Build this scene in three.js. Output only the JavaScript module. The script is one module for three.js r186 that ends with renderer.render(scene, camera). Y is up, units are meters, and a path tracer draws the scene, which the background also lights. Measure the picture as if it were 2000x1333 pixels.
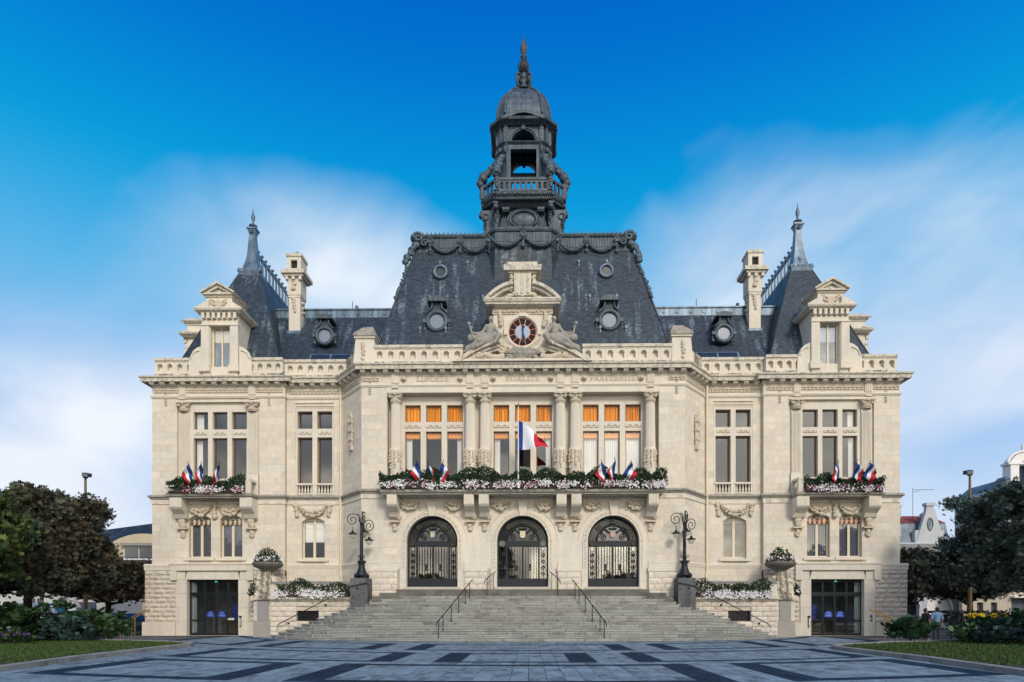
import * as THREE from 'three';
import { mergeGeometries } from 'three/addons/utils/BufferGeometryUtils.js';
import { MarchingCubes } from 'three/addons/objects/MarchingCubes.js';
import { FontLoader } from 'three/addons/loaders/FontLoader.js';
import { TextGeometry } from 'three/addons/geometries/TextGeometry.js';

// ---------------------------------------------------------------- camera, sky, sun, exposure
const scene = new THREE.Scene();
const camera = new THREE.PerspectiveCamera(2 * Math.atan(1300 / 1250) * 180 / Math.PI, 2100 / 2600, 0.5, 3000);
camera.position.set(0.5, 1.65, 43.1);
camera.rotation.y = 0.8 * Math.PI / 180;
camera.setViewOffset(2100, 2600, 31.5, 105, 2000, 1333);   // architectural lens: rising front, verticals stay vertical
camera.updateProjectionMatrix();
const renderer = new THREE.WebGLRenderer({ antialias: true });
renderer.toneMapping = THREE.LinearToneMapping;
renderer.toneMappingExposure = 1.05;
renderer.shadowMap.enabled = true;
const SUN = new THREE.Vector3(0.28, 0.56, 0.82).normalize();
const sun = new THREE.DirectionalLight(0xfff2e2, 1.75);
sun.position.copy(SUN).multiplyScalar(120);
sun.castShadow = true; sun.shadow.radius = 20; sun.shadow.mapSize.set(4096, 4096);
Object.assign(sun.shadow.camera, { left: -60, right: 60, top: 60, bottom: -60, near: 10, far: 300 });
scene.add(sun, sun.target);

function rng(seed) { let s = seed | 0; return () => { s = (s + 0x6d2b79f5) | 0; let t = Math.imul(s ^ (s >>> 15), 1 | s); t = (t + Math.imul(t ^ (t >>> 7), 61 | t)) ^ t; return ((t ^ (t >>> 14)) >>> 0) / 4294967296; }; }
const rand = rng(7);
const rr = (a, b, r = rand) => a + (b - a) * r();
const clamp = (x, a = 0, b = 1) => Math.min(b, Math.max(a, x));
const sm = (x, a, b) => { const t = clamp((x - a) / (b - a)); return t * t * (3 - 2 * t); };
const mix = (a, b, t) => a + (b - a) * t;
function hash(ix, iy, s) { let h = Math.imul(ix, 374761393) ^ Math.imul(iy, 668265263) ^ Math.imul(s, 2147483647 - 77); h = Math.imul(h ^ (h >>> 13), 1274126177); h ^= h >>> 16; h = Math.imul(h, 2246822519); return ((h ^ (h >>> 13)) >>> 0) / 4294967296; }
function vnoise(x, y, px, py, s) {            // periodic value noise
  const ix = Math.floor(x), iy = Math.floor(y), fx = x - ix, fy = y - iy, u = fx * fx * (3 - 2 * fx), v = fy * fy * (3 - 2 * fy);
  const m = (a, p) => ((a % p) + p) % p, x0 = m(ix, px), x1 = m(ix + 1, px), y0 = m(iy, py), y1 = m(iy + 1, py);
  return mix(mix(hash(x0, y0, s), hash(x1, y0, s), u), mix(hash(x0, y1, s), hash(x1, y1, s), u), v);
}
function fbm(u, v, fx, fy, oct, s) { let a = 0.5, t = 0, n = 0; for (let i = 0; i < oct; i++) { t += a * vnoise(u * fx, v * fy, fx, fy, s + i * 17); n += a; a *= 0.55; fx *= 2; fy *= 2; } return t / n; }

// the sky: deep evening blue above, thin white cloud low down and veils drifting up; warm lit cloud round the low sun behind the square
{
  const W = 2048, H = 1024, data = new Float32Array(W * H * 4), D = Math.PI / 180;
  const n2 = (x, y, o, s) => { let a = 0.5, t = 0, n = 0, f = 1; for (let i = 0; i < o; i++) { t += a * vnoise(x * f, y * f, 1 << 20, 1 << 20, s + i * 13); n += a; a *= 0.52; f *= 2.03; } return t / n; };
  const bump = (az, el, a, e, wa, we) => Math.exp(-(((az - a) / wa) ** 2) - (((el - e) / we) ** 2));
  const sunAz = Math.atan2(SUN.x, -SUN.z) / D;
  for (let row = 0; row < H; row++) {
    const up = ((row + 0.5) / H - 0.5) * Math.PI, el = up / D, y = Math.sin(up);
    for (let col = 0; col < W; col++) {
      const ro = ((col + 0.5) / W - 0.5) * 2 * Math.PI, x = Math.cos(ro) * Math.cos(up), z = Math.sin(ro) * Math.cos(up);
      const az = Math.atan2(x, -z) / D, e = Math.max(el, 0);
      const cs = Math.max(0, x * SUN.x + y * SUN.y + z * SUN.z), front = sm(-z / Math.cos(up), -0.5, 0.35);
      // clear air
      const t = 1 - Math.exp(-e / 22), hor = Math.exp(-e / 7);
      let r = mix(0.36, 0.0, sm(e, 8, 33)), g = mix(0.62, 0.125, sm(e, 2, 48)), b = mix(0.86, 0.50, sm(e, 10, 56));
      g += 0.06 * sm(e, 14, 26) * (1 - sm(e, 30, 44)); r += hor * 0.28; g += hor * 0.10;
      const dark = sm(e, 45, 90); r *= 1 - 0.3 * dark; g *= 1 - 0.35 * dark; b *= 1 - 0.25 * dark;
      // cloud
      const wx = az / 16 + 40, wy = e / 9 + 9, warp = n2(wx * 0.7, wy * 0.7, 3, 5) - 0.5;
      const streak = n2(wx * 0.55 + wy * 0.25 + warp * 1.6, wy * 1.15 - wx * 0.22 + warp * 1.2, 5, 31), puff = n2(wx * 1.1 + warp, wy * 1.3 + warp, 5, 57), band = n2(wx * 0.35 + 3, wy * 3.2 + warp * 0.8, 4, 91);
      const s1 = az * 0.9 + e * 0.436, s2 = -az * 0.436 + e * 0.9, fil = n2(s1 / 9 + 30 + warp * 1.6, s2 / 3.4 + 60 + warp * 5, 6, 131);
      let c = 1.35 * bump(az, e, -41, 9, 14, 8.5) + 0.5 * bump(az, e, -33, 17, 7, 4) + 0.95 * bump(az, e, -20, 26.5, 12, 6.5) + 0.45 * bump(az, e, -9, 24, 7, 7) + 0.35 * bump(az, e, -14, 17, 9, 4);
      c += 1.35 * bump(az, e, 31, 19, 15, 11) + 0.62 * bump(az, e, 17, 28, 9, 8);
      const far = sm(Math.abs(az), 42, 62);
      c += far * 0.95 * (1 - sm(e, 16, 50)) + 0.5 * Math.exp(-e / 9);
      c -= 1.0 * bump(az, e, 37, 11.5, 6, 2.4) * sm(band, 0.3, 0.55);
      let d = clamp((c * (0.5 + 0.8 * streak) - 0.26) * 1.0 + (fil - 0.5) * 0.62 * Math.min(c, 1) + (puff - 0.5) * 0.62 * c);
      d = clamp(d + (band - 0.5) * 0.9 * bump(az, e, 40, 10, 9, 6));
      d *= 0.9;
      // cloud colour: white with a lavender grey body, cream towards the sun side
      const lit = sm(puff, 0.3, 0.72), warm = Math.pow(cs, 3) * (1 - front);
      const low = Math.exp(-e / 14) * 0.5, cr = mix(0.62 + low * 0.5, 0.90, lit), cg = mix(0.72 + low * 0.36, 0.93, lit), cb = mix(0.88 + low * 0.16, 0.98, lit);
      const back = 1 - front, dk = mix(1, 0.42 + (0.9 + 1.6 * Math.exp(-e / 16)) * sm(puff * 0.3 + n2(az / 7 + 80 + warp, e / 3.2 + 20 + warp * 2, 5, 173) * 0.7, 0.42, 0.62), back) + back * 4.2 * (0.45 + 0.9 * lit) * Math.exp(-(((az - sunAz) / 20) ** 2) - e / 20);
      let kr = mix(cr, 0.86 * dk, back), kg = mix(cg, 0.83 * dk, back), kb = mix(cb, 0.78 * dk, back);
      const amber = Math.exp(-e / 9) * back; kg *= 1 - 0.12 * amber; kb *= 1 - 0.42 * amber;
      r = mix(r, kr, d); g = mix(g, kg, d); b = mix(b, kb, d);
      // air and cloud glowing round the veiled sun
      const glow = 1.4 * Math.pow(cs, 5) + 0.7 * Math.pow(cs, 20), gl = glow * (0.55 + 0.9 * lit);
      r += gl * 1.0; g += gl * 0.90; b += gl * 0.72;
      const i = (row * W + col) * 4;
      if (el < 0) { const k = Math.exp(el / 6); r = mix(0.16, r, k); g = mix(0.16, g, k); b = mix(0.17, b, k); }
      data[i] = r; data[i + 1] = g; data[i + 2] = b; data[i + 3] = 1;
    }
  }
  const sky = new THREE.DataTexture(data, W, H, THREE.RGBAFormat, THREE.FloatType);
  sky.mapping = THREE.EquirectangularReflectionMapping; sky.magFilter = THREE.LinearFilter; sky.needsUpdate = true;
  scene.background = sky; scene.environment = sky;
}

// ---------------------------------------------------------------- helpers
const up = new THREE.Vector3(0, 1, 0), va = new THREE.Vector3(), vb = new THREE.Vector3(), vc = new THREE.Vector3(), vn = new THREE.Vector3(), vt = new THREE.Vector3(), vs = new THREE.Vector3();
// every geometry leaves here without an index, with uv in metres laid along each face
function fin(g, ou = 0, ov = 0) {
  if (g.index) g = g.toNonIndexed();
  if (!g.attributes.normal) g.computeVertexNormals();
  const p = g.attributes.position, n = p.count, uv = new Float32Array(n * 2);
  for (let i = 0; i < n; i += 3) {
    va.fromBufferAttribute(p, i); vb.fromBufferAttribute(p, i + 1); vc.fromBufferAttribute(p, i + 2);
    vn.copy(vb).sub(va).cross(vs.copy(vc).sub(va)).normalize();
    if (Math.abs(vn.y) > 0.94) { vt.set(1, 0, 0); vs.set(0, 0, 1); } else { vt.copy(up).cross(vn).normalize(); vs.copy(vn).cross(vt); }
    [va, vb, vc].forEach((q, k) => { uv[(i + k) * 2] = q.dot(vt) + ou; uv[(i + k) * 2 + 1] = q.dot(vs) + ov; });
  }
  const o = new THREE.BufferGeometry();
  o.setAttribute('position', new THREE.BufferAttribute(new Float32Array(p.array), 3));
  o.setAttribute('normal', new THREE.BufferAttribute(new Float32Array(g.attributes.normal.array), 3));
  o.setAttribute('uv', new THREE.BufferAttribute(uv, 2));
  return o;
}
const merge = (list) => { const f = list.flat(Infinity).filter(Boolean).map((g) => (g.userData.done ? g : fin(g))); return f.length === 1 ? f[0] : mergeGeometries(f); };
function tint(g, r, gg, b) { const n = g.attributes.position.count, c = new Float32Array(n * 3); for (let i = 0; i < n; i++) { c[i * 3] = r; c[i * 3 + 1] = gg ?? r; c[i * 3 + 2] = b ?? r; } g.setAttribute('color', new THREE.BufferAttribute(c, 3)); return g; }
const taken = new Map();
function numbered(name) { const k = taken.get(name) ?? 0; taken.set(name, k + 1); return k ? name + '_' + String(k).padStart(3, '0') : name; }
function thing(name, label, category, group, pos = [0, 0, 0], turn = 0) {
  const o = new THREE.Group(); o.name = numbered(name); o.position.set(...pos); o.rotation.y = turn;
  o.userData = { label, category }; if (group) o.userData.group = group; scene.add(o); return o;
}
function struct(name, geoms, m) { const o = part(scene, numbered(name), geoms, m); o.userData.kind = 'structure'; return o; }
function part(parent, name, geoms, m, label) {
  const o = new THREE.Mesh(merge([geoms]), m); o.name = name; o.castShadow = o.receiveShadow = true; if (label) o.userData.label = label; parent.add(o); return o;
}
function group(parent, name, label) { const o = new THREE.Group(); o.name = name; if (label) o.userData.label = label; parent.add(o); return o; }
function copy(o, label, pos, turn) { const c = o.clone(); c.name = numbered(o.name.replace(/_\d\d\d$/, '')); c.userData = { ...o.userData }; if (label) c.userData.label = label; if (pos) c.position.set(...pos); if (turn !== undefined) c.rotation.y = turn; scene.add(c); return c; }

// shapes, all in metres
const B = (x0, x1, y0, y1, z0, z1) => { const g = new THREE.BoxGeometry(Math.abs(x1 - x0), Math.abs(y1 - y0), Math.abs(z1 - z0)); g.translate((x0 + x1) / 2, (y0 + y1) / 2, (z0 + z1) / 2); return g; };
const at = (g, x, y, z, rx = 0, ry = 0, rz = 0, s = 1) => { if (s !== 1) Array.isArray(s) ? g.scale(...s) : g.scale(s, s, s); if (rx) g.rotateX(rx); if (rz) g.rotateZ(rz); if (ry) g.rotateY(ry); g.translate(x, y, z); return g; };
const cyl = (r0, r1, h, n = 12, open = false) => new THREE.CylinderGeometry(r1, r0, h, n, 1, open);
const ball = (r, d = 1) => new THREE.IcosahedronGeometry(r, d);
const lathe = (pts, n = 16) => new THREE.LatheGeometry(pts.map(([x, y]) => new THREE.Vector2(x, y)), n);
const ring = (r, t, n = 16, m = 6, arc = Math.PI * 2) => new THREE.TorusGeometry(r, t, m, n, arc);
function bar(a, b, r, n = 6) { const p = new THREE.Vector3(...a), q = new THREE.Vector3(...b), d = q.clone().sub(p), g = new THREE.CylinderGeometry(r, r, d.length(), n); g.applyQuaternion(new THREE.Quaternion().setFromUnitVectors(up, d.normalize())); g.translate((a[0] + b[0]) / 2, (a[1] + b[1]) / 2, (a[2] + b[2]) / 2); return g; }
function tube(pts, r, n = 24, m = 6) { return new THREE.TubeGeometry(new THREE.CatmullRomCurve3(pts.map((p) => new THREE.Vector3(...p))), n, r, m, false); }
const shape = (pts) => new THREE.Shape(pts.map(([x, y]) => new THREE.Vector2(x, y)));
const rect = (x0, x1, y0, y1) => shape([[x0, y0], [x1, y0], [x1, y1], [x0, y1]]);
function archPts(x0, x1, y0, spring, n = 14, rise) {            // an opening with a round or segmental head
  const w = (x1 - x0) / 2, c = (x0 + x1) / 2, h = rise ?? w, Rr = (w * w + h * h) / (2 * h), cy = spring + h - Rr, a0 = Math.asin(clamp(w / Rr, -1, 1)), aa = h > w ? Math.PI - a0 : a0, pts = [[x0, y0], [x1, y0]];
  for (let i = 0; i <= n; i++) { const a = aa - 2 * aa * i / n; pts.push([c + Rr * Math.sin(a), cy + Rr * Math.cos(a)]); }
  return pts;
}
const ext = (sh, d, z = 0, seg = 6) => { const g = new THREE.ExtrudeGeometry(sh, { depth: d, bevelEnabled: false, curveSegments: seg }); g.translate(0, 0, z); return g; };
function plate(outer, holes, d, z) { const s = Array.isArray(outer) ? shape(outer) : outer; for (const h of holes) s.holes.push(new THREE.Path(h.map(([x, y]) => new THREE.Vector2(x, y)))); return ext(s, d, z); }
// sweep a profile [out, y] along a plan path [x, z] (outward = left of travel seen from above with z towards us), mitred
function molding(path, prof, closed = false) {
  const n = path.length, P = [], dir = (a, b) => { const dx = b[0] - a[0], dz = b[1] - a[1], l = Math.hypot(dx, dz); return [-dz / l, dx / l]; };
  const mit = path.map((p, i) => {
    const a = closed || i > 0 ? dir(path[(i + n - 1) % n], p) : null, b = closed || i < n - 1 ? dir(p, path[(i + 1) % n]) : null;
    if (!a) return b; if (!b) return a;
    const k = 1 + a[0] * b[0] + a[1] * b[1]; return [(a[0] + b[0]) / k, (a[1] + b[1]) / k];
  });
  const pt = (i, j) => [path[i][0] + mit[i][0] * prof[j][0], prof[j][1], path[i][1] + mit[i][1] * prof[j][0]];
  const tri = (a, b, c) => P.push(...a, ...b, ...c);
  for (let i = 0; i < (closed ? n : n - 1); i++) { const k = (i + 1) % n; for (let j = 0; j + 1 < prof.length; j++) { const a = pt(i, j), b = pt(k, j), c = pt(k, j + 1), d = pt(i, j + 1); tri(a, b, c); tri(a, c, d); } }
  if (!closed) for (const i of [0, n - 1]) { const f = THREE.ShapeUtils.triangulateShape(prof.map(([o, y]) => new THREE.Vector2(o, y)), []); for (const [a, b, c] of f) i ? tri(pt(i, a), pt(i, b), pt(i, c)) : tri(pt(i, a), pt(i, c), pt(i, b)); }
  const g = new THREE.BufferGeometry(); g.setAttribute('position', new THREE.Float32BufferAttribute(P, 3)); g.computeVertexNormals(); return g;
}
// a solid from stacked plan rings (each ring [[x, z] ...] at height y); caps closed
function loft(rings) {
  const P = [], tri = (a, b, c) => P.push(...a, ...b, ...c), n = rings[0].pts.length, q = (r, i) => [r.pts[i % n][0], r.y, r.pts[i % n][1]];
  for (let k = 0; k + 1 < rings.length; k++) for (let i = 0; i < n; i++) { const a = q(rings[k], i), b = q(rings[k], i + 1), c = q(rings[k + 1], i + 1), d = q(rings[k + 1], i); tri(a, b, c); tri(a, c, d); }
  for (const r of [rings[0], rings[rings.length - 1]]) { const cx = r.pts.reduce((s, p) => s + p[0], 0) / n, cz = r.pts.reduce((s, p) => s + p[1], 0) / n; for (let i = 0; i < n; i++) tri([cx, r.y, cz], ...(r === rings[0] ? [q(r, i + 1), q(r, i)] : [q(r, i), q(r, i + 1)])); }
  const g = new THREE.BufferGeometry(); g.setAttribute('position', new THREE.Float32BufferAttribute(P, 3)); g.computeVertexNormals(); return g;
}
const quad = (x0, x1, z0, z1) => [[x0, z1], [x1, z1], [x1, z0], [x0, z0]];
const octo = (w, c, zc, xc = 0) => [[-w + c, w], [w - c, w], [w, w - c], [w, -w + c], [w - c, -w], [-w + c, -w], [-w, -w + c], [-w, w - c]].map(([x, z]) => [x + xc, z + zc]);
// carved lumps: a run of leaves and fruit along a curve
function carve(pts, r, n, seed = 1, flat = 0.6) {
  const q = rng(seed), c = new THREE.CatmullRomCurve3(pts.map((p) => new THREE.Vector3(...p))), out = [];
  for (let i = 0; i < n; i++) { const p = c.getPoint(n > 1 ? i / (n - 1) : 0.5), k = r * (0.75 + 0.5 * q()); out.push(at(ball(k, 1), p.x + rr(-0.35, 0.35, q) * r, p.y + rr(-0.4, 0.4, q) * r, p.z, 0, 0, q() * 3, [1, 0.62 + 0.3 * q(), flat])); }
  return out;
}
const swag = (x0, x1, y, z, sag, r = 0.09, n = 18, seed = 3) => { const p = []; for (let i = 0; i <= 8; i++) { const t = i / 8; p.push([mix(x0, x1, t), y - sag * 4 * t * (1 - t), z]); } const q = rng(seed), c = new THREE.CatmullRomCurve3(p.map((a) => new THREE.Vector3(...a))), out = []; for (let i = 0; i < n; i++) { const t = i / (n - 1), a = c.getPoint(t), k = r * (0.55 + 0.75 * Math.sin(Math.PI * t)); for (let j = 0; j < 2; j++) out.push(at(ball(k * (0.5 + 0.35 * q()), 0), a.x + (q() - 0.5) * k * 0.7, a.y + (j - 0.5) * k * 1.3 + (q() - 0.5) * k * 0.5, a.z + 0.02 + q() * k * 0.4, q() * 3, q() * 3, 0)); } return out; };
const spiral = (r, t, turns = 1.6, n = 34, flip = 1, m = 6) => { const p = []; for (let i = 0; i <= n; i++) { const k = i / n, a = k * turns * 2 * Math.PI, q = r * (1 - 0.86 * k); p.push([flip * q * Math.cos(a), q * Math.sin(a), 0]); } return tube(p, t, n, m); };
// one continuous body from tapered capsules
function body(bones, cell = 0.03, k = 0.05) {
  const lo = [1e9, 1e9, 1e9], hi = [-1e9, -1e9, -1e9];
  for (const [a, b, ra, rb] of bones) for (let i = 0; i < 3; i++) { lo[i] = Math.min(lo[i], a[i] - ra, b[i] - rb); hi[i] = Math.max(hi[i], a[i] + ra, b[i] + rb); }
  const half = Math.max(hi[0] - lo[0], hi[1] - lo[1], hi[2] - lo[2]) / 2 + 3 * cell, c = lo.map((v, i) => (v + hi[i]) / 2), N = Math.min(96, Math.ceil(2 * half / cell));
  const mc = new MarchingCubes(N, new THREE.MeshBasicMaterial(), false, false, 60000); mc.isolation = 0;
  for (let z = 0; z < N; z++) for (let y = 0; y < N; y++) for (let x = 0; x < N; x++) {
    const p = [x, y, z].map((v, i) => c[i] + ((v - N / 2) / (N / 2)) * half); let d = 1e9;
    for (const [a, b, ra, rb] of bones) {
      const ab = [b[0] - a[0], b[1] - a[1], b[2] - a[2]], ap = [p[0] - a[0], p[1] - a[1], p[2] - a[2]], l2 = ab[0] ** 2 + ab[1] ** 2 + ab[2] ** 2, t = l2 ? clamp((ap[0] * ab[0] + ap[1] * ab[1] + ap[2] * ab[2]) / l2) : 0;
      const e = Math.hypot(ap[0] - ab[0] * t, ap[1] - ab[1] * t, ap[2] - ab[2] * t) - mix(ra, rb, t), h = clamp(0.5 + 0.5 * (d - e) / k); d = d > 1e8 ? e : mix(d, e, h) - k * h * (1 - h);
    }
    mc.field[x + y * N + z * N * N] = -d;
  }
  mc.update();
  const n = mc.count, g = new THREE.BufferGeometry();
  g.setAttribute('position', new THREE.BufferAttribute(mc.positionArray.slice(0, n * 3), 3)); g.setAttribute('normal', new THREE.BufferAttribute(mc.normalArray.slice(0, n * 3), 3));
  g.scale(half, half, half); g.translate(...c); return g;
}
const mirrored = (g) => { g = g.index ? g.toNonIndexed() : g.clone(); const p = g.attributes.position, nn = g.attributes.normal; for (let i = 0; i < p.count; i += 3) for (const a of [p, nn].filter(Boolean)) { for (let k = 0; k < 3; k++) a.setX(i + k, -a.getX(i + k)); const t = [a.getX(i + 1), a.getY(i + 1), a.getZ(i + 1)]; a.setXYZ(i + 1, a.getX(i + 2), a.getY(i + 2), a.getZ(i + 2)); a.setXYZ(i + 2, ...t); } return g; };

// ---------------------------------------------------------------- materials
function tex(n, metres, fn, srgb = true) {
  const data = new Uint8Array(n * n * 4);
  for (let y = 0; y < n; y++) for (let x = 0; x < n; x++) { const c = fn(x / n, y / n), i = (y * n + x) * 4; for (let k = 0; k < 3; k++) data[i + k] = clamp(typeof c === 'number' ? c : c[k]) * 255; data[i + 3] = 255; }
  const t = new THREE.DataTexture(data, n, n); t.wrapS = t.wrapT = THREE.RepeatWrapping; t.magFilter = THREE.LinearFilter; t.minFilter = THREE.LinearMipmapLinearFilter; t.generateMipmaps = true; if (srgb) t.colorSpace = THREE.SRGBColorSpace; t.repeat.set(1 / metres, 1 / metres); t.needsUpdate = true; return t;
}
const mat = (o) => new THREE.MeshStandardMaterial({ roughness: 0.85, ...o });
const rgb = (r, g, b) => new THREE.Color().setRGB(r, g, b);
const stoneTex = tex(512, 5.3, (u, v) => { const a = fbm(u, v, 5, 5, 6, 11), b = fbm(u, v, 40, 40, 3, 23), s = fbm(u, v, 26, 4, 4, 41), c = 0.82 + 0.09 * (a - 0.5) + 0.05 * (b - 0.5) + 0.06 * (s - 0.5), w = sm(a, 0.35, 0.7); return [c * 1.05, c * (1.04 - 0.008 * w), c * (1.02 - 0.022 * w)]; });
const stoneBump = tex(256, 1.7, (u, v) => 0.5 + 0.5 * (fbm(u, v, 24, 24, 4, 71) - 0.5) - 0.25 * sm(fbm(u, v, 30, 30, 3, 88), 0.66, 0.8), false);
const weatherTex = tex(512, 4.1, (u, v) => { const a = fbm(u, v, 14, 12, 5, 111), b = fbm(u, v, 34, 34, 3, 123), s = fbm(u, v, 30, 9, 5, 141), k = sm(a * 0.4 + s * 0.25 + b * 0.35, 0.32, 0.54), c = 0.86 + 0.12 * (b - 0.5); return [mix(0.68, c * 1.01, k), mix(0.69, c, k), mix(0.69, c * 0.97, k)]; });
const stepTex = tex(512, 4.7, (u, v) => { const a = fbm(u, v, 6, 6, 6, 211), b = fbm(u, v, 50, 50, 3, 223), s = sm(fbm(u, v, 9, 9, 5, 241), 0.56, 0.72), c = 0.80 + 0.20 * (a - 0.5) + 0.16 * (b - 0.5) - 0.10 * s; return [c * 0.99, c, c * 0.985]; });
const paveTex = tex(512, 6.1, (u, v) => { const a = fbm(u, v, 7, 7, 6, 311), b = fbm(u, v, 70, 70, 2, 323), s = sm(fbm(u, v, 16, 5, 5, 341), 0.5, 0.7), c = 0.82 + 0.26 * (a - 0.5) + 0.13 * (b - 0.5) - 0.17 * s - 0.22 * sm(fbm(u, v, 60, 60, 2, 359), 0.74, 0.8); return [c, c, c]; });
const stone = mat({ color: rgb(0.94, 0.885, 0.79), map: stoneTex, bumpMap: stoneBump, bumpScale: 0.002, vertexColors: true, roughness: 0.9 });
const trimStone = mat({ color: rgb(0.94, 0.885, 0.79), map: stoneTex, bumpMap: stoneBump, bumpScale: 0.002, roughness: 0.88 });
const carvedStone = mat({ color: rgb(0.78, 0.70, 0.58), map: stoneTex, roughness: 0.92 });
const ledgeStone = mat({ color: rgb(0.84, 0.785, 0.69), map: weatherTex, bumpMap: stoneBump, bumpScale: 0.006, roughness: 0.92 });
const patchTex = tex(512, 3.7, (u, v) => { const a = fbm(u, v, 9, 7, 6, 151), b = fbm(u, v, 46, 46, 3, 163), s = fbm(u, v, 34, 5, 5, 171), k = sm(a * 0.5 + s * 0.3 + b * 0.2, 0.40, 0.56), c = 0.86 + 0.1 * (b - 0.5); return [mix(0.50, c * 1.03, k), mix(0.49, c, k), mix(0.465, c * 0.95, k)]; });
const patchStone = mat({ color: rgb(0.86, 0.80, 0.71), map: patchTex, bumpMap: stoneBump, bumpScale: 0.004, roughness: 0.92 });
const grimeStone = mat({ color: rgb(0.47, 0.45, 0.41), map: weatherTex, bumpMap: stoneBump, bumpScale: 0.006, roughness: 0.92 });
const statueStone = mat({ color: rgb(0.46, 0.44, 0.41), map: weatherTex, roughness: 0.92 });
const jointStone = mat({ color: rgb(0.76, 0.69, 0.58), map: stoneTex, roughness: 0.95 });
const roughTex = tex(512, 2.3, (u, v) => fbm(u, v, 8, 8, 6, 411), false);
const roughStone = mat({ color: rgb(0.86, 0.80, 0.73), map: stoneTex, bumpMap: roughTex, bumpScale: 0.06, vertexColors: true, roughness: 0.93 });
const greyStone = mat({ color: rgb(0.36, 0.36, 0.36), map: weatherTex, bumpMap: stoneBump, bumpScale: 0.006, roughness: 0.9 });
const stepStone = mat({ color: rgb(0.56, 0.555, 0.535), map: stepTex, bumpMap: stoneBump, bumpScale: 0.006, vertexColors: true, roughness: 0.85 });
const paveStone = new THREE.MeshPhysicalMaterial({ color: rgb(0.30, 0.405, 0.465), map: paveTex, bumpMap: stoneBump, bumpScale: 0.003, vertexColors: true, roughness: 0.9, specularIntensity: 0.3 });  // blue base colour: the sky reflected in the paving is painted into it
const slateMap = (kind) => tex(1024, 9.6, (u, v) => {
  const rows = 72, cols = 48, ry = v * rows, row = Math.floor(ry), fy = ry - row, cx = u * cols + (row % 2) * 0.5, cc = ((Math.floor(cx) % cols) + cols) % cols, fx = cx - Math.floor(cx);
  const joint = Math.max(1 - sm(Math.min(fx, 1 - fx), 0.02, 0.08), 1 - sm(fy, 0.03, 0.16));
  if (kind) return 0.85 - 0.5 * fy - 0.5 * joint + 0.15 * hash(cc, row, 9);
  const tone = hash(cc, row, 5), st = fbm(u, v, 40, 5, 6, 511), big = fbm(u, v, 4, 4, 4, 533), pale = sm(st * 0.65 + big * 0.35, 0.50, 0.70), rust = sm(fbm(u, v, 11, 5, 4, 577), 0.6, 0.78);
  let c = 0.235 + 0.13 * (tone - 0.5) + 0.17 * pale * (0.6 + 0.8 * tone); c *= 1 - 0.55 * joint;
  return [c * (0.74 + 0.05 * rust + 0.12 * pale), c * (0.99 + 0.02 * pale), c * (1.2 - 0.04 * rust - 0.10 * pale)];
}, !kind);
const slate = mat({ color: rgb(0.92, 0.92, 0.92), map: slateMap(0), bumpMap: slateMap(1), bumpScale: 0.012, roughness: 0.55 });
const leadTex = tex(256, 3.1, (u, v) => { const a = fbm(u, v, 6, 6, 5, 611), s = fbm(u, v, 20, 3, 4, 633), c = 0.72 + 0.4 * (a - 0.5) + 0.4 * (s - 0.5); return [c * 0.97, c, c * 1.02]; });
const lead = mat({ color: rgb(0.135, 0.185, 0.225), map: leadTex, roughness: 0.55, metalness: 0.15 });
const leadDark = mat({ color: rgb(0.075, 0.10, 0.125), map: leadTex, roughness: 0.6, metalness: 0.1 });
const zinc = mat({ color: rgb(0.24, 0.33, 0.42), map: leadTex, roughness: 0.45, metalness: 0.3 });
const iron = mat({ color: rgb(0.016, 0.019, 0.026), roughness: 0.5, metalness: 0.4 });
const bronze = mat({ color: rgb(0.10, 0.085, 0.055), map: leadTex, roughness: 0.5, metalness: 0.5 });
const cream = mat({ color: rgb(0.70, 0.62, 0.46), roughness: 0.5 });
const brownWood = mat({ color: rgb(0.17, 0.105, 0.06), roughness: 0.5 });
const glass = new THREE.MeshPhysicalMaterial({ color: 0xffffff, transmission: 1, thickness: 0, ior: 2.1, roughness: 0.02, side: THREE.DoubleSide });
const clearGlass = new THREE.MeshPhysicalMaterial({ color: 0xffffff, transmission: 1, thickness: 0, ior: 1.35, roughness: 0.02, side: THREE.DoubleSide });
const roomMat = mat({ color: rgb(0.16, 0.14, 0.12) });
const curtain = mat({ color: rgb(0.78, 0.77, 0.72), roughness: 0.95, side: THREE.DoubleSide });
const curtainGrey = mat({ color: rgb(0.11, 0.12, 0.15), roughness: 0.95, side: THREE.DoubleSide });
const orange = mat({ color: rgb(0.88, 0.36, 0.012), roughness: 0.9, side: THREE.DoubleSide });
const orangeDark = mat({ color: rgb(0.36, 0.13, 0.02), roughness: 0.9, side: THREE.DoubleSide });
const blindCream = mat({ color: rgb(0.62, 0.55, 0.42), roughness: 0.9 });
const white = mat({ color: rgb(0.78, 0.78, 0.76), roughness: 0.7 });
const flagBlue = mat({ color: rgb(0.01, 0.045, 0.24), roughness: 0.85, side: THREE.DoubleSide });
const flagWhite = mat({ color: rgb(0.78, 0.79, 0.82), roughness: 0.85, side: THREE.DoubleSide });
const flagRed = mat({ color: rgb(0.52, 0.012, 0.03), roughness: 0.85, side: THREE.DoubleSide });

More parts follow.
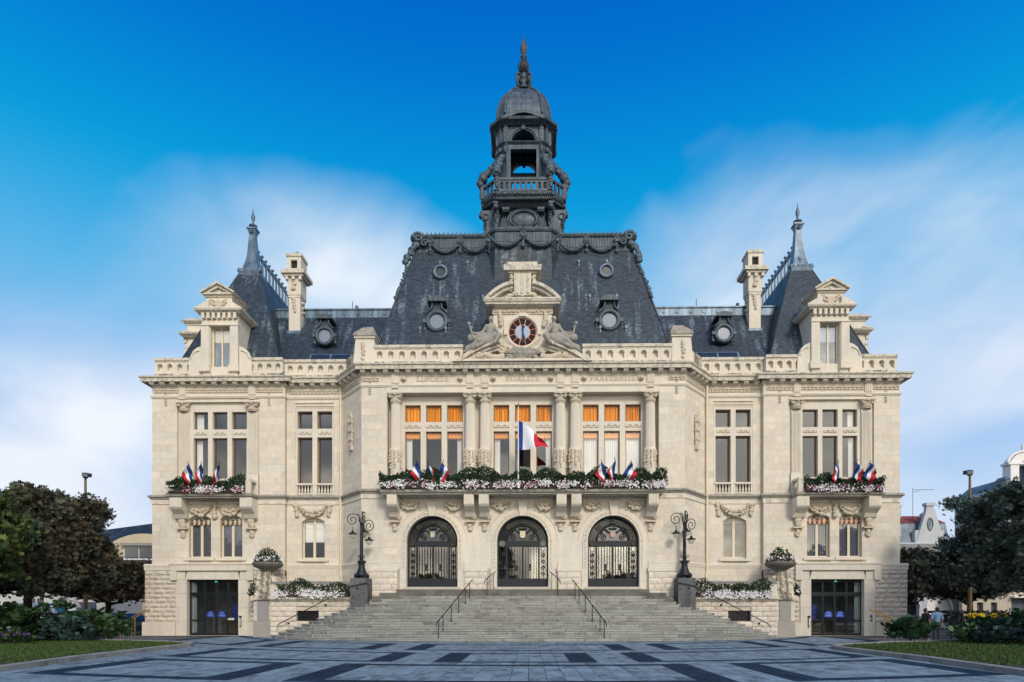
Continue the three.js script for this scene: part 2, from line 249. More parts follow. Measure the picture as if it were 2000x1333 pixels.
// ---------------------------------------------------------------- ground, square, beds
const asphalt = mat({ color: rgb(0.06, 0.062, 0.068), map: paveTex, roughness: 0.9 });
struct('ground', B(-400, 400, -0.5, -0.06, -400, 400), asphalt);
struct('plaza', B(-60, 60, -0.3, -0.034, -1.5, 90), mat({ color: rgb(0.16, 0.16, 0.17), map: paveTex, roughness: 0.9 }));
const plaza = scene.getObjectByName('plaza');
const zr = (x, r) => -10 + Math.sqrt(Math.max(0.01, r * r - x * x));     // the paving follows arcs round the stairs
{
  const RING = [[0, 4.95, -1, 4.05, 21.4, 26.35, 0.5], [6.3, 12.6, 7.2, 11.7, 21.4, 26.35, 0.5], [13.95, 20.25, 14.85, 19.35, 21.4, 26.35, 0.5], [0, 2.7, -1, 1.8, 27.7, 32.5, 0.45], [4.05, 13.05, 4.95, 12.15, 27.7, 32.5, 0.45], [0, 5.4, -1, 4.5, 33.3, 38.5, 0.55], [6.75, 13.05, 7.65, 12.15, 33.3, 38.5, 0.55]];
  const dark = (x, r) => { const a = Math.abs(x); return RING.some(([x0, x1, i0, i1, r0, r1, t]) => a > x0 && a < x1 && r > r0 && r < r1 && !(a > i0 && a < i1 && r > r0 + t && r < r1 - t)); };
  const lines = []; const span = (a, b, n) => { for (let i = 0; i < n; i++) lines.push(mix(a, b, i / n)); };
  span(16.6, 21.4, 5); span(21.4, 21.9, 1); span(21.9, 25.85, 4); span(25.85, 26.35, 1); span(26.35, 27.7, 2); span(27.7, 28.15, 1); span(28.15, 32.05, 4); span(32.05, 32.5, 1); span(32.5, 33.3, 1); span(33.3, 33.85, 1); span(33.85, 37.95, 5); span(37.95, 38.5, 1); span(38.5, 44.5, 7); lines.push(44.5);
  const q = rng(91), j = 0.007, D = 0.03, slabs = [];
  for (let k = 0; k + 1 < lines.length; k++) for (let i = -45; i < 45; i++) {
    const x0 = i * 0.45 + j, x1 = (i + 1) * 0.45 - j, r0 = lines[k] + j, r1 = lines[k + 1] - j, cx = (x0 + x1) / 2, cr = (r0 + r1) / 2, z = zr(cx, cr);
    if (z < -1 || Math.abs(cx) > 15.2 && z > 13.4 || (Math.abs(cx) < 15.9 && z < 2.5 + 6.25 * Math.sqrt(Math.max(0, 1 - (cx / 15.95) ** 2)) - 0.6)) { q(); continue; }
    const dz = rr(-0.0015, 0.0015, q), P = [], c = [[x0, r1], [x1, r1], [x1, r0], [x0, r0]].map(([x, r]) => [x, zr(x, r)]), t = (a) => [a[0], dz, a[1]], b = (a) => [a[0], dz - D, a[1]];
    P.push(...t(c[0]), ...t(c[1]), ...t(c[2]), ...t(c[0]), ...t(c[2]), ...t(c[3]));
    for (let s = 0; s < 4; s++) { const a = c[s], e = c[(s + 1) % 4]; P.push(...b(a), ...b(e), ...t(e), ...b(a), ...t(e), ...t(a)); }
    let g = new THREE.BufferGeometry(); g.setAttribute('position', new THREE.Float32BufferAttribute(P, 3)); g.computeVertexNormals(); g = fin(g, q() * 6, q() * 6); g.userData.done = 1;
    const v = 0.90 + 0.2 * q(), w = q() * 0.03;
    dark(cx, cr) ? tint(g, 0.05 * v, 0.115 * v, 0.20 * v) : tint(g, v, v * (1 + w * 0.3), v * (1 + w));
    const Z = 43.1 - z, px = Math.abs(cx - 0.5) / Z; slabs.push({ g, s: Z < 14.3 || px > 0.82 ? 0 : (1 / Z) ** 3, m: 0 });
  }
  slabs.sort((a, b) => b.s - a.s);
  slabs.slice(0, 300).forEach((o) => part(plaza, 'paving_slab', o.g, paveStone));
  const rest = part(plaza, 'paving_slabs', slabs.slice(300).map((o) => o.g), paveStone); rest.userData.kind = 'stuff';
}
// planted beds behind stone kerbs
const lawnMat = mat({ color: rgb(0.035, 0.075, 0.012), map: tex(256, 3, (u, v) => 0.55 + 0.6 * (fbm(u, v, 8, 8, 6, 701) - 0.5)), roughness: 1 });
const bedL = [[-14.1, 27.5], [-14.17, 25.6], [-14.9, 21.6], [-15.36, 16.4], [-15.5, 13.6], [-16.1, 12.2], [-17.55, 11.1], [-20, 10.0], [-24, 8.6], [-28, 6.6], [-46, 2], [-46, 27.5]];
const bedR = [[13.2, 27.5], [13.32, 26.3], [13.75, 21.7], [13.7, 18.1], [13.75, 15.6], [14.3, 14.0], [15.42, 13.0], [18.45, 11.0], [24, 9.2], [28, 7], [46, 2], [46, 27.5]];
const kerbStone = mat({ color: rgb(0.42, 0.41, 0.40), map: stepTex, roughness: 0.9, side: THREE.DoubleSide });
for (const [bed, flip] of [[bedL, 1], [bedR, -1]]) {
  const s = shape(bed.map(([x, z]) => [x, -z])), g = ext(s, 0.14, 0); g.rotateX(-Math.PI / 2); g.translate(0, -0.05, 0);
  struct('lawn', g, lawnMat);
  const path = bed.slice(0, -1);
  const prof = [[0, -0.05], [0, 0.15], [0.05, 0.165], [0.24, 0.165], [0.26, 0.14], [0.26, -0.05], [0, -0.05]];
  struct('kerb', molding(path, prof.map(([o, y]) => [flip > 0 ? -Math.abs(o) + 0.2 : Math.abs(o) - 0.2, y]), false), kerbStone);
}

// ---------------------------------------------------------------- the town hall
const hall = thing('town_hall', 'cream stone town hall with slate roofs, clock gable and dark lead bell tower', 'town hall');
const ashlar = [], rough = [];
// stone blocks laid in courses on a wall: local frame (u along, y up), o = origin [x, z], a = angle of the wall; holes are rectangles kept free
function courses(list, u0, u1, y0, y1, zf, holes, opt = {}) {
  const { h = 0.455, len = 1.05, deep = 0.05, jt = 0.0025, seed = 1, place, relief = 0 } = opt, q = rng(seed * 131 + 7);
  const n = Math.max(1, Math.round((y1 - y0) / h)), hh = (y1 - y0) / n;
  for (let k = 0; k < n; k++) {
    const a = y0 + k * hh, b = a + hh; let spans = [[u0, u1]];
    for (const [x0, x1, c, d] of holes) if (c < b - 0.02 && d > a + 0.02) spans = spans.flatMap(([p, r]) => (x1 <= p || x0 >= r ? [[p, r]] : [[p, x0], [x1, r]].filter(([s, t]) => t - s > 0.04)));
    for (const [p, r] of spans) {
      const cuts = [p]; let x = Math.floor(p / len) * len + (k % 2 ? len * 0.5 : 0); while (x <= p + 0.22) x += len * (0.85 + 0.3 * q());
      while (x < r - 0.22) { cuts.push(x); x += len * (0.8 + 0.4 * q()); } cuts.push(r);
      for (let i = 0; i + 1 < cuts.length; i++) {
        const x0 = cuts[i] + jt, x1 = cuts[i + 1] - jt, ya = a + jt, yb = b - jt, f = zf + (relief ? 0 : rr(-0.003, 0.003, q)); let g;
        // blocks that an opening cuts in height are trimmed
        let lo = ya, hi = yb; for (const [hx0, hx1, c, d] of holes) if (hx0 < x1 && hx1 > x0 && c < hi && d > lo) { if (d < hi) lo = Math.max(lo, d); else hi = Math.min(hi, c); }
        if (hi - lo < 0.03) continue;
        if (relief) {
          const W = x1 - x0, H = hi - lo, nx = 5, ny = 3, P = [], v = []; for (let yy = 0; yy <= ny; yy++) for (let xx = 0; xx <= nx; xx++) { const e = xx === 0 || xx === nx || yy === 0 || yy === ny; v.push([x0 + W * xx / nx, lo + H * yy / ny, f + (e ? 0 : relief * (0.45 + 0.9 * q()))]); }
          for (let yy = 0; yy < ny; yy++) for (let xx = 0; xx < nx; xx++) { const i0 = yy * (nx + 1) + xx, A = v[i0], Bq = v[i0 + 1], C = v[i0 + nx + 2], E = v[i0 + nx + 1]; P.push(...A, ...Bq, ...C, ...A, ...C, ...E); }
          const cor = [[x0, lo], [x1, lo], [x1, hi], [x0, hi]]; for (let s = 0; s < 4; s++) { const A = cor[s], E = cor[(s + 1) % 4]; P.push(A[0], A[1], f - deep, E[0], E[1], f - deep, E[0], E[1], f, A[0], A[1], f - deep, E[0], E[1], f, A[0], A[1], f); }
          g = new THREE.BufferGeometry(); g.setAttribute('position', new THREE.Float32BufferAttribute(P, 3)); g.computeVertexNormals();
        } else g = B(x0, x1, lo, hi, f - deep, f);
        if (place) place(g);
        g = fin(g, q() * 5, q() * 5); g.userData.done = 1;
        const t = (opt.tone ?? 1) * (0.925 + 0.11 * q()), w = q() * 0.07 - 0.01, pk = q() < 0.16 ? 0.03 : 0; tint(g, t, t * (1 - w * 0.35 - pk), t * (1 - w - pk * 0.6)); list.push({ g, s: (x1 - x0) * (hi - lo), parent: opt.parent });
      }
    }
  }
}
function lay(list, name, m) {                     // the 300 largest stones are parts, the rest one mass
  list.sort((a, b) => b.s - a.s); list.slice(0, 300).forEach((o) => part(o.parent ?? hall, name, o.g, m));
  if (list.length > 300) { const r = part(hall, name + '_mass', list.slice(300).map((o) => o.g), m); r.userData.kind = 'stuff'; }
}
const PATH = [[-25.2, -17], [-25.2, 0], [-16.13, 0], [-16.13, -0.35], [-12.3, -0.35], [-10.4, 2], [10.4, 2], [12.3, -0.35], [16.13, -0.35], [16.13, 0], [25.2, 0], [25.2, -17]];
const inset = (d) => PATH.map(([x, z]) => [x, z]).map((p, i, A) => { const n = A.length, dir = (a, b) => { const l = Math.hypot(b[0] - a[0], b[1] - a[1]); return [-(b[1] - a[1]) / l, (b[0] - a[0]) / l]; }; const a = i ? dir(A[i - 1], p) : null, b = i < n - 1 ? dir(p, A[i + 1]) : null; if (!a || !b) { const m = a ?? b; return [p[0] + m[0] * d, p[1] + m[1] * d]; } const k = 1 + a[0] * b[0] + a[1] * b[1]; return [p[0] + (a[0] + b[0]) / k * d, p[1] + (a[1] + b[1]) / k * d]; });

// windows ----------------------------------------------------------------
function pleat(x0, x1, y0, y1, z, amp = 0.02, waves = 5, scallop = 0, n = 40) {
  const P = []; const zz = (t) => z + amp * Math.sin(t * waves * 6.283) + amp * 0.4 * Math.sin(t * waves * 14 + 1);
  for (let i = 0; i < n; i++) { const t = i / n, s = (i + 1) / n, a = mix(x0, x1, t), b = mix(x0, x1, s), ya = y0 + scallop * Math.abs(Math.sin(t * waves * 3.14)), yb = y0 + scallop * Math.abs(Math.sin(s * waves * 3.14)); P.push(a, ya, zz(t), b, yb, zz(s), b, y1, zz(s), a, ya, zz(t), b, y1, zz(s), a, y1, zz(t)); }
  const g = new THREE.BufferGeometry(); g.setAttribute('position', new THREE.Float32BufferAttribute(P, 3)); g.computeVertexNormals(); return g;
}
// one light: frame, one or two panes; head > 0 gives a segmental top
function light(x0, x1, y0, y1, z, { leaves = 1, m = cream, fw = 0.06, head = 0, parent = hall, label, gl = glass } = {}) {
  const w = group(parent, 'window', label), d = 0.08, xm = (x0 + x1) / 2;
  const outer = head ? archPts(x0, x1, y0, y1 - head, 10, head) : [[x0, y0], [x1, y0], [x1, y1], [x0, y1]];
  const holes = [], pane = [];
  for (let i = 0; i < leaves; i++) { const a = mix(x0, x1, i / leaves) + (i ? fw * 0.9 : fw), b = mix(x0, x1, (i + 1) / leaves) - (i < leaves - 1 ? fw * 0.9 : fw); const top = head ? y1 - head * 1.05 : y1 - fw; holes.push(head ? (i === 0 && leaves === 2 ? [[a, y0 + fw], [b, y0 + fw], [b, y1 - fw - 0.02], [mix(a, b, 0.5), y1 - fw - head * 0.32], [a, top]] : leaves === 2 ? [[a, y0 + fw], [b, y0 + fw], [b, top], [mix(a, b, 0.5), y1 - fw - head * 0.32], [a, y1 - fw - 0.02]] : [[a, y0 + fw], [b, y0 + fw], [b, top], [a, top]]) : [[a, y0 + fw], [b, y0 + fw], [b, top], [a, top]]); pane.push([a, b, top]); }
  part(w, 'frame', plate(outer, holes, d, z - d / 2), m);
  holes.forEach((h) => { const g = new THREE.ShapeGeometry(shape(h)); g.translate(0, 0, z - 0.01); part(w, 'pane', g, gl); });
  return w;
}

for (const s of [-1, 1]) {
  const X = (a, b) => (s < 0 ? [-b, -a] : [a, b]);                      // spans given by distance from the middle
  const side = s < 0 ? 'left' : 'right';
  // ---- pavilion
  const lw = [X(21.19, 22.67), X(19.05, 20.53)], pan = X(17.85, 23.48), door = X(19.22, 22.73);
  const back = [[pan[0], 9.56], [pan[1], 9.56], [pan[1], 15.88], [pan[0], 15.88]];
  const [wx0, wx1] = X(16.13, 25.2), pw = group(hall, 'pavilion_wall');
  part(pw, 'wall_core', plate(rect(wx0, wx1, 0, 17.1), [back, ...lw.map(([a, b]) => archPts(a, b, 5.3, 7.95, 10, 0.24)), [[door[0], 0.02], [door[1], 0.02], [door[1], 3.8], [door[0], 3.8]]], 0.55, -0.59), jointStone);
  courses(ashlar, wx0, wx1, 4.86, 16.1, 0, [[pan[0], pan[1], 8.95, 15.9], ...lw.map(([a, b]) => [a - 0.02, b + 0.02, 5.28, 8.26])], { seed: 3 + s, parent: pw });
  for (const [a, b] of lw) {
    part(pw, 'sill', B(a - 0.3, b + 0.3, 5.1, 5.27, -0.3, 0.12), trimStone);
    const w = light(a, b, 5.3, 8.18, -0.32, { leaves: 2, fw: 0.09, head: 0.24 });
    const st = [];
    const k = 9; for (let i = 0; i < k; i++) { const g = pleat(mix(a + 0.03, b - 0.03, i / k), mix(a + 0.03, b - 0.03, (i + 1) / k), 7.5, 7.9, -0.22 + 0.004 * (i % 2), 0.006, 0.5, 0.05, 6); st.push([g, i % 2]); }
    const bl = group(w, 'striped_awning'); part(bl, 'stripe', st.filter((e) => e[1]).map((e) => e[0]), blindCream); part(bl, 'stripe', st.filter((e) => !e[1]).map((e) => e[0]), mat({ color: rgb(s < 0 ? 0.16 : 0.36, s < 0 ? 0.09 : 0.07, s < 0 ? 0.06 : 0.03), side: THREE.DoubleSide }));
    part(w, 'curtain', pleat(a + 0.08, b - 0.08, 5.35, 7.7, -0.42, 0.02, 9), curtainGrey);
  }
  // voussoir fillers above the segmental heads
  for (const [a, b] of lw) part(pw, 'lintel_stone', plate([[a - 0.02, 7.72], [b + 0.02, 7.72], [b + 0.02, 8.27], [a - 0.02, 8.27]], [archPts(a + 0.001, b - 0.001, 7.73, 7.95, 10, 0.24)], 0.05, -0.05), trimStone);
  // rock-faced base with battered corners, entrance surround
  const [dx0, dx1] = [door[0] - 0.72, door[1] + 0.72];
  const bx0 = s < 0 ? -25.62 : wx0, bx1 = s < 0 ? wx1 : 25.62;
  const base = group(hall, 'rock_faced_base');
  part(base, 'base_core', B(bx0, dx0, 0, 4.4, -1.2, 0.12), jointStone); part(base, 'base_core', B(dx1, bx1, 0, 4.4, -1.2, 0.12), jointStone);
  courses(rough, bx0, dx0 - 0.02, 0.95, 4.4, 0.14, [], { h: 0.31, len: 0.78, deep: 0.1, jt: 0.014, relief: 0.065, seed: 21 + s, parent: base, tone: 1.0 });
  courses(rough, dx1 + 0.02, bx1, 0.95, 4.4, 0.14, [], { h: 0.31, len: 0.78, deep: 0.1, jt: 0.014, relief: 0.065, seed: 41 + s, parent: base, tone: 1.0 });
  courses(ashlar, bx0 - (s < 0 ? 0.12 : 0), dx0 - 0.02, 0, 0.93, 0.26, [], { h: 0.93, len: 1.1, deep: 0.3, seed: 61 + s, parent: base });
  courses(ashlar, dx1 + 0.02, bx1 + (s > 0 ? 0.12 : 0), 0, 0.93, 0.26, [], { h: 0.93, len: 1.1, deep: 0.3, seed: 81 + s, parent: base });
  part(base, 'base_coping', molding(s < 0 ? [[-25.62, -8], [-25.62, 0.14], [-23.9, 0.14]] : [[23.9, 0.14], [25.62, 0.14], [25.62, -8]], [[-0.6, 4.86], [0.02, 4.86], [0.06, 4.76], [0.03, 4.6], [0.03, 4.42], [-0.6, 4.42]]), trimStone);
  part(base, 'base_coping', molding(s < 0 ? [[-18.35, 0.14], [-16.1, 0.14]] : [[16.1, 0.14], [18.35, 0.14]], [[-0.6, 4.86], [0.02, 4.86], [0.06, 4.76], [0.03, 4.6], [0.03, 4.42], [-0.6, 4.42]]), trimStone);
  const es = group(hall, 'entrance_surround');
  for (const [a, b] of [[dx0, door[0]], [door[1], dx1]]) [[0, 0.95], [0.95, 1.9], [1.9, 2.85], [2.85, 3.8]].forEach(([c, d], i) => part(es, 'jamb_stone', B(a + 0.004, b - 0.004, c + 0.006, d - 0.006, -0.5, 0.2 + 0.004 * (i % 2)), trimStone));
  part(es, 'lintel', [plate([[door[0] - 0.1, 3.806], [door[1] + 0.1, 3.806], [door[1] - 0.06, 4.38], [door[0] + 0.06, 4.38]], [], 0.7, -0.5), B(dx0 + 0.01, door[0] - 0.11, 3.806, 4.38, -0.5, 0.19), B(door[1] + 0.11, dx1 - 0.01, 3.806, 4.38, -0.5, 0.19)], trimStone);
  part(es, 'hood', [B(dx0 - 0.35, dx1 + 0.35, 4.40, 4.86, -0.3, 0.34), B(dx0 - 0.35, dx0 + 0.1, 3.75, 4.396, 0.14, 0.33), B(dx1 - 0.1, dx1 + 0.35, 3.75, 4.396, 0.14, 0.33), B(dx0 - 0.4, dx1 + 0.4, 4.8, 4.9, -0.2, 0.39)], trimStone);
  // glazed entrance with its lobby
  const en = group(hall, 'entrance_door', side + ' glazed entrance in dark frame'), dz = -0.28, dark = mat({ color: rgb(0.012, 0.018, 0.024), roughness: 0.4, metalness: 0.3 });
  const V = [door[0], door[0] + 0.98, door[0] + 1.78, door[0] + 2.56, door[1]]; const vv = s < 0 ? V : [door[0], door[1] - 2.56, door[1] - 1.78, door[1] - 0.98, door[1]];
  part(en, 'frame', [B(door[0], door[1], 3.62, 3.8, dz - 0.06, dz + 0.06), B(door[0], door[1], 2.7, 2.95, dz - 0.07, dz + 0.07), B(door[0], door[1], 0.02, 0.16, dz - 0.06, dz + 0.06), ...vv.map((x, i) => B(x - (i && i < 4 ? 0.05 : 0), x + (i === 4 ? 0 : 0.07), 0.02, 3.8, dz - 0.065, dz + 0.065)), B(door[0], vv[1], 1.02, 1.1, dz - 0.05, dz + 0.05), B(vv[3], door[1], 1.02, 1.1, dz - 0.05, dz + 0.05)], dark);
  for (let i = 0; i < 4; i++) { part(en, 'pane', B(vv[i] + 0.07, vv[i + 1] - 0.05, 0.16, 2.7, dz - 0.006, dz + 0.006), glass); part(en, 'transom_pane', B(vv[i] + 0.07, vv[i + 1] - 0.05, 2.95, 3.62, dz - 0.006, dz + 0.006), glass); }
  const lob = mat({ color: rgb(0.24, 0.26, 0.28), roughness: 0.8 });
  part(en, 'lobby', [B(door[0] - 0.3, door[1] + 0.3, -0.05, 0.015, -4, -0.55), B(door[0] - 0.3, door[1] + 0.3, 3.82, 3.9, -4, -0.55), B(door[0] - 0.38, door[0] - 0.3, 0, 3.9, -4, -0.55), B(door[1] + 0.3, door[1] + 0.38, 0, 3.9, -4, -0.55), B(door[0] - 0.38, door[1] + 0.38, 0, 3.9, -4.1, -4)], lob);
  part(en, 'side_blind', s < 0 ? pleat(door[0] + 0.08, door[0] + 0.38, 0.2, 3.6, dz - 0.12, 0.015, 3) : pleat(door[1] - 0.36, door[1] - 0.08, 0.2, 3.6, dz - 0.12, 0.015, 3), mat({ color: rgb(0.30, 0.38, 0.38), side: THREE.DoubleSide }));
  part(en, 'reception_desk', [B(door[0] + 0.8, door[1] - 0.4, 0.02, 0.95, -3.6, -3.1), B(door[0] + 0.7, door[1] - 0.3, 0.95, 1.0, -3.7, -3.0)], mat({ color: rgb(0.12, 0.10, 0.08) }));
  const px = s < 0 ? door[1] - 0.5 : door[0] + 0.5; part(en, 'info_panel', B(px - 0.36, px + 0.36, 1.15, 2.1, dz - 0.5, dz - 0.46), mat({ color: rgb(0.01, 0.03, 0.22), roughness: 0.5 }));
  const exitSign = group(en, 'exit_sign', 'green lit exit sign above the doors'); const xs = (door[0] + door[1]) / 2 + 0.05;
  part(exitSign, 'sign_face', [at(ring(0.05, 0.014, 10, 4), xs, 3.70, dz + 0.075), B(xs - 0.13, xs + 0.13, 3.63, 3.655, dz + 0.065, dz + 0.08), B(xs - 0.02, xs + 0.02, 3.645, 3.75, dz + 0.065, dz + 0.085)], mat({ color: rgb(0.1, 0.5, 0.3), emissive: rgb(0.1, 0.6, 0.35), emissiveIntensity: 0.7 }));
  for (const i of [1, 2]) {                                              // blue door stickers: a columned house over two bars
    const cx = (vv[s < 0 ? i : i] + vv[i + 1]) / 2 + 0.01, z0 = dz + 0.009, st = group(en, 'door_sticker', 'round-topped blue sticker with a small pale building emblem');
    part(st, 'blue_ground', ext(shape(archPts(cx - 0.27, cx + 0.27, 1.26, 1.46, 10, 0.22)), 0.004, z0), mat({ color: rgb(0.008, 0.05, 0.42), roughness: 0.4 }));
    part(st, 'emblem', [B(cx - 0.11, cx + 0.11, 1.58, 1.6, z0 + 0.005, z0 + 0.008), B(cx - 0.11, cx - 0.09, 1.46, 1.58, z0 + 0.005, z0 + 0.008), B(cx + 0.09, cx + 0.11, 1.46, 1.58, z0 + 0.005, z0 + 0.008), B(cx - 0.02, cx + 0.0, 1.48, 1.56, z0 + 0.005, z0 + 0.008), B(cx + 0.035, cx + 0.05, 1.48, 1.56, z0 + 0.005, z0 + 0.008), B(cx - 0.17, cx - 0.14, 1.5, 1.52, z0 + 0.005, z0 + 0.008), B(cx + 0.14, cx + 0.17, 1.5, 1.52, z0 + 0.005, z0 + 0.008), B(cx - 0.16, cx + 0.16, 1.40, 1.425, z0 + 0.005, z0 + 0.008), B(cx - 0.22, cx + 0.22, 1.33, 1.36, z0 + 0.005, z0 + 0.008)], mat({ color: rgb(0.35, 0.5, 0.85), roughness: 0.5 }));
  }
  if (s < 0) {                                                           // roller grille in front of the left doors
    const w = []; for (let i = 0; i < 34; i++) { const y = 0.16 + i * 0.104; const p = []; const n = 36; for (let k = 0; k <= n; k++) p.push([mix(door[0] + 0.03, door[1] - 0.03, k / n), y + ((k + i) % 2 ? 0.045 : -0.045), dz + 0.19]); for (let k = 0; k < n; k++) w.push(bar(p[k], p[k + 1], 0.006, 3)); }
    const gr = part(en, 'roller_grille', w, mat({ color: rgb(0.05, 0.055, 0.06), roughness: 0.5, metalness: 0.6 })); gr.userData.kind = 'stuff'; gr.userData.label = 'diamond mesh of the lowered roller grille';
    part(en, 'notice', B(door[0] + 2.62, door[0] + 3.05, 1.06, 1.2, dz + 0.07, dz + 0.078), white);
  }
  part(es, 'door_handle_lamp', [B(...(s < 0 ? [door[1] + 0.1, door[1] + 0.22] : [door[0] - 0.22, door[0] - 0.1]), 0.62, 1.32, 0.204, 0.28), B(...(s < 0 ? [door[1] + 0.08, door[1] + 0.24] : [door[0] - 0.24, door[0] - 0.08]), 1.3, 1.36, 0.204, 0.3)], iron);
  part(es, 'light_strip', B(...(s < 0 ? [door[1] + 0.13, door[1] + 0.19] : [door[0] - 0.19, door[0] - 0.13]), 0.66, 1.2, 0.282, 0.292), white);
  if (s > 0) part(es, 'intercom', [B(23.12, 23.26, 1.2, 1.42, 0.204, 0.225), B(23.12, 23.26, 0.98, 1.12, 0.204, 0.225)], zinc);

  // ---- upper floor panel: pilasters, six lights
  const cols = [[21.45, 22.45], [20.12, 21.14], [18.79, 19.82]].map(([a, b]) => X(a, b));
  const holes = cols.flatMap(([a, b]) => [[[a, 14.04], [b, 14.04], [b, 15.23], [a, 15.23]], [[a, 9.6], [b, 9.6], [b, 13.45], [a, 13.45]]]);
  const wp = group(hall, 'window_bay'); part(wp, 'stone_mullions', plate(rect(pan[0], pan[1], 9.56, 15.88), holes, 0.35, -0.50), trimStone);
  for (const [a, b] of cols) {
    light(a, b, 14.04, 15.23, -0.42, { m: brownWood, fw: 0.055 }); light(a, b, 9.6, 13.45, -0.42, { m: brownWood, fw: 0.065 });
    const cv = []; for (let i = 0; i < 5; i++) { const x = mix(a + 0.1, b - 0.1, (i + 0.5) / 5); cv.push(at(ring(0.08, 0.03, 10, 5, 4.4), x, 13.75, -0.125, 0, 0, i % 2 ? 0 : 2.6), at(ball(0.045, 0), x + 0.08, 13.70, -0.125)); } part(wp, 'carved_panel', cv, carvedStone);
  }
  part(hall, 'curtain', [s < 0 ? pleat(cols[0][0] + 0.02, cols[0][0] + 0.42, 9.7, 13.4, -0.6, 0.03, 4) : pleat(cols[0][1] - 0.4, cols[0][1], 9.7, 13.4, -0.6, 0.03, 4), s < 0 ? pleat(cols[2][1] - 0.22, cols[2][1], 9.7, 13.4, -0.6, 0.03, 3) : pleat(cols[0][1] - 0.45, cols[0][1], 14.05, 15.2, -0.6, 0.03, 3), s < 0 ? pleat(cols[0][0] + 0.02, cols[0][0] + 0.5, 14.05, 15.2, -0.6, 0.03, 3) : null], curtain);
  for (const [a, b] of [X(22.66, 23.34), X(17.99, 18.67)]) {
    const p = group(hall, 'pilaster'), g = [], xm = (a + b) / 2; for (let i = 0; i < 7; i++) g.push(B(a + 0.03 + i * 0.092, a + 0.03 + i * 0.092 + 0.055, 11.0, 15.0, -0.12, 0.0));
    part(p, 'shaft', [B(a, b, 10.95, 15.2, -0.3, -0.045), g], trimStone); part(p, 'base', [B(a - 0.06, b + 0.06, 10.5, 10.82, -0.3, 0.07), B(a - 0.03, b + 0.03, 10.82, 10.95, -0.3, 0.04), B(a - 0.06, b + 0.06, 9.56, 10.5, -0.3, 0.05)], trimStone);
    part(p, 'capital', capital(xm, 15.2, -0.12, 0.36, 0.62, 0.22), carvedStone);
  }
  part(hall, 'shadow_moulding', B(pan[0] - 0.02, pan[1] + 0.02, 15.84, 15.98, -0.5, 0.06), trimStone);
  // ---- recessed bay
  const rb = X(12.3, 16.13), rc = [X(14.38, 15.4), X(13.02, 14.05)], lowr = X(13.54, 15.09), rw = group(hall, 'recessed_wall'), zr0 = -0.35;
  const rh = [...rc.flatMap(([a, b]) => [[[a, 14.12], [b, 14.12], [b, 15.31], [a, 15.31]], [[a, 9.7], [b, 9.7], [b, 13.53], [a, 13.53]]])];
  part(rw, 'wall_core', plate(rect(rb[0], rb[1], 0, 17.1), [...rh, archPts(lowr[0], lowr[1], 5.25, 7.78, 10, 0.26)], 0.5, zr0 - 0.54), jointStone);
  courses(ashlar, rb[0], rb[1], 4.86, 16.1, zr0, [[Math.min(rc[0][0], rc[1][0]) - 0.12, Math.max(rc[0][1], rc[1][1]) + 0.12, 9.55, 15.45], [lowr[0] - 0.02, lowr[1] + 0.02, 5.2, 8.1]], { seed: 101 + s, parent: rw });
  courses(ashlar, rb[0], rb[1], 2.4, 4.5, zr0 + 0.06, [], { seed: 111 + s, parent: rw, h: 0.42, len: 1.2, deep: 0.1 });
  part(rw, 'stone_mullions', plate(rect(Math.min(rc[0][0], rc[1][0]) - 0.11, Math.max(rc[0][1], rc[1][1]) + 0.11, 9.56, 15.44), rh, 0.05, zr0 - 0.05), trimStone);
  part(rw, 'lintel_stone', plate([[lowr[0] - 0.015, 7.6], [lowr[1] + 0.015, 7.6], [lowr[1] + 0.015, 8.09], [lowr[0] - 0.015, 8.09]], [archPts(lowr[0] + 0.001, lowr[1] - 0.001, 7.61, 7.78, 10, 0.26)], 0.05, zr0 - 0.05), trimStone);
  part(rw, 'sill', B(lowr[0] - 0.3, lowr[1] + 0.3, 5.05, 5.22, zr0 - 0.3, zr0 + 0.12), trimStone);
  part(rw, 'hood_mould', B(Math.min(rc[0][0], rc[1][0]) - 0.12, Math.max(rc[0][1], rc[1][1]) + 0.12, 15.84, 15.93, zr0, zr0 + 0.08), trimStone);
  const lr = light(lowr[0], lowr[1], 5.25, 8.04, zr0 - 0.3, { leaves: 2, fw: 0.09, head: 0.26 });
  if (s < 0) part(lr, 'roller_blind', B(lowr[0] + 0.1, lowr[1] - 0.1, 6.4, 7.75, zr0 - 0.42, zr0 - 0.41), curtain);
  for (const [a, b] of rc) {
    light(a, b, 14.12, 15.31, zr0 - 0.36, { m: brownWood, fw: 0.055 }); light(a, b, 10.36, 13.53, zr0 - 0.36, { m: brownWood, fw: 0.06 });
    const cv = []; for (let i = 0; i < 5; i++) { const x = mix(a + 0.1, b - 0.1, (i + 0.5) / 5); cv.push(at(ring(0.08, 0.03, 10, 5, 4.4), x, 13.83, zr0 + 0.025, 0, 0, i % 2 ? 0 : 2.6), at(ball(0.045, 0), x + 0.08, 13.78, zr0 + 0.025)); } part(rw, 'carved_panel', cv, carvedStone);
    const bal = group(hall, 'window_balustrade'); part(bal, 'rail', [B(a - 0.06, b + 0.06, 10.26, 10.38, zr0 - 0.2, zr0 + 0.08), B(a - 0.04, b + 0.04, 9.62, 9.7, zr0 - 0.2, zr0 + 0.05)], trimStone);
    part(bal, 'back', B(a, b, 9.6, 10.36, zr0 - 0.42, zr0 - 0.36), brownWood);
    for (let i = 0; i < 5; i++) part(bal, 'baluster', at(baluster(0.56, 0.075), mix(a, b, (i + 0.5) / 5), 9.7, zr0 - 0.07), trimStone);
  }
